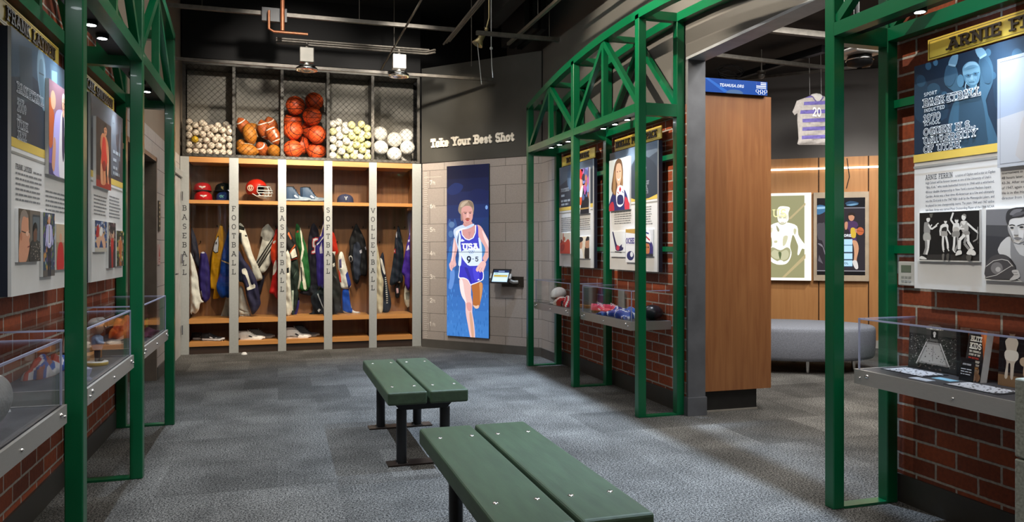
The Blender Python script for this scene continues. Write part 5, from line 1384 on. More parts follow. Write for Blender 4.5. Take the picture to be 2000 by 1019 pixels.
def rrot(rnd): return (rnd.uniform(0, 6.28), rnd.uniform(0, 6.28), rnd.uniform(0, 6.28))
rnd = random.Random(7)
ZF = CZ0 + .021; YB0, YB1 = YF + .005, CYB - .004
def bin_lohi(i, y1=YB1): return (BINS[i] + .012, YB0, ZF), (BINS[i + 1] - .012, y1, CZ1)
# baseballs
bb = stitched_ball('baseball', .0405, '#d2c7b4', '#8a5a4a'); tag(bb, 'scuffed off-white baseball in the pile behind the chain-link', 'baseball', 'baseballs behind the chain-link')
lo, hi = bin_lohi(0, YF + .25)
P = []
R = .041
while len(P) < 98:
    x = rnd.uniform(lo[0], hi[0]); f = (x - lo[0]) / (hi[0] - lo[0])
    zmax = .30 + .06 * math.sin(f * 6.5) - .10 * max(0, f - .55) * 2
    P.append((x, rnd.uniform(lo[1], hi[1]), ZF + rnd.uniform(.04, zmax)))
P = relax(P, [R] * len(P), lo, hi, 220)
yi = min(range(len(P)), key=lambda i: abs(P[i][0] + .96) + abs(P[i][2] - 2.63) + 3 * abs(P[i][1] - YB0 - R))
for i, q in enumerate(P):
    if i == yi: continue
    if i == (1 if yi == 0 else 0):
        bb.location = q; bb.rotation_euler = rrot(rnd); continue
    dup(bb, q, rrot(rnd))
yb = stitched_ball('baseball', .0405, '#c9a41f', '#8a6a20'); tag(yb, 'single yellow baseball among the off-white baseballs', 'baseball'); yb.location = P[yi]
# footballs
def make_football(name, base, stripe, lace, L=.27, W=.165):
    t_ = 22; prof = []
    for i in range(t_ + 1):
        u = -1 + 2 * i / t_
        prof.append((max(.0005, W / 2 * (1 - abs(u) ** 2.1) ** .8), u * L / 2))
    def colf(i):
        u = abs(-1 + 2 * (i + .5) / t_)
        return stripe if stripe and .52 < u < .66 else base
    mb = MB().lathe(prof, (0, 0, 0), 24, 0, None, 'x', True, colf=colf)
    z = W / 2 + .001
    mb.tube([(-.05, 0, z - .003), (0, 0, z + .001), (.05, 0, z - .003)], .0035, 6, 0, lace)
    for k in range(8):
        x = -.045 + .09 * k / 7
        mb.tube([(x, -.018, z - .0035), (x, 0, z + .003), (x, .018, z - .0035)], .0028, 5, 0, lace)
    return mb.build(name, LEATHER)
fbA = make_football('football', '#a4501f', '#e9e2d4', '#efe9dc'); tag(fbA, 'a', 'football', 'footballs behind the chain-link')
fbB = make_football('football', '#a8681e', None, '#d9c9a8'); tag(fbB, 'b', 'football', 'footballs behind the chain-link')
def cpos(x, y, dy):           # window of the cage crop -> point on the plane y
    return hitY(340 + x / 4.0816, 90 + y / 4.0816, YF + dy)
FB = [(560, 590, .14, 'A', (0, .9, .6), 'red-brown white-striped football at the top corner of its pile, beside the baseballs'),
      (738, 615, .12, 'A', (.5, 1.2, .5), 'red-brown white-striped football at the top of its pile, beside the basketballs'),
      (640, 690, .10, 'B', (0, 1.25, .3), 'tan football standing on end in the middle of the football pile'),
      (548, 752, .10, 'B', (.6, .4, 1.2), 'tan football showing its round end, beside the baseballs'),
      (796, 715, .10, 'A', (1.4, 1.1, .2), 'tan striped football standing on end against the basketballs divider'),
      (712, 785, .09, 'A', (.4, .6, 1.1), 'tan football with a white stripe across its nose, low in the pile'),
      (588, 842, .095, 'B', (0, .12, .1), 'tan football lying flat on the cage floor, beside the baseballs'),
      (800, 850, .09, 'B', (.2, .3, 1.35), 'tan football end-on on the cage floor, beside the basketballs'),
      (640, 615, .36, 'B', (0, .5, .4), 'dark tan football half hidden behind the striped ones at the top'),
      (775, 580, .36, 'A', (.2, .9, 1.0), 'striped football half hidden at the very back of the pile top')]
P0 = [cpos(x, y, dy) for x, y, dy, *_ in FB]
lo, hi = bin_lohi(1)
from mathutils import Euler
AXF = [Euler(r_).to_matrix() @ Vector((1, 0, 0)) for *_q, r_, _l in FB]
Pf = [Vector(q) for q in P0]
SPH = ((0, .081), (.07, .064), (-.07, .064), (.112, .034), (-.112, .034))
for it in range(260):
    mv = [Vector() for _ in Pf]
    for i in range(len(Pf)):
        for j in range(i):
            for o1, r1 in SPH:
                for o2, r2 in SPH:
                    d_ = (Pf[i] + AXF[i] * o1) - (Pf[j] + AXF[j] * o2); L_ = d_.length
                    if 1e-6 < L_ < r1 + r2:
                        q_ = d_ / L_ * (r1 + r2 - L_) * .2; q_ = Vector((q_.x * .7, q_.y * 1.5, q_.z * .6)); mv[i] += q_; mv[j] -= q_
    for i in range(len(Pf)):
        Pf[i] += mv[i]
        if it < 150: Pf[i].z -= .0006
        for o1, r1 in SPH:
            p_ = Pf[i] + AXF[i] * o1
            for c_ in range(3):
                if p_[c_] - r1 < lo[c_]: Pf[i][c_] += (lo[c_] + r1 - p_[c_]) * .7
                if p_[c_] + r1 > hi[c_]: Pf[i][c_] -= (p_[c_] + r1 - hi[c_]) * .7
usedA = usedB = False
for (x, y, dy, k, rot, lab), q in zip(FB, Pf):
    src = fbA if k == 'A' else fbB
    if (k == 'A' and not usedA) or (k == 'B' and not usedB):
        src.location = q; src.rotation_euler = rot; src['label'] = lab
        if k == 'A': usedA = True
        else: usedB = True
    else: dup(src, q, rot, lab)
# basketballs
BBM = ball_shader('orange basketball', '#dd5522', '#241613', 'basket')
bk = MB().sphere((0, 0, 0), .118, 36).build('basketball', BBM); tag(bk, 'a', 'basketball', 'basketballs behind the chain-link')
BK = [(966, 455, .125, 'orange basketball at the left end of the top layer, next to the higher topmost one'), (1116, 428, .2, 'topmost orange basketball of the pile'), (1104, 532, .125, 'orange basketball just under the topmost one'),
      (950, 585, .22, 'orange basketball wedged under the upper one beside the footballs'), (948, 678, .125, 'orange basketball halfway up, touching the football divider'), (1082, 648, .34, 'orange basketball set back in the middle of the pile'),
      (1140, 735, .125, 'orange basketball with dark lettering side forward, halfway up against the softballs divider'), (1030, 770, .36, 'orange basketball deep in the gap low in the pile'), (945, 835, .125, 'orange basketball on the cage floor beside the footballs'), (1135, 860, .15, 'orange basketball on the cage floor beside the softballs')]
P0 = [cpos(x, y, dy) for x, y, dy, _ in BK]
lo, hi = bin_lohi(2)
Pk = relax(P0, [.119] * len(P0), lo, hi, 140, 0.0004, wt=(.5, 1.6, .35))
for i, ((x, y, dy, lab), q) in enumerate(zip(BK, Pk)):
    if i == 0: bk.location = q; bk.rotation_euler = rrot(rnd); bk['label'] = lab
    else: dup(bk, q, rrot(rnd), lab)
# softballs
sA = stitched_ball('softball', .0485, '#d9d7a0', '#9a8f5a'); tag(sA, 'pale yellow softball in the pile behind the chain-link', 'softball', 'yellow softballs behind the chain-link')
sB = stitched_ball('softball', .0485, '#e3e0d4', '#b09a88'); tag(sB, 'white softball in the pile behind the chain-link', 'softball', 'white softballs behind the chain-link')
lo, hi = bin_lohi(3, YF + .24); P = []
while len(P) < 62:
    P.append((rnd.uniform(lo[0], hi[0]), rnd.uniform(lo[1], hi[1]), ZF + rnd.uniform(.04, .36)))
P = relax(P, [.049] * len(P), lo, hi, 220)
cnt = {0: 0, 1: 0}
for i, q in enumerate(P):
    k = 0 if rnd.random() < .55 else 1
    src = (sA, sB)[k]
    if cnt[k] == 0: src.location = q; src.rotation_euler = rrot(rnd)
    else: dup(src, q, rrot(rnd))
    cnt[k] += 1
# volleyballs
VBM = ball_shader('white volleyball', '#e6e4dc', '#b3b0a8', 'volley')
vb = MB().sphere((0, 0, 0), .098, 32).build('volleyball', VBM); tag(vb, 'a', 'volleyball', 'volleyballs behind the chain-link')
VB = [(1640, 735, .13, 'white volleyball in the upper row, beside the softballs divider'), (1748, 725, .13, 'white volleyball at the top centre of its pile'), (1840, 745, .15, 'white volleyball in the upper row, at the cage end'),
      (1648, 812, .10, 'white volleyball halfway up, beside the softballs divider'), (1842, 815, .10, 'white volleyball halfway up, at the cage end'), (1745, 870, .10, 'white volleyball on the cage floor at the front, between the others'), (1640, 880, .22, 'white volleyball set back on the cage floor beside the softballs'), (1840, 880, .22, 'white volleyball set back on the cage floor at the cage end')]
P0 = [cpos(x, y, dy) for x, y, dy, _ in VB]
lo, hi = bin_lohi(4)
Pv = relax(P0, [.0985] * len(P0), lo, hi, 90, 0.0006)
for i, ((x, y, dy, lab), q) in enumerate(zip(VB, Pv)):
    if i == 0: vb.location = q; vb['label'] = lab
    else: dup(vb, q, rrot(rnd), lab)
# ------------------------------------------------------------------ sports clothing hung in the lockers
GX = [350, 450, 540, 630, 720]
def garment(bay, name, cat, label, Y, base, outline, decos=(), thick=.05, seed=0, fold=.015):
    x0 = GX[bay]
    lo, hi = DIVX[bay][1] + .004, DIVX[bay + 1][0] - .004
    lo2, hi2 = lo - .012, hi + .012
    def cv(P):
        out = []
        for a, b in P:
            q = hitY(x0 + a / 4.633, 420 + b / 4.633, Y)
            out.append((min(max(q.x, lo2), hi2), q.z))
        return out
    O = cv(outline)
    mb = MB(); cloth(mb, O, base, Y, thick, [(cv(d), c) for d, c in decos], fold, 30, seed or len(label), .15)
    cx = sum(p[0] for p in O) / len(O); zt = max(p[1] for p in O)
    o = mb.build(name, FABRIC, origin=(cx, Y, zt))
    return tag(o, label, cat, 'sports clothing hung in the lockers')
g = garment
g(0, 'jacket', 'jacket', 'dark navy jacket hanging at the left edge of the first locker bay', 10.24, '#232433', [(70, 110), (110, 100), (140, 170), (165, 260), (185, 400), (175, 480), (160, 470), (130, 400), (70, 330)], [([(92, 120), (112, 130), (135, 380), (120, 380)], '#3a3d55')], .06)
g(0, 'jersey', 'jersey', 'white jersey hanging low at the left edge of the first locker bay', 10.12, '#dcd8d0', [(70, 335), (110, 350), (140, 440), (170, 560), (180, 660), (200, 760), (225, 785), (190, 800), (180, 850), (150, 890), (120, 880), (70, 880)], (), .08, fold=.02)
g(0, 'jersey', 'jersey', 'dark purple jersey bunched on a low peg in the first locker bay', 10.24, '#2d2166', [(190, 350), (215, 330), (240, 340), (262, 400), (278, 520), (280, 640), (278, 740), (250, 780), (225, 785), (195, 720), (180, 600), (172, 520), (185, 420)], [([(188, 690), (205, 680), (215, 740), (205, 750)], '#c9c4c9'), ([(195, 340), (215, 330), (235, 340), (215, 348)], '#c4bfc8')], .09, fold=.016)
g(0, 'jersey', 'jersey', 'bright yellow jersey with a white patch, hanging in the first locker bay', 10.27, '#d99a10', [(378, 78), (400, 120), (425, 190), (410, 300), (380, 420), (360, 560), (345, 640), (360, 740), (330, 755), (305, 750), (315, 670), (283, 655), (285, 500), (300, 340), (330, 210), (350, 150)], [([(343, 200), (358, 192), (354, 337), (306, 327), (318, 255)], '#1d1c22'), ([(343, 208), (354, 202), (350, 330), (311, 321), (322, 258)], '#dedbe0'), ([(330, 250), (343, 235), (340, 262), (332, 268)], '#1d1c22')], .05)
g(0, 'trousers', 'trousers', 'grey baseball trousers hanging below the royal blue jersey', 10.27, '#9a968e', [(400, 840), (430, 730), (470, 710), (470, 930), (415, 930), (375, 925)], (), .04)
g(0, 'jersey', 'jersey', 'royal blue jersey with one cream stripe, at the end of the first locker bay', 10.14, '#0d3f95', [(470, 110), (430, 190), (400, 300), (378, 420), (370, 520), (340, 620), (345, 690), (380, 745), (420, 740), (470, 690)], [([(384, 402), (470, 436), (470, 450), (384, 416)], '#d9b99a')], .08, fold=.016)
# football bay
g(1, 'jersey', 'jersey', 'navy jersey with a large white 1, in the football locker bay', 10.10, '#25233f', [(60, 320), (120, 400), (160, 450), (205, 520), (240, 600), (270, 760), (272, 810), (235, 870), (200, 900), (180, 850), (150, 760), (120, 620), (80, 600), (55, 555), (60, 510)], [([(105, 492), (130, 480), (150, 500), (190, 628), (216, 618), (226, 655), (155, 678), (150, 652), (172, 640), (135, 540), (112, 532)], '#dcd6ca')], .08, fold=.014)
g(1, 'jersey', 'jersey', 'white and black football jersey hanging above the navy one', 10.22, '#d3cec2', [(55, 75), (120, 100), (150, 180), (170, 240), (200, 350), (250, 460), (290, 560), (270, 590), (225, 590), (200, 500), (150, 380), (110, 290), (60, 200)], [([(60, 90), (130, 112), (125, 138), (75, 130)], '#2a2725'), ([(70, 160), (102, 160), (102, 270), (74, 280)], '#38343a'), ([(130, 180), (150, 180), (152, 196), (134, 194)], '#2a2725')], .06)
g(1, 'trousers', 'trousers', 'pale grey football trousers hanging lowest in the football bay', 10.2, '#b7b3ab', [(60, 660), (110, 650), (130, 720), (160, 820), (180, 870), (175, 918), (90, 918), (60, 850)], [([(75, 850), (180, 880), (178, 890), (75, 900)], '#d8d4c8')], .05)
g(1, 'jersey', 'jersey', 'blackish jersey peeking out behind the white and navy football jerseys', 10.30, '#1c1a2a', [(230, 600), (300, 540), (305, 590), (270, 720), (262, 800), (240, 700)], (), .05)
g(1, 'trousers', 'trousers', 'white trousers with dark side stripes, folded over a peg', 10.25, '#cfcabf', [(332, 82), (350, 88), (400, 165), (380, 240), (375, 400), (330, 490), (290, 525), (245, 500), (222, 440), (240, 400), (290, 215), (275, 190), (285, 130), (310, 100)], [([(332, 84), (350, 90), (398, 165), (345, 238), (285, 213), (277, 190), (287, 132), (310, 102)], '#a09c95'), ([(388, 190), (390, 206), (234, 452), (226, 440)], '#2f2a28'), ([(380, 232), (376, 264), (258, 462), (242, 455)], '#3a3431'), ([(370, 292), (370, 312), (258, 486), (250, 474)], '#2f2a28')], .06)
g(1, 'jersey', 'jersey', 'red and orange jersey at the end of the football locker bay', 10.14, '#b3120f', [(445, 120), (445, 725), (390, 715), (352, 705), (365, 640), (380, 560), (385, 470), (370, 400), (365, 310), (385, 230), (400, 170)], [([(385, 232), (445, 150), (445, 385), (372, 400), (366, 310)], '#cf3a14'), ([(384, 240), (408, 225), (412, 243), (388, 262)], '#e4ddd2'), ([(388, 462), (412, 400), (420, 482), (396, 535), (364, 545)], '#d9cfc6')], .08, fold=.016)
# basketball bay
g(2, 'jersey', 'jersey', 'white jersey hanging long at the left edge of the basketball bay', 10.08, '#d8d3c6', [(70, 345), (112, 338), (130, 420), (125, 560), (135, 760), (140, 870), (70, 885)], [([(92, 480), (112, 470), (112, 520), (92, 525)], '#23262a')], .06)
g(2, 'jersey', 'jersey', 'black jersey with orange and white trim in the basketball bay', 10.17, '#1b1a1a', [(70, 90), (105, 120), (140, 180), (165, 215), (180, 262), (192, 380), (160, 405), (120, 420), (70, 420)], [([(112, 150), (140, 212), (130, 222), (100, 170)], '#cc6a3a'), ([(118, 330), (168, 298), (186, 372), (138, 392)], '#d9d2c4'), ([(118, 330), (168, 260), (172, 276), (122, 346)], '#c9602c'), ([(120, 402), (188, 380), (190, 392), (122, 416)], '#a83c24')], .06)
g(2, 'trousers', 'trousers', 'blackish green trousers with a white side stripe in the basketball bay', 10.2, '#1c2822', [(120, 425), (190, 405), (205, 560), (190, 650), (200, 730), (165, 880), (140, 880), (125, 560)], [([(138, 680), (156, 680), (152, 862), (136, 862)], '#b9c4b4'), ([(150, 560), (185, 480), (190, 500), (158, 580)], '#33443a')], .05)
g(2, 'jersey', 'jersey', 'green basketball kit with a white zigzag side stripe', 10.24, '#1f5c2c', [(178, 78), (215, 110), (245, 210), (270, 280), (290, 420), (305, 660), (190, 670), (205, 560), (215, 430), (205, 330), (180, 260), (172, 180)], [([(210, 118), (228, 122), (234, 230), (250, 310), (222, 425), (204, 430), (230, 310)], '#dad5c4'), ([(215, 425), (236, 430), (256, 560), (273, 663), (246, 666), (227, 570), (206, 664), (191, 667), (206, 560)], '#dad5c4'), ([(216, 470), (226, 470), (238, 600), (222, 590)], '#20242a'), ([(180, 145), (198, 135), (200, 155), (182, 160)], '#b8453a')], .05)
g(2, 'jersey', 'jersey', 'black jersey with a red-edged number 5 in the basketball bay', 10.27, '#191624', [(325, 78), (350, 85), (385, 170), (370, 400), (375, 560), (370, 700), (320, 730), (215, 710), (230, 680), (300, 640), (285, 430), (285, 240), (305, 130)], [([(326, 208), (378, 200), (378, 230), (350, 240), (350, 265), (366, 280), (354, 345), (314, 352), (316, 322), (336, 316), (336, 294), (322, 288)], '#a82434'), ([(332, 216), (372, 210), (372, 224), (344, 234), (344, 270), (359, 282), (349, 338), (320, 344), (321, 328), (342, 322), (342, 290), (328, 284)], '#ddd6d6')], .06)
g(2, 'jersey', 'jersey', 'violet jersey with white straps at the end of the basketball bay', 10.14, '#33267e', [(450, 60), (450, 610), (400, 645), (375, 640), (365, 560), (360, 400), (350, 300), (380, 220), (410, 140)], [([(426, 75), (436, 82), (402, 190), (388, 192)], '#d9c4a0'), ([(362, 262), (450, 186), (450, 206), (366, 275)], '#d5d0dc'), ([(388, 300), (408, 245), (418, 345), (392, 348)], '#cfcad6')], .07)
g(2, 'trousers', 'trousers', 'blue-black trousers with a white piping line below the violet jersey', 10.22, '#161c26', [(370, 690), (450, 640), (450, 897), (340, 897), (292, 892), (330, 865), (310, 740)], [([(366, 712), (376, 705), (450, 830), (450, 850)], '#b9bec4'), ([(370, 860), (385, 843), (401, 855), (382, 877)], '#c9ccd0')], .05)
g(2, 'towel', 'towel', 'purple cloth trailing to the bench shelf in the basketball bay', 10.26, '#2b2068', [(160, 860), (200, 740), (206, 800), (182, 898), (135, 898)], (), .03)
# softball bay
g(3, 'jersey', 'jersey', 'orange-red jersey with a white hem at the left edge of the softball bay', 10.24, '#c52a14', [(75, 150), (110, 180), (135, 290), (142, 332), (120, 362), (75, 372)], [([(75, 332), (118, 328), (112, 372), (75, 374)], '#dcd6cc')], .06)
g(3, 'jersey', 'jersey', 'charcoal uniform hanging low at the left edge of the softball bay', 10.12, '#272625', [(75, 380), (110, 370), (130, 520), (165, 640), (170, 800), (155, 870), (105, 895), (75, 885)], [([(90, 440), (108, 430), (112, 460), (92, 470)], '#cfc9be'), ([(95, 520), (125, 560), (120, 575), (95, 540)], '#4a4846')], .07)
g(3, 'jersey', 'jersey', 'white jersey with blue and red side panels in the softball bay', 10.2, '#dfdbd4', [(165, 330), (185, 345), (205, 420), (230, 520), (258, 625), (240, 662), (200, 668), (165, 650), (150, 560), (140, 440), (145, 370)], [([(205, 538), (226, 508), (262, 625), (236, 668)], '#2c3f94'), ([(140, 480), (160, 520), (170, 608), (152, 608)], '#bf3a30'), ([(148, 402), (168, 395), (171, 475), (152, 478)], '#4b4372')], .07)
g(3, 'towel', 'towel', 'royal blue cloth with white edges trailing onto the softball bench shelf', 10.22, '#1245a8', [(185, 668), (235, 664), (246, 760), (265, 840), (290, 868), (335, 874), (335, 888), (280, 892), (220, 889), (185, 868), (178, 780)], [([(182, 860), (205, 872), (262, 884), (270, 848), (290, 868), (335, 874), (335, 890), (280, 894), (200, 886)], '#d9d9dc'), ([(236, 664), (250, 664), (272, 840), (258, 838)], '#d5d2cc')], .06, fold=.016)
g(3, 'jersey', 'jersey', 'black jersey with a round white number, hanging alone in the softball bay', 10.27, '#151518', [(300, 80), (320, 95), (360, 170), (385, 230), (395, 290), (425, 330), (425, 540), (345, 545), (330, 600), (310, 625), (285, 600), (265, 540), (255, 440), (232, 390), (245, 300), (240, 240), (262, 170)], [([(280, 262), (328, 250), (346, 350), (332, 480), (346, 540), (320, 580), (292, 570), (276, 450)], '#2b3140'), ([(234, 380), (254, 364), (272, 395), (256, 426), (240, 412)], '#c4c1c0'), ([(242, 384), (254, 374), (264, 396), (254, 416), (246, 406)], '#151518'), ([(330, 322), (350, 310), (356, 340), (336, 346)], '#b9b7c4'), ([(378, 292), (394, 281), (400, 310), (386, 314)], '#a8a6b4')], .09, fold=.018)
# volleyball bay
g(4, 'jersey', 'jersey', 'cream uniform hanging long at the left edge of the volleyball bay', 10.12, '#d0c4a8', [(65, 280), (100, 400), (115, 520), (135, 600), (130, 700), (130, 800), (120, 890), (65, 890)], (), .06)
g(4, 'shorts', 'shorts', 'navy uniform with a dotted white side line in the volleyball bay', 10.2, '#1d2433', [(125, 335), (140, 380), (150, 500), (175, 640), (205, 800), (180, 875), (130, 875), (120, 800), (130, 640), (115, 520), (100, 410)], [([(103, 392), (120, 400), (150, 520), (136, 530), (110, 440)], '#d3cec8')] + [([(143 + k * 1.2, 560 + k * 19), (156 + k * 1.4, 558 + k * 19), (157 + k * 1.4, 567 + k * 19), (144 + k * 1.2, 569 + k * 19)], '#cfcac0') for k in range(13)], .06)
g(4, 'jersey', 'jersey', 'midnight blue jersey flaring out on its peg in the volleyball bay', 10.27, '#171d2b', [(265, 95), (285, 130), (300, 220), (318, 330), (305, 480), (310, 600), (265, 610), (240, 625), (190, 625), (210, 480), (230, 330), (240, 200), (255, 140)], [([(224, 308), (241, 302), (241, 345), (222, 342)], '#a51f2a'), ([(228, 318), (236, 314), (236, 334), (228, 334)], '#d8c4c4'), ([(246, 150), (258, 150), (254, 205), (246, 200)], '#b8b2b8'), ([(300, 208), (313, 230), (306, 252), (298, 240)], '#c9c4c4'), ([(264, 600), (285, 596), (285, 612), (266, 614)], '#c9c4bc')], .07, fold=.02)
g(4, 'shorts', 'shorts', 'black cloth with a pink tag hanging under the midnight blue jersey', 10.3, '#15151a', [(245, 615), (280, 630), (277, 740), (240, 735)], [([(248, 660), (269, 658), (269, 702), (250, 706)], '#c9a0a4')], .03)
g(4, 'jersey', 'jersey', 'vivid purple jersey at the end of the volleyball bay', 10.16, '#3c1c86', [(405, 40), (405, 640), (330, 630), (325, 560), (300, 515), (320, 400), (345, 260), (370, 160)], [([(350, 280), (360, 268), (367, 312), (338, 322)], '#d5cfe0'), ([(370, 163), (405, 160), (405, 178), (372, 186)], '#cfc8dc'), ([(355, 225), (368, 220), (366, 240), (356, 244)], '#cfc8dc')], .07)
g(4, 'shorts', 'shorts', 'white shorts with a grey band below the vivid purple jersey', 10.22, '#bfb9aa', [(330, 640), (405, 635), (405, 826), (340, 820), (322, 760)], [([(332, 700), (405, 696), (405, 762), (334, 764)], '#78756c')], .05)

# ------------------------------------------------------------------ shoes
SHOEM = colmat('shoe upper', .5, 0, .4, .08, .15, 60)
def make_shoe(name, label, group, upper, sole, accent, lace, collar=.085, L=.29, mark=None, studs=False, tongue=None, fade=None):
    """toe towards +x, sole on z = 0"""
    t = thing(name, label, 'shoe', (0, 0, 0), group)
    n, m = 18, 14
    def prof(u):
        w = .031 + .017 * math.sin(min(1, u / .72) * PI / 2) ** 2 * (1 if u < .72 else math.sqrt(max(0, 1 - ((u - .72) / .285) ** 2))) - (0.006 if .25 < u < .55 else 0)
        if u > .72: w = .048 * math.sqrt(max(.0, 1 - ((u - .72) / .285) ** 2)) + .002
        if u < .08: w *= .55 + .45 * math.sqrt(u / .08)
        k = min(1, max(0, (u - .26) / .42)); k = k * k * (3 - 2 * k)
        h = collar * (1 - k) + .05 * k
        if u < .1: h = collar * (.94 + .06 * u / .1)
        if u > .72: h = .022 + (.05 - .022) * math.sqrt(max(0, 1 - ((u - .72) / .29) ** 2))
        return w, h
    z0 = .02 + (.008 if studs else 0)
    vs = []; cols = []
    for i in range(n + 1):
        u = i / n; w, h = prof(u); x = (u - .5) * L
        if u < .3: x -= .01 * (1 - u / .3)
        for k in range(m + 1):
            a = PI * k / m
            c = math.cos(a); s_ = math.sin(a)
            y = w * (abs(c) ** .8) * (1 if c > 0 else -1) * (1 - .28 * s_ * min(1, h / .09))
            vs.append((x, y, z0 + (h - z0) * (s_ ** .75)))
    mb = MB()
    k0 = len(mb.v); mb.v.extend(vs); mb.has = True
    for i in range(n):
        for k in range(m):
            f = (i * (m + 1) + k, (i + 1) * (m + 1) + k, (i + 1) * (m + 1) + k + 1, i * (m + 1) + k + 1)
            top = abs(k + .5 - m / 2) < 1.6
            c = upper
            if top and 1 <= i < n * .3: c = '#15161a'
            elif top and n * .3 <= i < n * .66: c = tongue or accent
            elif i < 2: c = accent
            elif fade and i > n * .55: c = fade
            mb.f.append([k0 + q for q in f][::-1]); mb.mi.append(0); mb.c.append(lin(c)); mb.sm.append(True)
    mb.add([vs[k] for k in range(m + 1)], [list(range(m + 1))], 0, upper)
    mb.build('upper', SHOEM, t)
    mb = MB(); pts = []
    q = 28
    for i in range(q):
        a = i / q
        u = a * 2 if a < .5 else 2 - a * 2
        w, h = prof(min(.999, max(0, u))); pts.append(((u - .5) * L * 1.02, (w + .004) * (1 if a < .5 else -1), 0))
    lift = .008 if studs else 0
    mb.prism([Vector((p[0], p[1], lift + (.012 if p[0] > L * .42 else 0))) for p in pts], (0, 0, .022), 0, sole)
    if studs:
        for x in (-.11, -.06, .03, .08, .12):
            for y in (-.022, .022): mb.cyl((x, y, 0), (x, y, .012), .005, 6, 0, sole, .008)
    mb.build('sole', SHOEM, t)
    mb = MB()
    for i in range(5):
        u = .36 + .065 * i; w, h = prof(u); x = (u - .5) * L
        mb.tube([(x, -w * .6, z0 + (h - z0) * .86), (x + .004, -w * .25, h + .004), (x + .004, w * .25, h + .004), (x, w * .6, z0 + (h - z0) * .86)], .0032, 5, 0, lace)
    mb.tube([((.35 - .5) * L, 0, prof(.35)[1] + .006), ((.33 - .5) * L, -.02, prof(.33)[1] + .012), ((.37 - .5) * L, -.032, prof(.37)[1] - .012)], .0025, 5, 0, lace)
    mb.build('laces', SHOEM, t)
    if mark:
        for sg in (-1, 1):
            mb = MB()
            sw = [(.36, .30), (.42, .44), (.52, .36), (.68, .60), (.82, .80), (.70, .52), (.54, .2), (.44, .16)]
            P = []
            for u, v in sw:
                w, h = prof(u); a = math.asin(min(1, v ** (1 / .75))) if v < 1 else PI / 2
                y = w * (math.cos(a) ** .8) * (1 - .28 * math.sin(a) * min(1, h / .09)) + .0025
                P.append(Vector(((u - .5) * L, sg * y, z0 + (h - z0) * v)))
            # strip along the swoosh so it follows the shoe's side
            f = [(0, 1, 2, 7), (7, 2, 6), (2, 3, 5, 6), (3, 4, 5)]
            mb.add(P, [x if sg > 0 else tuple(reversed(x)) for x in f], 0, mark)
            mb.build('side_mark', SHOEM, t)
    return t
def onshelf(px, py, Y):
    return hitY(px, py, Y)
SZ, HZ = .1455, 1.8685
cl = make_shoe('cleat', 'nearer black studded cleat of the pair in the first locker bay', None, '#17181b', '#cfcfd0', '#1d1e22', '#33343a', .095, .29, '#e6e6e6', True)
cl.location = (-.76, 10.04, SZ); cl.rotation_euler = (0, 0, -.35)
dup(cl, (-.875, 10.16, SZ), (0, 0, -.30), 'farther black studded cleat of the pair in the first locker bay')
wf = make_shoe('sneaker', 'white low shoe with a black side mark in the football bay', None, '#d9d5cd', '#e4e2dc', '#cfcbc3', '#d5d2cc', .115, .31, '#26262a')
wf.location = (-.31, 10.05, SZ); wf.rotation_euler = (0, 0, -.12)
gf = make_shoe('sneaker', 'grey mesh low shoe behind the white one in the football bay', None, '#85888a', '#c9c9c6', '#7a7d80', '#9a9c9e', .115, .31)
gf.location = (-.19, 10.2, SZ); gf.rotation_euler = (0, 0, -.15)
wb = make_shoe('sneaker', 'white basketball shoe with black lines on its sole, under the basketball bay', None, '#d8d5ce', '#dedcd6', '#c9c6bf', '#b9b7b2', .145, .32, '#26262a')
wb.location = (.245, 10.05, SZ); wb.rotation_euler = (0, 0, -.05)
mb = MB()
for k in range(2): mb.tube([(-.15, -.03 - .0175, .014 + .012 * k), (-.09, -.0415, .03 - .006 * k), (0, -.047, .018 + .004 * k)], .0025, 5)
s_ = mb.build('sole_line', LETTER, wb); s_.location = (0, 0, 0)
for v in s_.data.vertices: v.co += Vector(wb.location)
gb = make_shoe('sneaker', 'grey-blue basketball shoe behind the white one under the basketball bay', None, '#6f7a82', '#cfcfca', '#5f6a72', '#3a4148', .145, .32)
gb.location = (.36, 10.21, SZ); gb.rotation_euler = (0, 0, -.25)
hb = make_shoe('high_top_shoe', 'blue high-top shoe with a white side mark, the one by the basketball upright', None, '#27405e', '#9aa6b4', '#1c3048', '#16202c', .185, .32, '#dfe6ee', fade='#7f8fa0')
hb.location = (.24, 10.1, HZ + .02); hb.rotation_euler = (0, 0, -.12)
dup(hb, (.44, 10.12, HZ + .02), (0, 0, -.12), 'blue high-top shoe with a white side mark, the one next to the softball upright')
st = MB().rbox(.112, .545, 9.985, 10.3, HZ, HZ + .0195, .004).build('shoe_riser', ACRYL); tag(st, 'clear flat riser under the blue high-top shoes', 'display stand')

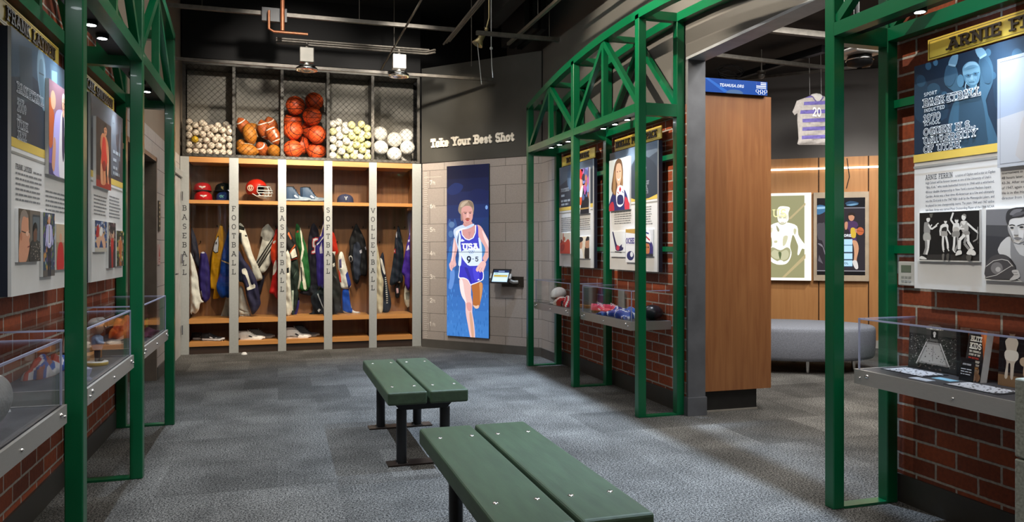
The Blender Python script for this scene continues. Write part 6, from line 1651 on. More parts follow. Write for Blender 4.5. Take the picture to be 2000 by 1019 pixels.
# ------------------------------------------------------------------ caps and the helmet
def make_cap(name, label, crown, brim, R=.106, logo=None, logocol='#e8e4e0', button=None):
    """facing -y, brim edge on z = 0"""
    t = thing(name, label, 'cap', (0, 0, 0), 'caps on the hat shelf')
    prof = [(R * 1.0, 0), (R * 1.0, .02), (R * .98, .05), (R * .88, .078), (R * .66, .1), (R * .36, .112), (.0005, .116)]
    MB().lathe(prof, (0, 0, 0), 28, 0, crown).build('crown', FABRIC, t)
    mb = MB(); n = 14; vs = []
    for j, (rr, dz) in enumerate(((R * .97, .006), (R * 1.3, .0), (R * 1.62, -.006))):
        for i in range(n + 1):
            a = PI + PI * (.12 + .76 * i / n)
            k = 1.0 if j == 0 else 1 + (rr / R - 1) * math.sin(PI * i / n) ** .7
            z = .012 + dz * math.sin(PI * i / n) - (.008 * (abs(i - n / 2) / (n / 2)) ** 2 if j else 0)
            vs.append((R * k * math.cos(a), R * k * math.sin(a), z))
    fs = []
    for j in range(2):
        for i in range(n): fs.append((j * (n + 1) + i, (j + 1) * (n + 1) + i, (j + 1) * (n + 1) + i + 1, j * (n + 1) + i + 1))
    mb.add(vs, fs, 0, brim, True); mb.add([(x, y, z - .006) for x, y, z in vs], [f[::-1] for f in fs], 0, brim, True)
    k0 = 2 * (n + 1)
    for i in range(n): mb.add([vs[k0 + i], vs[k0 + i + 1], (vs[k0 + i + 1][0], vs[k0 + i + 1][1], vs[k0 + i + 1][2] - .006), (vs[k0 + i][0], vs[k0 + i][1], vs[k0 + i][2] - .006)], [(0, 3, 2, 1)], 0, brim)
    mb.build('brim', FABRIC, t)
    MB().sphere((0, 0, .117), .008, 10, 0, button or crown, (1, 1, .6)).build('button', FABRIC, t)
    if logo:
        mb = MB()
        for pts in logo:
            P = []
            for x, z in pts:
                zz = .05 + z; r_ = R * (.985 if zz < .05 else .985 - .105 * (zz - .05) / .028) + .0035
                a = -PI / 2 + x / R
                P.append(Vector((r_ * math.cos(a), r_ * math.sin(a), zz)))
            for i in range(len(P) - 1):
                w = Vector((0, 0, .0045))
                mb.add([P[i] - w, P[i + 1] - w, P[i + 1] + w, P[i] + w], [(0, 1, 2, 3)], 0, logocol)
                d = (P[i + 1] - P[i]).normalized().cross(Vector((0, -1, 0))) * .004
                mb.add([P[i] - d, P[i + 1] - d, P[i + 1] + d, P[i] + d], [(0, 1, 2, 3)], 0, logocol)
        mb.build('cap_emblem', MATTE, t)
    return t
OWL = [[(-.04, .014), (-.03, .002), (-.016, .0)], [(.04, .014), (.03, .002), (.016, .0)], [(-.018, .008), (-.008, -.008), (0, -.012), (.008, -.008), (.018, .008)], [(-.03, .012), (0, .004), (.03, .012)]]
c1 = make_cap('baseball_hat', 'red cap in front on the hat shelf of the first bay', '#b30d12', '#a30c10', logo=OWL)
c1.location = (-.885, 10.14, HZ + .004); c1.rotation_euler = (0.0, 0, .1)
c2 = make_cap('baseball_hat', 'red cap with a dark brim, raised behind the front red cap', '#a80d12', '#241c1e', logo=OWL)
c2.location = (-.905, 10.27, HZ + .123); c2.rotation_euler = (0, 0, .05)
r1 = MB().box(-.97, -.84, 10.255, 10.36, HZ, HZ + .118).build('cap_riser', ACRYL); tag(r1, 'clear block under the raised red cap', 'display stand')
c3 = make_cap('baseball_hat', 'black cap with gold letters, raised at the back of the first hat shelf', '#15161a', '#1a1b20', logo=[[(-.012, .018), (-.012, -.004), (0, -.008), (.008, -.004)], [(.0, .012), (.0, -.016), (.014, -.02)], [(-.004, .004), (.014, .008)]], logocol='#b9a468')
c3.location = (-.655, 10.27, HZ + .123); c3.rotation_euler = (0, 0, -.1)
r2 = MB().box(-.72, -.60, 10.255, 10.36, HZ, HZ + .118).build('cap_riser', ACRYL); tag(r2, 'clear block under the black cap', 'display stand')
c4 = make_cap('baseball_hat', 'blue cap with a teal emblem, in front of the black cap', '#1c2f66', '#1a2a58', .1, [[(-.03, .0), (-.01, .014), (.012, .004), (.03, .016)], [(-.02, -.012), (.005, -.004), (.02, -.014)]], '#6fb3a4')
c4.location = (-.64, 10.14, HZ + .004); c4.rotation_euler = (0, 0, -.25)
c5 = make_cap('baseball_hat', 'slate blue cap with a white Y, alone on the softball hat shelf', '#3a3d58', '#3a3d58', .106, [[(-.022, .026), (-.008, .026)], [(.008, .026), (.022, .026)], [(-.016, .026), (0, .002)], [(.016, .026), (0, .002)], [(0, .006), (0, -.02)], [(-.012, -.02), (.012, -.02)]])
c5.location = (.84, 10.14, HZ + .004); c5.rotation_euler = (0, 0, 0)

hm = thing('football_helmet', 'red football helmet with a white face guard on the football hat shelf', 'helmet', (-.26, 10.12, HZ))
base = Vector((-.26, 10.12, HZ + .155))
mb = MB(); n, m = 28, 18; vs = []
for i in range(m + 1):
    tt = PI * .74 * i / m
    for k in range(n):
        a = 2 * PI * k / n
        x = .135 * math.sin(tt) * math.cos(a); y = .112 * math.sin(tt) * math.sin(a); z = .118 * math.cos(tt) + .012
        vs.append(Vector((x, y, z)))
fs = []
for i in range(m):
    for k in range(n):
        f = (i * n + k, (i + 1) * n + k, (i + 1) * n + (k + 1) % n, i * n + (k + 1) % n)
        c = sum((vs[q] for q in f), Vector()) / 4
        if c.x > .05 and c.z < .045 and abs(c.y) < .096: continue     # face opening, towards +x
        fs.append(f)
Mh = Matrix.Translation(base) @ Matrix.Rotation(-.35, 4, 'Z')
mb.add([Mh @ v for v in vs], fs, 0, '#b3200f', True)
inner = [Mh @ (v * .93) for v in vs]
mb.add(inner, [f[::-1] for f in fs], 0, '#2a2020', True)
mb.build('shell', PLAST, hm)
mb = MB()
def hp(x, y, z): return Mh @ Vector((x, y, z))
for z, e in ((.028, 0.0), (-.018, .028), (-.05, .03), (-.088, .016)):
    mb.tube([hp(.06, -.112, z), hp(.12, -.09, z), hp(.165 + e, -.045, z), hp(.178 + e, 0, z), hp(.165 + e, .045, z), hp(.12, .09, z), hp(.06, .112, z)], .0055, 7)
for y in (-.05, 0, .05):
    mb.tube([hp(.168 - abs(y) * .2, y, .028), hp(.196 - abs(y) * .4, y, -.018), hp(.2 - abs(y) * .4, y, -.05), hp(.186 - abs(y) * .4, y, -.088)], .0055, 7)
for s in (-1, 1): mb.tube([hp(.06, .112 * s, .028), hp(.05, .112 * s, -.03), hp(.09, .1 * s, -.088), hp(.12, .088 * s, -.088)], .0055, 7)
mb.build('face_guard', WHITEPL, hm)
mb = MB()
for k in range(14):
    a0, a1 = 2 * PI * k / 14, 2 * PI * (k + 1) / 14
    for (r0, r1) in ((.032, .04),):
        P = [hp(-.03 + r * math.cos(a), -.1125 - .004, .01 + r * math.sin(a)) for r, a in ((r0, a0), (r1, a0), (r1, a1), (r0, a1))]
        mb.add(P, [(0, 1, 2, 3)], 0, '#d9c8b0')
strokes(mb, 'U', hp(-.05, -.117, -.014), Mh.to_3x3() @ Vector((1, 0, 0)), (0, 0, 1), Mh.to_3x3() @ Vector((0, -1, 0)), .05, .2, 0, 0, '#d9c8b0')
mb.build('side_emblem', MATTE, hm)
mb = MB().tube([hp(-.01, -.108, -.06), hp(.06, -.1, -.1), hp(.13, -.04, -.115), hp(.15, 0, -.118), hp(.13, .04, -.115), hp(.06, .1, -.1)], .006, 6, 0, '#c9c5bf'); mb.build('chin_strap', PLAST, hm)
MB().rbox(-.37, -.1, 10.03, 10.2, HZ, HZ + .055, .004).build('helmet_riser', ACRYL, hm)
# ------------------------------------------------------------------ things inside the display cases
ZC = .6985
def zhit(px, py, z): return hit(px, py, (0, 0, z), Vector((0, 0, 1)))
def plate_pic(name, label, cat, bl, br, h, lean, thick, draw, side_col='#1a1b1e', up=None, material=None):
    """upright board: bl, br = bottom corners as read, h height, lean = horizontal shift of the top edge away from the reader"""
    bl, br = Vector(bl), Vector(br)
    U = br - bl; back = Vector((-U.y, U.x, 0)).normalized()
    V = Vector((0, 0, math.sqrt(max(0.01, h * h - lean * lean)))) + back * lean
    N = U.cross(V).normalized()
    t = thing(name, label, cat, tuple((bl + br) / 2))
    mb = MB().prism([bl, br, br + V, bl + V], -N * thick, 0, side_col); mb.build('backing', MATTE, t)
    a = Art(bl + N * .0004, N, frame=(bl + N * .0004, U, V)); a.clip = a.frame; a.step = .00008
    draw(a); a.build('picture', material or GLOSSP, t)
    return t, bl, U, V, N
# --- near case on the doorway side
def arena(a):
    a.rect(0, 0, 1, 1, '#2b2a2b').rect(0, .72, 1, 1, '#4a4846').poly([(0, .2), (0, .62), (.3, .72), (.7, .72), (1, .62), (1, .1)], '#3a3938', False)
    a.speck(.02, .12, .98, .70, 420, ['#6d6b69', '#8f8d8a', '#1d1c1c', '#4c4b4a', '#a3a19d'], .006, .013, 5)
    a.poly([(.16, .1), (.36, .58), (.66, .58), (.86, .1)], '#8d8b88', False).poly([(.24, .16), (.39, .54), (.63, .54), (.78, .16)], '#b5b3af', False).line([(.18, .12), (.37, .57)], .012, '#e8e6e2').line([(.85, .12), (.65, .57)], .012, '#e8e6e2').line([(.51, .2), (.51, .5)], .01, '#77756f')
    a.speck(.3, .2, .72, .5, 14, ['#3c3a38', '#56534f'], .008, .014, 9).rect(.2, .03, .85, .13, '#211f1f').speck(.2, .03, .85, .14, 50, ['#5b524c', '#0f0f10'], .01, .02, 6)
    a.poly([(.36, .84), (.42, .93), (.62, .93), (.7, .84)], '#a9a49a').speck(.38, .84, .68, .9, 16, ['#f4f0e6'], .012, .02, 3).rect(.46, .66, .6, .82, '#1a1a1a').blob(.53, .76, .03, .04, '#c9c7c2').blob(.53, .71, .02, .03, '#e6e4df').rect(.44, .6, .6, .64, '#6b6966')
plate_pic('framed_photo', 'black and white photo of a basketball arena standing in the near case', 'photo', (2.965, 3.01, ZC), (2.965, 2.725, ZC), .235, .012, .006, arena)
MB().box(2.955, 3.0, 2.70, 2.722, ZC, ZC + .21).build('stand', BLACKM, None)
o = bpy.data.objects['stand']; o.name = 'photo_stand'; tag(o, 'thin black block standing between the arena photo and the book', 'display stand')
def cover(a):
    a.rect(0, 0, 1, 1, '#232124').poly([(.6, 1), (1, 1), (1, .45), (.85, .7)], '#b55a2c', False).poly([(.75, 1), (1, 1), (1, .7)], '#d67a3e', False)
    a.poly([(.25, .2), (.3, .3), (.55, .34), (.6, .24), (.45, .2)], '#c98a5c').blob(.72, .2, .14, .08, '#c79a74').blob(.66, .12, .14, .08, '#b98a64').blob(.82, .08, .14, .08, '#a97a58').blob(.6, .05, .12, .07, '#d4a884').blob(.76, .26, .06, .04, '#8a5a3c')
bt, bl, U, V, N = plate_pic('book', 'standing book with a black and orange cover and white block title', 'book', (2.93, 2.665, ZC), (2.905, 2.555, ZC), .225, .035, .03, cover, '#c9c7c2')
mb = MB(); Un, Vn = U.normalized(), V.normalized(); W = U.length
y = .9
for txt, h, c, wd in (('BLITZ', .024, '#e4dccb', .62), ('KIDS', .028, '#e4dccb', .64), ('THE CINDERELLA', .0085, '#e4dccb', .66), ('STORY OF THE', .0085, '#e4dccb', .64), ('1944 NATIONAL', .008, '#c23a2a', .6), ('CHAMPIONSHIP', .0095, '#e4dccb', .66), ('BASKETBALL TEAM', .008, '#e4dccb', .66)):
    W0 = (sum(GLY[k][0] + .1 for k in txt) - .1) * h
    y -= (h + .006) / V.length
    strokes(mb, txt, bl + U * .16 + V * y + N * .0016, Un * (wd * W / W0), Vn, N, h, .2, 0, 0, c, sp=.1)
bartext(mb, bl + U * .18 + V * (y - .05) + N * .0016, Un, Vn, N, W * .6, 1, .01, .006, col='#d49a4a', ragged=0)
bartext(mb, bl + U * .18 + V * (y - .085) + N * .0016, Un, Vn, N, W * .6, 2, .006, .002, col='#b9b4aa')
mb.build('cover_title', PRINT, bt)
def card(a): a.rect(0, 0, 1, 1, '#15171c')
ct, bl, U, V, N = plate_pic('caption_card', 'small black caption card leaning in front of the book', 'label', (2.885, 2.645, ZC), (2.878, 2.57, ZC), .068, .012, .005, card)
mb = MB(); strokes(mb, 'ARNIE FERRIN', bl + U * .2 + V * .7 + N * .001, U.normalized() * .75, V.normalized(), N, .007, .16, 0, 0, '#dfe2e6', serif=True)
bartext(mb, bl + U * .1 + V * .5 + N * .001, U.normalized(), V.normalized(), N, U.length * .8, 3, .011, .004, col='#c9ccd2', ragged=.1); mb.build('caption_print', PRINT, ct)
def player(a):
    a.rect(0, 0, 1, 1, '#17151a').rect(0, 0, 1, .2, '#8a6a4a').poly([(0, .2), (1, .2), (1, .3), (0, .24)], '#4a3a30', False)
    a.poly([(.13, .16), (.16, .42), (.12, .52), (.15, .66), (.12, .8), (.2, .88), (.32, .88), (.38, .8), (.35, .66), (.38, .52), (.32, .42), (.3, .16), (.25, .16), (.24, .4), (.2, .4), (.19, .16)], '#d9cbb8').blob(.255, .95, .06, .06, '#c9b49a').poly([(.13, .5), (.14, .64), (.37, .64), (.38, .5), (.26, .46)], '#efe8da').poly([(.2, .95), (.22, 1), (.3, 1), (.31, .95)], '#2a211c')
    a.poly([(.52, .2), (.5, .4), (.56, .56), (.68, .6), (.76, .45), (.74, .2)], '#c9a98c').blob(.62, .66, .06, .06, '#b98f6c').blob(.5, .48, .08, .08, '#c9b094').poly([(.8, .15), (.78, .5), (.9, .7), (1, .6), (1, .15)], '#3b4a78').blob(.92, .78, .07, .07, '#b98f6c')
plate_pic('framed_photo', 'colour photo of a basketball player standing behind the concrete pedestal', 'photo', (2.94, 2.50, ZC), (2.94, 2.27, ZC), .235, .012, .006, player)
for nm, lab, (u0, u1, y0, y1), n in (('text_strip', 'white printed caption strip lying in front of the arena photo', (2.78, 2.93, 2.74, 2.99), 11), ('text_strip', 'white printed caption strip lying in front of the book, next to the pedestal', (2.73, 2.87, 2.32, 2.58), 11)):
    t = MB().box(u0, u1, y0, y1, ZC - .0005, ZC + .002, 0, '#20232a').build(nm, PRINT, origin=((u0 + u1) / 2, (y0 + y1) / 2, ZC)); tag(t, lab, 'label')
    mb = MB(); bartext(mb, (u0 + .008, y1 - .008, ZC + .0026), (0, -1, 0), (1, 0, 0), (0, 0, 1), y1 - y0 - .016, n, -(u1 - u0 - .01) / n, .0085, col='#f2f5fa', seed=int(y0 * 100), ragged=.1); q = mb.build('caption_print', PRINT, t)
for lab, (x, y, c) in (('pale blue card lying flat between the two caption strips, nearer the tray edge', (2.735, 2.70, '#cfdcec')), ('light blue card lying flat in front of the caption card', (2.83, 2.665, '#8fc4dd'))):
    t = MB().box(x - .025, x + .025, y - .05, y + .05, ZC - .0005, ZC + .0015, 0, c).build('note_card', PRINT, origin=(x, y, ZC)); tag(t, lab, 'card')
# --- far cases on the doorway side
def case_ball(loc, label, cols, yaw, pitch, stand=True, R=.085, L=.27):
    t = thing('football', label, 'football', tuple(loc))
    prof = [(max(.0005, R * (1 - abs(-1 + 2 * i / 24) ** 2.1) ** .8), (-1 + 2 * i / 24) * L / 2) for i in range(25)]
    M = Matrix.Rotation(yaw, 4, 'Z') @ Matrix.Rotation(pitch, 4, 'Y')
    c = Vector(loc) + Vector((0, 0, R + (.016 if stand else 0)))
    mb = MB(); vs = []; n = 28
    for r_, h in prof:
        for k in range(n): vs.append(c + M @ Vector((h, r_ * math.cos(2 * PI * k / n), r_ * math.sin(2 * PI * k / n))))
    for i in range(24):
        for k in range(n):
            cc = cols(i, (k + .5) / n)
            mb.add([], [], 0); mb.has = True
            mb.f.append([i * n + k, (i + 1) * n + k, (i + 1) * n + (k + 1) % n, i * n + (k + 1) % n][::-1]); mb.mi.append(0); mb.c.append(lin(cc)); mb.sm.append(True)
    mb.v = [tuple(v) for v in vs]
    mb.build('ball_skin', LEATHER, t)
    if stand:
        mb = MB(); mb.lathe([(.055, 0), (.055, .004), (.03, .008), (.045, .026), (.043, .028), (.0005, .015)], loc, 20); mb.build('ball_stand', ACRYL, t)
    return t, c, M
case_ball((2.86, 7.62, ZC), 'white and brown football on a clear stand beside goggles', lambda i, f: '#d6d3cc' if not (.55 < f < .98) or i > 17 else '#5a2c1c', .6, -.2, True, .076, .24)
def crumple(name, cat, label, loc, sx, sy, h, cols, seed, group=None, yaw=0.0):
    """soft heap of cloth with rumpled top"""
    r_ = random.Random(seed); n, m = 34, 30; mb = MB(); mb.has = True
    ph = [r_.uniform(0, 6) for _ in range(6)]; vs = []
    for j in range(m + 1):
        for i in range(n + 1):
            u, v = i / n * 2 - 1, j / m * 2 - 1
            rad = math.hypot(u, v); ed = 1 + .14 * math.sin(3 * math.atan2(v, u) + ph[0]) + .08 * math.sin(7 * math.atan2(v, u) + ph[1])
            e = max(0, 1 - (max(abs(u), abs(v))) ** 3)
            fu, fv = sx / .1, sy / .1
            z = h * e ** .5 * (.62 + .16 * math.sin(3 * u * fu + 2 * v * fv + ph[2]) + .12 * math.sin(4 * v * fv - 2 * u * fu + ph[3]) + .07 * math.sin(8 * u * fu + ph[4]) + .05 * math.sin(9 * v * fv + 4 * u * fu + ph[5]))
            x, y = u * sx * ed * (.9 if abs(u) > .98 else 1), v * sy * ed
            c, s_ = math.cos(yaw), math.sin(yaw)
            vs.append((loc[0] + x * c - y * s_, loc[1] + x * s_ + y * c, loc[2] + max(.001, z)))
    mb.v = vs
    for j in range(m):
        for i in range(n):
            q = math.sin(4 * i / n * 2 + ph[1] + 2.4 * math.sin(j / m * 5 + ph[2])) + .5 * math.sin(11 * j / m + ph[3])
            c = cols[int((q + 1.5) / 3.0001 * len(cols)) % len(cols)]
            mb.f.append([j * (n + 1) + i, j * (n + 1) + i + 1, (j + 1) * (n + 1) + i + 1, (j + 1) * (n + 1) + i]); mb.mi.append(0); mb.c.append(lin(c)); mb.sm.append(True)
    k = len(mb.v); mb.v = mb.v + [(v[0], v[1], loc[2]) for v in vs]
    rim = [i for i in range(n + 1)] + [j * (n + 1) + n for j in range(1, m + 1)] + [m * (n + 1) + i for i in range(n - 1, -1, -1)] + [j * (n + 1) for j in range(m - 1, 0, -1)]
    for a, b in zip(rim, rim[1:] + rim[:1]):
        mb.f.append([a, k + a, k + b, b]); mb.mi.append(0); mb.c.append(lin(cols[0])); mb.sm.append(True)
    o = mb.build(name, FABRIC, origin=loc)
    return tag(o, label, cat, group)
crumple('jersey', 'jersey', 'red and white folded jersey in the case with the brown and white football', (2.80, 7.20, ZC), .09, .13, .12, ['#b3242a', '#d9d4cc', '#b3242a', '#2a2228'], 3)
gg = thing('goggles', 'white rimmed goggles lying in front of the white and brown football', 'goggles', (2.735, 7.42, ZC))
for dy in (-.04, .04):
    MB().tube([(2.735 + .024 * math.cos(k * PI / 6), 7.42 + dy + .036 * math.sin(k * PI / 6), ZC + .014) for k in range(12)], .006, 6, closed=True).build('goggle_rim', WHITEPL, gg)
    MB().lathe([(.022, 0), (.0005, .002)], (2.735, 7.42 + dy, ZC + .014), 12).build('goggle_lens', BLACKM, gg)
cup = thing('steel_cup', 'grey metal cup standing on the wooden base at the end of the far case', 'cup', (2.93, 6.93, ZC))
MB().rbox(2.85, 3.0, 6.84, 7.02, ZC, ZC + .03, .003).build('wooden_base', WOODX, cup)
MB().lathe([(.0005, .03), (.058, .03), (.062, .04), (.072, .2), (.074, .205), (.068, .203), (.058, .05), (.0005, .045)], (2.93, 6.93, ZC), 28).build('cup_body', mat('dull steel', '#8b9396', .4, .4), cup)
p1 = make_shoe('running_shoe', 'neon pink running shoe with a black sole, the farther of the pair', None, '#e0355e', '#1c1a1e', '#f06a86', '#f4e6ea', .085, .25, '#f4e6ea')
p1.location = (2.80, 6.32, ZC); p1.rotation_euler = (0, 0, -1.15)
dup(p1, (2.875, 6.20, ZC), (0, 0, -1.0), 'neon pink running shoe with a black sole, the nearer of the pair')
crumple('racing_suit', 'clothing', 'blue and white crumpled racing suit beside the pink shoes', (2.82, 5.90, ZC), .115, .2, .095, ['#26479c', '#3a62b4', '#d2d8e6', '#1f2f7c', '#3a62b4'], 11)
crumple('glove', 'glove', 'small blue glove lying between the pink shoe and the tray edge', (2.715, 6.14, ZC), .03, .07, .05, ['#2f5cb0', '#1c2c5c', '#3f78c8'], 12)
hb_ = MB().sphere((2.93, 5.62, ZC + .06), .085, 20, 0, '#20222c', (1, 1.1, .72)).build('crash_helmet', PLAST, origin=(2.93, 5.62, ZC)); tag(hb_, 'dark crash helmet behind the blue racing suit', 'helmet')
ap = MB().rbox(2.985, 2.998, 6.28, 6.40, ZC, ZC + .2, .003).build('award_slab', mat('frosted slab', '#8d9694', .3), origin=(2.99, 6.34, ZC)); tag(ap, 'upright grey award slab behind the pink shoes', 'award')
# --- cases along the brick wall with the bobblehead
ft, c, M = case_ball((-.885, 2.70, ZC), 'white and grey football with blue seams and script lettering, on a clear stand', lambda i, f: '#8d8b86' if (.36 < f < .64) else ('#5a78b8' if (.34 < f <= .36 or .64 <= f < .66) else '#dcdad4'), 1.25, -.35, True, .09, .28)
fonttext('Super Su', c + M @ Vector((-.05, -.03, .088)), (M.to_3x3() @ Vector((1, 0, 0))), (M.to_3x3() @ Vector((0, .6, .8))).normalized(), .035, INK, 'script_lettering', ft)
def print1(a): a.rect(0, 0, 1, 1, '#1c1930').poly([(.1, .1), (.2, .8), (.5, .9), (.6, .2)], '#4a3d68').speck(.1, .1, .9, .9, 40, ['#6d5a8a', '#2a2a48', '#a08a9a'], .03, .07, 2).rect(.62, .1, .95, .9, '#b9b3c4')
plate_pic('photo_print', 'dark purple photo print leaning on the brick in the football case', 'photo', (-1.06, 2.72, ZC), (-1.06, 3.08, ZC), .2, .02, .006, print1)
def print2(a):
    a.rect(0, 0, 1, 1, '#c9c8cc').poly([(.1, .1), (.15, .7), (.5, .95), (.9, .8), (.92, .15)], '#7a5a72').blob(.4, .55, .15, .2, '#b48a7a').blob(.7, .45, .14, .2, '#a87c6c').poly([(.2, .05), (.3, .4), (.8, .35), (.9, .05)], '#b8506a').speck(.1, .1, .9, .9, 24, ['#e4dfe4', '#4a3a5a', '#d08a5a'], .03, .06, 8)
plate_pic('photo_print', 'bright photo card propped up behind the white and grey football', 'photo', (-.98, 2.86, ZC), (-.91, 3.12, ZC), .16, .07, .004, print2)
gl = thing('glass_award', 'small faceted glass award in the back corner of the football case', 'award', (-1.02, 3.13, ZC))
MB().lathe([(.03, 0), (.03, .01), (.012, .02), (.03, .1), (.045, .2), (.0005, .17)], (-1.02, 3.13, ZC), 7, smooth=False).build('glass_body', ACRYLE, gl)
# bobblehead
bx, by = -.862, 4.24
bo = thing('bobblehead', 'white-haired bobblehead figurine in a pale blue jacket on a gold-rimmed base', 'figurine', (bx, by, ZC))
MB().lathe([(.048, 0), (.05, .004), (.05, .016), (.046, .02), (.0005, .02)], (bx, by, ZC), 28, colf=lambda i: '#c2a23c' if i < 2 else '#dad6cc').build('figure_base', PLAST, bo)
mb = MB()
for s in (-1, 1):
    mb.tube([(bx, by + s * .011, ZC + .02), (bx, by + s * .012, ZC + .055), (bx, by + s * .008, ZC + .085)], [.010, .0115, .013], 10, 0, '#23242c'); mb.sphere((bx + .012, by + s * .012, ZC + .024), .010, 10, 0, '#15151a', (1.7, .8, .6))
mb.build('trousers', PLAST, bo)
mb = MB().lathe([(.021, .078), (.026, .095), (.028, .12), (.026, .14), (.012, .152), (.0005, .153)], (bx, by, ZC), 18, 0, '#9fb4d4'); mb.tube([(bx, by - .026, ZC + .135), (bx + .012, by - .036, ZC + .115), (bx + .028, by - .012, ZC + .108)], [.0095, .009, .0075], 8, 0, '#9fb4d4'); mb.tube([(bx, by + .026, ZC + .135), (bx + .01, by + .036, ZC + .112), (bx + .028, by + .01, ZC + .106)], [.0095, .009, .0075], 8, 0, '#9fb4d4'); mb.sphere((bx + .03, by - .006, ZC + .107), .008, 8, 0, '#d8a88a'); mb.sphere((bx + .03, by + .006, ZC + .105), .008, 8, 0, '#d8a88a')
mb.build('jacket', PLAST, bo)
hz = ZC + .19
mb = MB().sphere((bx, by, hz), .036, 22, 0, '#d5a485', (.95, .92, 1.08)); mb.sphere((bx + .034, by, hz - .002), .008, 8, 0, '#cf9a7a', (1.1, .8, 1)); mb.tube([(bx + .031, by - .012, hz - .018), (bx + .034, by, hz - .02), (bx + .031, by + .012, hz - .018)], .0022, 6, 0, '#8c4a40')
for s in (-1, 1): mb.sphere((bx + .031, by + s * .013, hz + .008), .0045, 8, 0, '#2a2422'); mb.sphere((bx, by + s * .034, hz), .009, 8, 0, '#cf9a7a', (.7, .5, 1.2))
mb.build('head', PLAST, bo)
mb = MB().sphere((bx - .006, by, hz + .016), .037, 20, 0, '#dedad2', (.98, 1, .82)); mb.sphere((bx + .012, by, hz + .036), .022, 12, 0, '#e6e3dc', (1.1, 1.2, .6)); mb.build('hair', PLAST, bo)
mb = MB()
for s in (-1, 1): mb.tube([(bx + .035, by + s * .013 + .009 * math.cos(k * PI / 5), hz + .008 + .008 * math.sin(k * PI / 5)) for k in range(10)], .0014, 5, closed=True)
mb.build('spectacles', BLACKM, bo)
tk = thing('glass_trinket', 'tiny clear glass trinket on the tray in front of the bobblehead', 'ornament', (-.80, 3.74, ZC))
MB().lathe([(.018, 0), (.02, .01), (.008, .02), (.016, .04), (.02, .055), (.0005, .062)], (-.80, 3.74, ZC), 9, smooth=False).build('glass_body', ACRYLE, tk)
blk = MB().rbox(-1.09, -.90, 4.26, 4.54, ZC, ZC + .045, .003).build('wooden_block', WOODX, origin=(-1, 4.4, ZC)); tag(blk, 'wooden block carrying the worn wrestling shoe', 'display stand')
ws = make_shoe('wrestling_shoe', 'worn tan and orange shoe with a dark side mark, on the wooden block', None, '#bda894', '#3a2f2a', '#a0583a', '#d9cbb8', .12, .27, '#5a3528')
ws.location = (-.985, 4.40, ZC + .0455); ws.rotation_euler = (0, 0, 1.45)
crumple('singlet', 'clothing', 'red, white and blue wrestling clothing heaped behind the bobblehead', (-1.03, 4.03, ZC), .055, .18, .11, ['#a83a2c', '#b9b4b4', '#2c4a8c', '#8a4a3a'], 21)
crumple('jacket', 'clothing', 'bright orange folded clothing in the farthest case along the bobblehead wall', (-.97, 5.66, ZC), .09, .21, .14, ['#d4551c', '#e0702c', '#c2481a'], 31)
tg = MB().box(-.865, -.86, 5.70, 5.78, ZC + .002, ZC + .1, 0, '#8a8a2c').build('hang_tag', PRINT, origin=(-.862, 5.74, ZC)); tag(tg, 'olive tag standing against the orange clothing', 'tag')
crumple('jersey', 'jersey', 'maroon cloth lying in front of the orange clothing', (-.83, 5.62, ZC), .05, .2, .05, ['#4a2430', '#3a1c28', '#5a3040'], 41)
# --- thermostat, pedestal
th = thing('thermostat', 'white wall thermostat with a grey display on the brick by the doorway', 'thermostat', (3.0, 3.04, 1.10))
MB().rbox(2.985, XR, 2.99, 3.095, 1.095, 1.215, .005).build('housing', WHITEPL, th)
MB().box(2.983, 2.986, 3.012, 3.073, 1.162, 1.197).build('display', mat('grey lcd', '#6f7a6c', .3), th)
mb = MB()
for r_ in range(2):
    for k in range(3): mb.box(2.983, 2.986, 3.012 + k * .022, 3.028 + k * .022, 1.112 + r_ * .02, 1.122 + r_ * .02)
mb.build('button_row', mat('grey button', '#9a9c9a', .5), th)
pd = thing('stone_pedestal', 'speckled cast stone pedestal at the right edge of the photo', 'pedestal', (2.54, 1.82, 0))
MB().rbox(2.45, 2.595, 1.66, 2.02, 0, .55, .006).build('lower_block', CONCRETE, pd)
MB().rbox(2.45, 2.595, 1.66, 2.02, .556, .83, .006).build('upper_block', CONCRETE, pd)
# ------------------------------------------------------------------ diagonal wall: letters, ruler, runner screen, tablet
def dp(s, z, off=0.0): return A0 + AD * s + AN * off + Vector((0, 0, z))
def on_d(px, py, off=0.0): return hit(px, py, A0 + AN * off, AN)
q0 = on_d(844, 289); q1 = on_d(1006, 276)
s0 = (q0 - A0).dot(AD); s1 = (q1 - A0).dot(AD)
ws_ = thing('wall_lettering', 'raised cream slogan letters on the charcoal upper wall', 'sign', tuple(dp((s0 + s1) / 2, 2.58, .012)))
txt = 'Take Your Best Shot'; hh = .118
xx = s0
Wt = sum(GLY[c][0] + .1 for c in txt) - .1
k = (s1 - s0) / (Wt * hh)
for word in txt.split(' '):
    mb = MB(); ww = strokes(mb, word, dp(xx, 2.576, .013), AD * k, (0, 0, 1), AN, hh, .225, .018, sp=.1)
    o = mb.build('word', CREAM, ws_)
    xx += (ww + (GLY[' '][0] + .2) * hh) * k
rl = thing('wall_ruler', 'printed height ruler in feet up the block wall beside the lockers', 'ruler', tuple(dp(.1, 0, .001)))
mb = MB(); sl = (on_d(828, 500) - A0).dot(AD); sr = (on_d(851, 500) - A0).dot(AD)
zf = .3048
for i in range(2, 92):
    z = i * zf / 12
    if z > 2.27: break
    L = .05 if i % 3 else .062
    if i % 12 == 0: L = .085
    mb.add([dp(sl, z - .0022, .0015), dp(sl + L, z - .0022, .0015), dp(sl + L, z + .0022, .0015), dp(sl, z + .0022, .0015)], [(0, 1, 2, 3)], 0, '#d8d2ca')
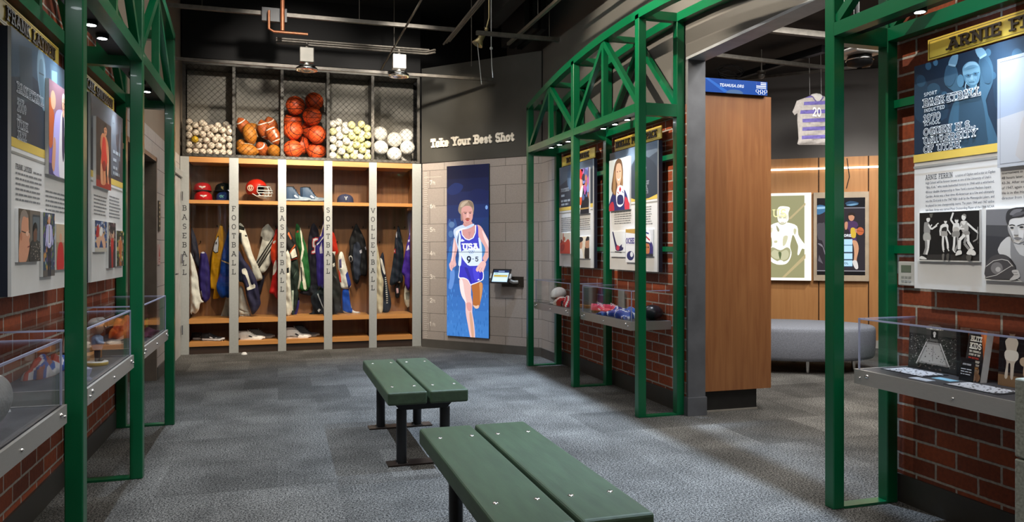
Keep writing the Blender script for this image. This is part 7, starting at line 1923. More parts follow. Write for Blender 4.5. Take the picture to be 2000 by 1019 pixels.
for z in (2.2,):
    mb.add([dp(sl, z, .0013), dp(sr + .09, z, .0013), dp(sr + .09, z + .006, .0013), dp(sl, z + .006, .0013)], [(0, 1, 2, 3)], 0, '#bdb5ad')
mb.build('tick_marks', PRINT, rl)
for n in range(1, 8):
    mb = MB(); strokes(mb, str(n), dp(sl + .098, n * zf - .03, .0015), AD, (0, 0, 1), AN, .06, .16, 0, 0, '#e2dcd4', serif=False)
    strokes(mb, 'ft', dp(sl + .142, n * zf - .028, .0015), AD, (0, 0, 1), AN, .045, .14, 0, 0, '#d8d2ca', serif=False); mb.build('foot_mark', PRINT, rl)
# runner screen
sA, sB, zA, zB = .412, 1.046, .172, 2.325
sc = thing('display_screen', 'tall two-part screen showing a runner in a blue vest numbered 9-5', 'screen', tuple(dp((sA + sB) / 2, zA, .03)))
for a, b in ((zA, 1.232), (1.236, zB)):
    mb = MB().prism([dp(sA, a, 0), dp(sB, a, 0), dp(sB, a, .026), dp(sA, a, .026)], (0, 0, b - a)); mb.build('screen_housing', BLACKM, sc)
a = Art(dp(sA, zA, .0265), AN, win=(865, 370, 6.79)); a.step = .0001
fr_ = (dp(sA, zA, .0265), AD * (sB - sA), Vector((0, 0, zB - zA))); a.clip = fr_
a.frame = fr_
bands = ['#3a75bb', '#3770b6', '#3369b0', '#2f62a8', '#2b599c', '#264e8e', '#21437f', '#1c3970', '#182f66', '#15285b', '#131f4c', '#0f183c', '#0c1230']
nb = len(bands)
for i, c in enumerate(bands): a.rect(0, i / nb, 1, 1, c)
a.poly([(0, .62), (.06, .69), (.14, .66), (.2, .69), (.26, .63), (.2, .58), (.26, .53), (.12, .5), (0, .52)], '#2c4c86').blob(.12, .655, .07, .018, '#55749f').blob(.1, .60, .06, .02, '#4a6c9c').blob(.17, .545, .07, .02, '#3d6098').blob(.95, .75, .03, .012, '#6f94cc').poly([(0, .86), (.2, .9), (.4, .88), (.3, .84), (.1, .83)], '#17295e').poly([(.5, .82), (.7, .86), (1, .84), (1, .8), (.7, .79)], '#101b48').poly([(.72, .62), (1, .7), (1, .58), (.8, .56)], '#17305f').poly([(.0, .34), (.06, .52), (.2, .5), (.2, .38)], '#2f64a4').blob(.88, .5, .16, .06, '#4a80b4').speck(0, 0, 1, .3, 160, ['#457fc4', '#2f66aa'], .006, .014, 3)
a.frame = None
SKN, SKD = '#d3a09c', '#b77f7c'
a.win = (865, 500, 6.18)
a.poly([(90, 180), (135, 168), (142, 260), (112, 388), (68, 382), (84, 270)], '#5b86c8')
a.poly([(350, 345), (470, 318), (478, 420), (452, 560), (434, 618), (398, 628), (362, 592), (360, 450)], '#a8632f').poly([(362, 590), (400, 600), (432, 590), (430, 625), (395, 632)], '#d9b49c').poly([(440, 330), (472, 325), (474, 430), (450, 550), (446, 430)], '#c58a55')
a.poly([(205, 265), (300, 285), (338, 345), (340, 470), (356, 560), (355, 680), (375, 800), (388, 1000), (338, 1000), (302, 830), (276, 680), (270, 560), (228, 480), (205, 380)], '#dcb5b0').poly([(210, 280), (240, 300), (262, 440), (285, 560), (270, 550), (228, 480), (206, 380)], '#eed6d4').poly([(285, 570), (330, 560), (350, 600), (340, 660), (300, 650)], '#cf9490').poly([(320, 700), (345, 690), (372, 880), (372, 990), (350, 990)], '#c99a80')
a.poly([(200, 115), (222, 60), (250, 95), (330, 115), (430, 92), (482, 150), (492, 270), (440, 312), (352, 346), (334, 352), (300, 292), (250, 268), (188, 264), (194, 180)], '#dfe3f6').poly([(206, 118), (226, 70), (250, 102), (330, 122), (426, 100), (474, 154), (482, 264), (438, 302), (352, 334), (334, 338), (304, 284), (252, 258), (198, 252), (202, 180)], '#3330b4').poly([(260, 140), (300, 150), (345, 300), (330, 310), (290, 220)], '#2a2796').poly([(360, 150), (420, 130), (440, 260), (390, 300)], '#4440c8').poly([(412, 290), (432, 272), (446, 292)], '#e6e8f6', False)
a.win = (865, 370, 6.79)
a.poly([(150, 640), (186, 700), (192, 790), (166, 900), (172, 985), (130, 1005), (98, 980), (120, 880), (130, 760), (140, 690)], SKN).poly([(150, 650), (160, 760), (140, 880), (126, 960), (112, 960), (124, 860), (136, 740)], '#e6c2c2')
a.poly([(450, 475), (505, 490), (562, 590), (622, 720), (630, 830), (592, 920), (562, 965), (515, 985), (500, 950), (545, 870), (562, 790), (530, 720), (490, 660), (466, 600)], SKN).poly([(520, 540), (570, 610), (618, 720), (622, 800), (590, 740), (550, 660)], '#ecc8c6').line([(530, 935), (562, 965)], 10, '#27304a')
a.poly([(85, 985), (120, 945), (170, 965), (174, 1010), (130, 1040), (120, 1080), (98, 1060), (86, 1020)], '#d8a8a6').line([(120, 1000), (118, 1050)], 5, SKD).line([(140, 1000), (136, 1050)], 5, SKD)
a.poly([(225, 540), (250, 510), (272, 600), (320, 660), (380, 650), (430, 590), (438, 468), (466, 500), (472, 620), (502, 680), (517, 830), (512, 1015), (250, 1015), (240, 840), (222, 720), (214, 640)], '#3a3cb6').poly([(470, 640), (505, 680), (520, 840), (514, 1000), (490, 1000), (488, 800)], '#c4d4ec').poly([(222, 560), (240, 640), (232, 720), (246, 840), (240, 1000), (205, 1000), (214, 880), (204, 780), (208, 640)], '#cfdcf0')
a.poly([(252, 520), (262, 595), (308, 648), (352, 656), (402, 626), (422, 560), (428, 470), (340, 500)], '#c98f8c').poly([(335, 560), (350, 640), (372, 560)], '#b98380').line([(245, 518), (255, 600), (300, 654), (346, 668), (402, 640), (432, 570), (436, 470)], 13, '#dfe4f6')
a.poly([(275, 440), (372, 415), (392, 480), (330, 510), (270, 505)], '#c08884').poly([(140, 550), (178, 503), (262, 468), (300, 492), (400, 452), (410, 478), (330, 520), (240, 540), (205, 600), (190, 700), (230, 840), (205, 800), (160, 650)], '#bccbe8').poly([(170, 560), (230, 520), (320, 505), (300, 520), (220, 550), (185, 620)], '#e4eaf6')
a.poly([(205, 285), (212, 215), (245, 158), (330, 138), (392, 165), (413, 240), (404, 310), (392, 330), (250, 330), (236, 330)], '#94816e').poly([(245, 330), (250, 250), (300, 218), (362, 222), (392, 268), (397, 340), (386, 402), (345, 458), (300, 462), (266, 410)], '#cf9890').poly([(230, 230), (260, 170), (340, 150), (300, 190), (262, 230)], '#b8a48e').poly([(330, 150), (390, 175), (404, 240), (370, 220), (350, 190)], '#7d6b5a').poly([(246, 330), (262, 300), (272, 380), (282, 440), (262, 410)], '#b5807a')
a.line([(272, 300), (318, 304)], 9, '#7a5548').line([(344, 302), (382, 296)], 9, '#7a5548').blob(298, 318, 14, 6, '#4a3a44', 8).blob(362, 314, 13, 6, '#4a3a44', 8).poly([(322, 310), (312, 362), (330, 372), (346, 362), (338, 310)], '#dfb0a8').poly([(298, 390), (325, 374), (358, 386), (352, 398), (302, 402)], '#9c5a44').blob(328, 410, 20, 9, '#b03a4c', 8).poly([(296, 425), (330, 432), (362, 420), (340, 456), (304, 458)], '#c08a84').poly([(236, 330), (246, 330), (258, 400), (246, 418), (236, 390)], '#8f7a70')
a.poly([(246, 858), (276, 802), (488, 800), (510, 985), (382, 1012), (332, 1000), (272, 932)], '#ccdaee').line([(246, 860), (332, 1000)], 10, '#e8eef8')
a.poly([(232, 690), (252, 652), (290, 680), (262, 690)], '#d5dcf2', False)
mb2 = a.mb; zoff = AN * (.0265 + .0001 * (a.k + 3)) - AN * 0
def scr_text(txt, x, y, hpx, wpx, col, th=.2, serif=False):
    a.k += 1
    o = a.pt(x, y); e = a.pt(x + wpx, y); t_ = a.pt(x, y - hpx)
    h = (t_ - o).length; W0 = (sum(GLY[c][0] + .08 for c in txt) - .08) * h
    Uv = (e - o); Uv.z = 0
    strokes(a.mb, txt, o + AN * .0002, Uv / W0, (0, 0, 1), AN, h, th, 0, 0, col, serif=serif)
scr_text('USA', 262, 800, 88, 205, '#eef0f8', .22, True)
for cx_, cy_ in ((352, 822), (378, 818), (404, 814), (365, 838), (391, 834)):
    for k_ in range(10):
        a0, a1 = 2 * PI * k_ / 10, 2 * PI * (k_ + 1) / 10
        a.line([(cx_ + 13 * math.cos(a0), cy_ + 13 * math.sin(a0)), (cx_ + 13 * math.cos(a1), cy_ + 13 * math.sin(a1))], 4, '#5a78b0')
scr_text('9', 318, 975, 95, 56, '#16233c', .2); scr_text('-', 385, 945, 60, 30, '#16233c', .12); scr_text('5', 430, 955, 66, 40, '#16233c', .17)
a.win = (865, 500, 6.18)
a.poly([(398, 160), (440, 92), (488, 55), (520, 88), (502, 150), (482, 198), (462, 182), (450, 200), (432, 178), (416, 190)], '#dfb0ac').line([(430, 170), (450, 130)], 5, SKD).line([(455, 185), (472, 140)], 5, SKD)
a.frame = fr_
a.rect(0, (1.232 - zA) / (zB - zA), 1, (1.238 - zA) / (zB - zA), '#0a0f1c')
a.build('screen_image', SCREEN, sc)
# tablet on its bracket
tb = thing('tablet', 'tablet with a lit pale screen held on a bracket by the runner screen', 'tablet', tuple(dp(1.30, .86, .12)))
bp0 = (on_d(982, 550) - A0).dot(AD); bp1 = (on_d(1023, 550) - A0).dot(AD)
mb = MB().prism([dp(bp0, .815, 0), dp(bp1, .815, 0), dp(bp1, .815, .022), dp(bp0, .815, .022)], (0, 0, .125)); mb.build('wall_plate', mat('bronze plate', '#3a332b', .4, .4), tb)
mb = MB()
for z in (.85, .905): mb.cyl(dp(bp1 - .05, z, .022), dp(bp1 - .05, z, .025), .006, 8)
mb.build('plate_screw', CHROME, tb)
cN = (AN + Vector((0, 0, .45))).normalized(); cU = AD; cV = cN.cross(cU)
if cV.z < 0: cV = -cV
ctr = on_d(978.5, 539.5, .13)
MB().tube([ctr - cN * .01, dp((ctr - A0).dot(AD) + .13, .875, .06), dp((ctr - A0).dot(AD) + .17, .875, .02)], .022, 10).build('bracket_arm', BRUSHED, tb)
def slab(mb, u0, u1, v0, v1, n0, n1, mt=0, col=None):
    P = [ctr + cU * u + cV * v + cN * n0 for u, v in ((u0, v0), (u1, v0), (u1, v1), (u0, v1))]
    return mb.prism(P, cN * (n1 - n0), mt, col)
slab(MB(), -.128, .128, -.092, .092, 0, .01).build('tablet_body', BLACKM, tb)
ta = Art(ctr + cN * .0105, cN, frame=(ctr - cU * .108 - cV * .075 + cN * .0105, cU * .216, cV * .15))
ta.rect(0, 0, 1, 1, '#b9d8f0').rect(0, .8, 1, 1, '#1c2c50').rect(.05, .42, .95, .6, '#c2ad62').rect(.06, .06, .94, .36, '#cfe6f6').rect(.1, .48, .5, .55, '#b0983e').rect(.3, .86, .7, .95, '#7d93b8').rect(.1, .68, .3, .75, '#8fc0a8')
ta.build('tablet_screen', SCREEN, tb)
mb = MB()
for u in (-.136, .136): slab(mb, u - .01, u + .01, -.03, .03, -.006, .016)
mb.build('grip_clip', WHITEPL, tb)
# small floor box in front of the lockers
fl_ = zhit(477, 692, 0.0)
t = MB().lathe([(.035, 0), (.033, .012), (.02, .026), (.0005, .03)], (fl_.x, fl_.y, 0), 16).build('floor_marker', WHITEPL, origin=(fl_.x, fl_.y, 0)); tag(t, 'small white dome on the carpet at the foot of the lockers', 'floor fitting')

# ------------------------------------------------------------------ left wall: door, sign plates
d = struct(MB().box(XL - .06, XL - .005, 8.95, 9.88, 0, 2.12).build('door_1', mat('pale grey door', '#a9a7a4', .5)))
o = struct(MB().box(XL - .03, XL + .02, 8.84, 8.92, 0, 2.2).box(XL - .03, XL + .02, 8.92, 9.9, 2.13, 2.2).build('trim_3', SILVER))
for z in (.25, 1.1, 1.85): MB().cyl((XL + .012, 9.86, z), (XL + .012, 9.86, z + .11), .012, 8).build('door_hinge', CHROME, d)
MB().tube([(XL, 9.02, 1.0), (XL + .05, 9.02, 1.0), (XL + .05, 9.12, 1.0)], .01, 8).build('door_handle', CHROME, d)
sg = MB().box(XL - .02, XL - .008, 8.17, 8.27, 1.45, 1.75, 0, '#4a4236').build('wall_sign', PRINT, origin=(XL - .01, 8.22, 1.45)); tag(sg, 'narrow brown sign plate on the block wall past the lift opening', 'sign')
mb = MB(); bartext(mb, (XL - .0075, 8.185, 1.72), (0, 1, 0), (0, 0, 1), (1, 0, 0), .07, 6, .045, .018, col='#c9bb94', ragged=.2); mb.build('sign_print', PRINT, sg)
fs_ = MB().box(XL - .02, XL - .01, 8.16, 8.28, 1.12, 1.32, 0, '#c9a9a4').build('wall_notice', PRINT, origin=(XL - .015, 8.2, 1.12)); tag(fs_, 'small pale red notice below the brown sign plate', 'sign')
mb = MB(); mb.add([(XL - .0095, 8.18, 1.2), (XL - .0095, 8.26, 1.2), (XL - .0095, 8.22, 1.3)], [(0, 1, 2)], 0, '#b03a34'); bartext(mb, (XL - .0095, 8.17, 1.17), (0, 1, 0), (0, 0, 1), (1, 0, 0), .09, 2, .025, .01, col='#a04a44'); mb.build('notice_print', PRINT, fs_)
cp = MB().rbox(XL - .5, XL - .485, 7.72, 7.82, 1.28, 1.5, .004).build('call_panel', BLACKM, origin=(XL - .49, 7.77, 1.28)); tag(cp, 'small black call panel inside the lift recess', 'control panel')

# ------------------------------------------------------------------ overhead pipes, tracks and lamps
def pipe(name, label, cat, pts, r, m, n=8, group='overhead conduits', square=False):
    mb = MB()
    if square:
        for p, q in zip(pts, pts[1:]): mb.bar(p, q, r * 2, r * 2)
    else: mb.tube(pts, r, n)
    return tag(mb.build(name, m, origin=pts[0]), label, cat, group)
pipe('strut_channel', 'long grey strut channel overhead, the upper of two running parallel to the lockers', 'strut', [(-1.1, 8.45, 3.76), (1.95, 8.45, 3.76)], .02, CONDUIT, square=True)
pipe('strut_channel', 'long grey strut channel overhead, just above the ball cage front', 'strut', [(-1.1, 8.93, 3.33), (2.5, 8.93, 3.33)], .016, CONDUIT, square=True)
for i, z in enumerate((3.50, 3.53, 3.56)):
    pipe('conduit', ('lowest', 'middle', 'top')[i] + ' of three thin pipes bundled above the two floodlights', 'conduit', [(-.02, 8.60 + .02 * i, z), (1.62, 8.60 + .02 * i, z), (1.7, 8.5, z)] if i < 2 else [(-.02, 8.64, z), (1.66, 8.64, z)], .011, CONDUIT)
for i, x in enumerate((1.80, 1.835, 1.87)):
    pipe('conduit', ('first', 'second', 'third')[i] + ' of three parallel pipes running overhead from the bundle, counted from the locker side', 'conduit', [(x, 8.5, 3.6 + .02 * i), (x, 5.0, 3.6 + .02 * i)], .012, CONDUIT)
pipe('lamp_track', 'bright-edged lamp track overhead running toward the diagonal wall', 'lamp track', [(2.52, 8.35, 3.62), (2.52, 1.0, 3.62)], .016, mat('track aluminium', '#7a7264', .4, .5), square=True)
pipe('strut_channel', 'short strut channel crossing above the diagonal wall', 'strut', [(1.95, 7.6, 3.5), (2.86, 7.6, 3.5)], .02, CONDUIT, square=True)
pipe('sprinkler_pipe', 'vertical brown copper pipe dropping behind the floodlight bundle', 'pipe', [(.045, 8.3, 4.4), (.045, 8.3, 3.55)], .022, COPPER, 12, 'overhead pipes')
pipe('sprinkler_pipe', 'thin brown pipe elbow beside the vertical copper pipe', 'pipe', [(-.09, 8.3, 3.75), (-.09, 8.3, 3.56), (-.04, 8.3, 3.535), (.3, 8.3, 3.535)], .014, COPPER, 10, 'overhead pipes')
pipe('strut_channel', 'slanting thin rod overhead, rising toward the camera', 'strut', [(1.17, 9.2, 3.4), (1.28, 7.0, 3.6), (1.34, 5.6, 3.72)], .011, CONDUIT)
jb = MB().box(-.16, .09, 8.36, 8.42, 3.66, 3.8).build('junction_box', BLACKM, origin=(0, 8.4, 3.7)); tag(jb, 'black junction box at the top of the copper pipe', 'junction box')
for i, (x, y, z0, z1) in enumerate(((-.75, 8.45, 3.78, 4.42), (.85, 8.45, 3.78, 4.42), (2.52, 7.3, 3.64, 4.42), (1.3, 8.93, 3.35, 4.42), (2.75, 7.6, 3.52, 4.42), (2.05, 8.2, 3.3, 4.42))):
    pipe('hanger_rod', 'thin threaded hanger rod ' + ('above the upper strut channel, nearest the left wall', 'above the upper strut channel, near the bright floodlight', 'holding the lamp track', 'over the cage strut between the floodlights', 'holding the short strut by the upper grey wall', 'dangling in front of the charcoal wall top')[i], 'rod', [(x, y, z0), (x, y, z1)], .005, CONDUIT, 6, 'hanger rods')
dk = MB().rbox(-1.0, -.2, 8.0, 8.35, 3.9, 4.3, .01).build('air_duct', DUCT, origin=(-.6, 8.2, 4)); tag(dk, 'black duct section under the ceiling near the copper pipe', 'duct')
dk = MB().box(2.30, 2.46, 5.0, 8.6, 3.86, 4.2).build('air_duct', DUCT, origin=(2.4, 7, 4)); tag(dk, 'long black duct running beside the lamp track', 'duct')
for i, x in enumerate((2.1, 2.2, 2.3)):
    dk = MB().box(x + .5, x + .56, 8.0, 8.9, 3.72, 4.42).build('wall_rib', DUCT, origin=(x + .5, 8.5, 3.72)); tag(dk, ('first', 'second', 'third')[i] + ' black rib above the upper grey wall, counted from the lockers side', 'rib')
def flood(label, x, y):
    t = thing('floodlight', label, 'lamp', (x, y, 3.2), 'floodlights over the ball cage')
    MB().rbox(x - .075, x + .075, y - .05, y + .05, 3.31, 3.47, .006).build('lamp_housing', BRUSHED if x > 1 else mat('grey housing', '#5a5852', .5, .4), t)
    MB().cyl((x, y, 3.47), (x, y, 3.53), .02, 10).build('mount_stem', CONDUIT, t)
    MB().cyl((x, y, 3.27), (x, y, 3.31), .025, 10).build('neck', BRUSHED, t)
    MB().lathe([(.02, 3.285), (.075, 3.275), (.115, 3.25), (.118, 3.225), (.112, 3.225), (.1, 3.245), (.0005, 3.25)], (x, y, 0), 24).build('reflector', CHROME, t)
    return t
flood('floodlight with a dark housing above the basketballs', .30, 8.62)
flood('floodlight with a bright housing above the softballs', 1.31, 8.62)
hd = thing('spotlight', 'small brass-coloured spotlight head tilted over the charcoal wall', 'lamp', (2.0, 7.75, 3.5))
MB().lathe([(.012, .16), (.03, .14), (.034, .06), (.062, 0), (.056, 0), (.03, .05), (.0005, .06)], (2.0, 7.75, 3.42), 20, M=Matrix.Rotation(.5, 4, 'Y')).build('lamp_shade', BRASS, hd)
MB().sphere((2.1, 7.75, 3.59), .022, 12).tube([(2.1, 7.75, 3.6), (2.12, 7.72, 3.7), (2.12, 7.72, 4.42)], .008, 6).build('swivel', BRASS, hd)
cbl = MB().tube([(2.0, 7.75, 3.44), (2.03, 7.8, 3.3), (2.1, 7.95, 3.05)], .004, 6).build('lamp_cord', WHITEPL, hd)
pl = MB().sphere((2.18, 7.85, 3.42), .018, 10).tube([(2.18, 7.85, 4.42), (2.18, 7.85, 3.42), (2.2, 7.9, 3.25), (2.21, 7.9, 3.12)], .005, 6).build('hanging_cord', WHITEPL, origin=(2.18, 7.85, 3.42)); tag(pl, 'short white cord with a bulb end beside the brass spotlight', 'cord')

# ------------------------------------------------------------------ lounge beyond the doorway
su = thing('video_sign', 'blue web address sign strip with a small flag on top of the brown wood block', 'sign', (3.45, 5.2, 2.49))
MB().box(3.15, 3.715, 5.185, 5.24, 2.492, 2.60).build('sign_housing', BLACKM, su)
sa = Art((3.15, 5.1845, 2.492), (0, -1, 0), frame=(Vector((3.15, 5.1845, 2.492)), Vector((.565, 0, 0)), Vector((0, 0, .108)))); sa.clip = sa.frame
sa.rect(0, 0, 1, 1, '#14489a').poly([(0, 1), (.3, .05), (.4, .05), (.06, 1)], '#2a66bc', False).poly([(.34, 0), (.4, .25), (.55, .25), (.6, 0)], '#4a6a94')
sa.rect(.82, .5, .98, .95, '#e4e8f0')
for i in range(3): sa.rect(.82, .56 + .14 * i, .98, .62 + .14 * i, '#4a6ab0')
sa.rect(.82, .72, .89, .95, '#22479a')
for i in range(5):
    cx_, cy_ = .835 + .033 * i, .22 + (.08 if i % 2 == 0 else -.06)
    for k_ in range(10):
        a0, a1 = 2 * PI * k_ / 10, 2 * PI * (k_ + 1) / 10
        sa.line([(cx_ + .022 * math.cos(a0), cy_ + .115 * math.sin(a0)), (cx_ + .022 * math.cos(a1), cy_ + .115 * math.sin(a1))], .01, '#dfe6f2')
strokes(sa.mb, 'TEAMUSA.ORG', (3.28, 5.1820, 2.54), (1, 0, 0), (0, 0, 1), (0, -1, 0), .024, .16, 0, 0, '#e8eef6', serif=False, slant=.2, sp=.1)
sa.build('sign_image', SCREEN, su)
# plane of the curved wall where the two panels hang
LA, LB = Vector((6.194, 8.775, 0)), Vector((7.267, 8.015, 0))
LD = (LB - LA).normalized(); LN = Vector((LD.y, -LD.x, 0))
if LN.y > 0: LN = -LN
def lp(s, z, off): return LA + LD * s + LN * off + Vector((0, 0, z))
lb_ = thing('light_box', 'backlit white-edged poster of a gymnast on the wooden lounge wall', 'light box', tuple(lp(.3, .86, .06)))
mb = MB().prism([lp(-.25, .86, 0), lp(.62, .86, 0), lp(.62, .86, .07), lp(-.25, .86, .07)], (0, 0, 1.15)); mb.build('box_frame', WHITEPL, lb_)
la = Art(lp(-.25, .86, .0705), LN, win=(1480, 360, 5.095)); la.step = .0002; la.clip = (lp(-.25, .86, .0705), LD * .87, Vector((0, 0, 1.15)))
la.frame = (lp(-.25, .86, .0705), LD * .87, Vector((0, 0, 1.15)))
la.rect(0, 0, 1, 1, '#f4f0e0').rect(.04, .03, .905, .97, '#85835f'); la.frame = None
la.poly([(330, 345), (475, 205), (475, 180), (300, 345)], '#a5966f', False).poly([(270, 925), (475, 735), (475, 690), (240, 925)], '#a5966f', False).poly([(100, 545), (130, 560), (60, 650), (38, 640)], '#a5966f', False)
la.poly([(110, 420), (190, 380), (300, 380), (390, 415), (404, 500), (440, 560), (468, 600), (462, 642), (440, 640), (410, 700), (395, 692), (402, 620), (390, 580), (352, 500), (332, 560), (322, 620), (336, 680), (322, 740), (282, 790), (215, 796), (150, 780), (110, 730), (108, 660), (142, 610), (132, 520), (95, 572), (104, 612), (82, 640), (86, 694), (62, 690), (58, 640), (40, 618), (44, 570), (80, 480)], '#f2efe2')
la.poly([(150, 625), (225, 655), (290, 625), (326, 660), (305, 745), (228, 772), (160, 745), (114, 700), (116, 655)], '#93916f').poly([(165, 650), (215, 680), (212, 740), (160, 730), (130, 690)], '#aeac8c').poly([(232, 680), (285, 650), (310, 690), (292, 740), (236, 752)], '#aeac8c').poly([(205, 680), (222, 670), (236, 690), (222, 745)], '#4f5a38').poly([(255, 520), (300, 515), (280, 590), (250, 610)], '#b9b698').poly([(165, 560), (195, 560), (190, 580), (165, 580)], '#b3b08e').poly([(112, 440), (146, 430), (146, 465), (130, 480)], '#c9c6ae').poly([(360, 440), (385, 450), (372, 500), (358, 480)], '#b3b08e').poly([(185, 405), (215, 450), (205, 472), (190, 450)], '#8f8d70').poly([(180, 778), (225, 752), (265, 775), (262, 796), (190, 796)], '#f4f1e6')
la.poly([(192, 300), (195, 250), (225, 218), (300, 222), (320, 240), (305, 285), (306, 350), (272, 392), (240, 402), (206, 372)], '#efecdd').poly([(225, 285), (262, 280), (262, 295), (228, 298)], '#c2bfa5').poly([(200, 318), (214, 300), (290, 300), (300, 320), (290, 350), (262, 338), (244, 352), (226, 338), (208, 348)], '#d3d0b8').line([(212, 330), (236, 334)], 6, '#8d8b70').line([(254, 334), (280, 330)], 6, '#8d8b70').line([(208, 318), (236, 322)], 5, '#a9a68a').line([(254, 322), (284, 318)], 5, '#a9a68a').poly([(240, 335), (234, 362), (254, 362), (248, 335)], '#f4f1e4').line([(228, 378), (262, 378)], 6, '#9a8a70').line([(196, 262), (216, 240), (250, 246), (296, 238), (314, 250)], 5, '#c2bfa5').poly([(206, 370), (212, 390), (240, 402), (272, 392), (286, 372), (262, 384), (226, 384)], '#a9a68a')
la.k += 2
o_ = la.pt(38, 328); strokes(la.mb, 'ICUS', o_, LD * 1.0, (0, 0, 1), LN, .105, .14, 0, 0, '#d6d29a', serif=True, sp=.12)
la.build('backlit_picture', LIGHTBOX, lb_)
kf = thing('touch_screen', 'wall screen in a beige frame showing a basketball player and menu buttons', 'screen', tuple(lp(.97, .86, .05)))
mb = MB().prism([lp(.65, .86, 0), lp(1.31, .86, 0), lp(1.31, .86, .05), lp(.65, .86, .05)], (0, 0, 1.15)); mb.build('screen_frame', BEIGEPL, kf)
ka = Art(lp(.69, .93, .0505), LN, win=(1480, 360, 5.095)); ka.step = .0002; ka.clip = (lp(.69, .935, .0505), LD * .575, Vector((0, 0, 1.0)))
ka.frame = ka.clip; ka.rect(0, 0, 1, 1, '#2a262c').rect(0, .86, 1, 1, '#0d0f16').rect(0, 0, 1, .05, '#0d0c10').rect(0, .86, 1, .875, '#77757c').rect(0, .05, 1, .06, '#8f8d92'); ka.frame = None
ka.poly([(870, 190), (920, 165), (1000, 180), (990, 205), (920, 215)], '#2c4a66').poly([(880, 205), (960, 190), (1000, 195), (930, 212)], '#6f9ab8').poly([(590, 210), (670, 215), (670, 270), (590, 300)], '#3d6a90').poly([(590, 225), (670, 222), (670, 240), (590, 245)], '#8fb6d2').poly([(590, 400), (640, 385), (668, 400), (668, 640), (640, 560), (600, 540)], '#4a474c').poly([(596, 590), (660, 640), (668, 700), (640, 600)], '#77737a').poly([(600, 760), (650, 790), (610, 700)], '#5a565c')
ka.poly([(868, 430), (868, 380), (900, 370), (940, 362), (985, 375), (1000, 410), (985, 430), (978, 520), (985, 575), (940, 590), (925, 520), (905, 450)], '#4a3358').blob(932, 322, 30, 42, '#c08a6c').poly([(898, 310), (905, 285), (940, 278), (966, 295), (966, 320), (940, 305)], '#2a211e').poly([(866, 380), (895, 375), (890, 440), (868, 445)], '#b98468').poly([(925, 440), (960, 432), (978, 470), (970, 530), (930, 520)], '#c9a83a').poly([(975, 440), (1000, 455), (990, 480), (968, 470)], '#b98468').blob(1020, 465, 36, 40, '#b8603a').line([(985, 460), (1052, 470)], 4, '#3a2018').poly([(940, 560), (985, 565), (1005, 640), (985, 740), (985, 790), (955, 790), (960, 700), (955, 620)], '#c29070').poly([(945, 760), (985, 760), (1000, 830), (975, 842), (950, 800)], '#c9c4c0')
for y0, y1 in ((545, 600), (608, 670), (685, 742), (755, 812)):
    ka.poly([(780, y0), (942, y0), (942, y1), (780, y1)], '#a9cfe6', False).poly([(780, y1), (942, y1), (942, y1 + 6), (780, y1 + 6)], '#4a6a86', False)
ka.k += 2
strokes(ka.mb, 'ORE', ka.pt(858, 522), LD, (0, 0, 1), LN, .035, .2, 0, 0, '#dfe4ea', serif=False)
strokes(ka.mb, 'OL', ka.pt(862, 795), LD, (0, 0, 1), LN, .03, .16, 0, 0, '#2a3a4a', serif=False)
ka.build('screen_image', SCREEN, kf)
mb = MB()
for i in range(10):
    s_a, s_b = -.6 + i * .22, -.6 + (i + 1) * .22
mb.prism([lp(-.75, 2.315, 0), lp(1.55, 2.315, 0), lp(1.55, 2.315, .02), lp(-.75, 2.315, .02)], (0, 0, .022))
t = mb.build('strip_light', STRIP, origin=tuple(lp(.4, 2.315, 0))); tag(t, 'thin glowing light strip along the top of the wooden lounge wall', 'strip light')
# ottoman
oc = Vector((5.28, 6.98, 0)); yaw = -.5
ot = thing('ottoman', 'large oval grey tweed ottoman on short metal legs in the lounge', 'ottoman', tuple(oc))
M = Matrix.Translation(oc) @ Matrix.Rotation(yaw, 4, 'Z')
prof = [(.0005, .13), (.93, .13), (.97, .14), (.99, .17), (1, .28), (1, .42), (.99, .452), (.97, .466), (.92, .474), (.0005, .478)]
n = 56; mb = MB(); vs = []
for r_, z in prof:
    for k_ in range(n):
        a_ = 2 * PI * k_ / n; vs.append(M @ Vector((.86 * r_ * math.cos(a_), .52 * r_ * math.sin(a_), z)))
fs = [(i * n + k_, i * n + (k_ + 1) % n, (i + 1) * n + (k_ + 1) % n, (i + 1) * n + k_) for i in range(len(prof) - 1) for k_ in range(n)]
mb.add(vs, fs, 0, None, True); mb.build('cushion', GREYTWEED, ot)
for x, y in ((.12, -.38), (.62, -.12), (-.5, -.22), (.1, .38), (-.5, .22)):
    p = M @ Vector((x, y, 0)); MB().cyl(p, p + Vector((0, 0, .132)), .02, 14).build('leg', CHROME, ot)
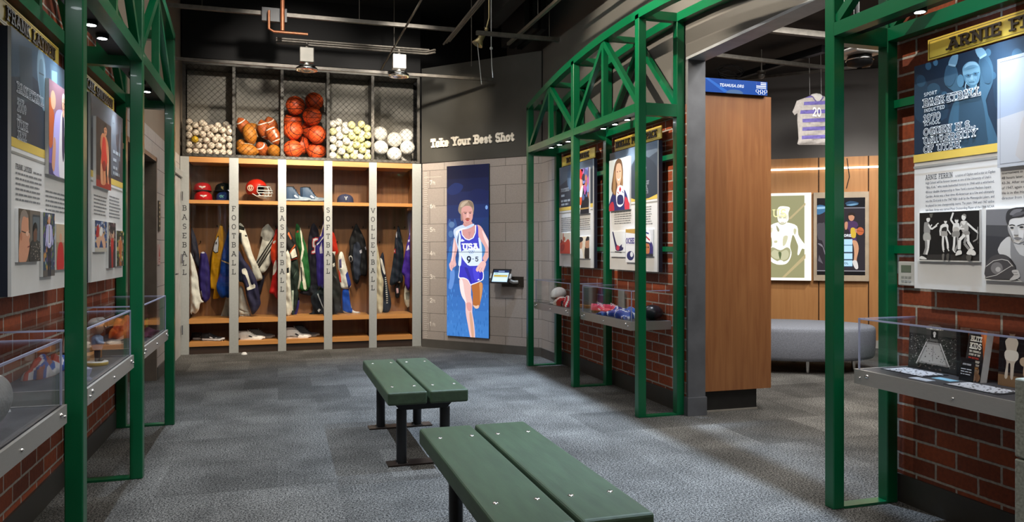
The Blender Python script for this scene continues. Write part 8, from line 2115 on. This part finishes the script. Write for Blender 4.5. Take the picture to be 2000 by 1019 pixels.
# striped shirt hung from the ceiling
SY = 7.55
def sv(P): return [(hitY(1530 + a / 7.836, 170 + b / 7.836, SY).x, hitY(1530 + a / 7.836, 170 + b / 7.836, SY).z) for a, b in P]
LAV = '#7d73bd'; WHT = '#c4bdb8'
half = [(505, 95), (440, 105), (412, 130), (340, 160), (205, 210), (165, 320), (138, 378), (172, 432), (215, 395), (214, 520), (225, 680), (232, 790), (214, 868), (240, 884)]
O = half + [(1010 - x, y) for x, y in reversed(half) if x < 500]
dec = [([(415, 125), (505, 96), (595, 125), (560, 190), (505, 232), (450, 190)], '#e4e0dc'), ([(400, 130), (420, 122), (455, 190), (505, 230), (555, 190), (590, 122), (610, 130), (560, 215), (505, 250), (450, 215)], '#77699f'), ([(340, 158), (400, 130), (420, 165), (330, 168)], LAV)]
for y0, y1, xl in ((225, 282, 290), (355, 415, 235), (485, 545, 265), (612, 672, 270), (742, 800, 262)):
    dec.append(([(xl, y0 + 8), (1010 - xl, y0 - 14), (1010 - xl, y1 - 14), (xl, y1 + 2)], LAV))
mb = MB(); cloth(mb, sv(O), WHT, SY, .06, [(sv(d_), c_) for d_, c_ in dec], .004, 14, 5, grid=.028, sm=False)
sh = thing('jersey', 'lavender and white striped number 20 shirt hanging from the lounge ceiling', 'jersey', (hitY(1594, 230, SY).x, SY, hitY(1594, 182, SY).z))
mb.build('shirt_body', FABRIC, sh)
p = hitY(1530 + 450 / 7.836, 170 + 460 / 7.836, SY); mb = MB()
strokes(mb, '20', (p.x - .035, SY - .04, p.z), (.8, 0, 0), (0, 0, 1), (0, -1, 0), .11, .17, 0, 0, '#ffffff', serif=False)
mb.build('shirt_number', FABRIC, sh)
mb = MB()
for xx in (405, 582):
    p = hitY(1530 + xx / 7.836, 170 + 125 / 7.836, SY); mb.tube([(p.x, SY, p.z), (p.x - .01, SY, 3.6)], .002, 4)
mb.build('hanging_line', WHITEPL, sh)
# ceiling gear of the lounge
def zp(px, py, z): return tuple(zhit(px, py, z))
for i, (a_, b_, z, r_) in enumerate((((1395, 107), (1640, 135), 3.35, .02), ((1420, 158), (1700, 128), 3.42, .016), ((1440, 150), (1530, 122), 3.4, .03), ((1500, 128), (1610, 95), 3.45, .04), ((1480, 55), (1640, 72), 3.5, .03))):
    pipe('lamp_track', ('straight lamp track just inside the doorway head', 'thin pipe along the far lounge ceiling', 'short black cable tray by the dome camera', 'dark diffuser track rising toward the doorway', 'pale ceiling channel highest in the doorway')[i], 'ceiling track', [zp(*a_, z), zp(*b_, z)], r_, BLACKM if i in (2, 3) else CONDUIT, square=True, group='lounge ceiling tracks')
cb = MB(); p = Vector(zp(1425, 148, 3.35))
for k_ in range(4):
    cb.tube([p + Vector((.11 * math.cos(t_ * .8 + k_) * (1 + .2 * k_), .05 * math.sin(t_ * .5 + k_), .07 * math.sin(t_ * .8 + k_) + .02 * k_)) for t_ in range(9)], .006, 5)
t = cb.build('cable_bundle', BLACKM, origin=tuple(p)); tag(t, 'looped black cables above the blue sign strip', 'cables')
dc = thing('dome_camera', 'small grey dome camera under the lounge ceiling tracks', 'camera', zp(1487, 147, 3.3))
p = Vector(zp(1487, 147, 3.3)); MB().sphere(p, .045, 16).build('dome', mat('smoked dome', '#55524e', .2), dc); MB().cyl(p + Vector((0, 0, .02)), p + Vector((0, 0, .05)), .05, 16).cyl(p + Vector((0, 0, .05)), p + Vector((0, 0, .3)), .012, 10).build('camera_mount', CONDUIT, dc)
pj = thing('projector', 'silver and black projector hanging under the lounge ceiling', 'projector', (4.36, 4.94, 2.72))
MB().rbox(4.24, 4.5, 4.8, 5.08, 2.795, 2.84, .012).build('projector_body', BRUSHED, pj)
MB().lathe([(.02, 0), (.09, .02), (.1, .06), (.085, .1)], (4.38, 4.93, 2.70), 20).build('lamp_bowl', BLACKM, pj)
MB().tube([(4.38 + .1 * math.cos(k_ * PI / 8), 4.93 + .1 * math.sin(k_ * PI / 8), 2.762) for k_ in range(16)], .006, 6, closed=True).build('bowl_rim', CHROME, pj)
MB().cyl((4.36, 4.94, 2.84), (4.36, 4.94, 3.6), .02, 10).build('drop_pole', BLACKM, pj)
wc = MB().tube([(7.0, 8.1, 2.44), (7.02, 8.08, 2.2), (6.99, 8.1, 2.05)], .006, 6).build('wall_cable', BLACKM, origin=(7, 8.1, 2.44)); tag(wc, 'black cable hanging down the wooden wall above the beige-framed screen', 'cable')
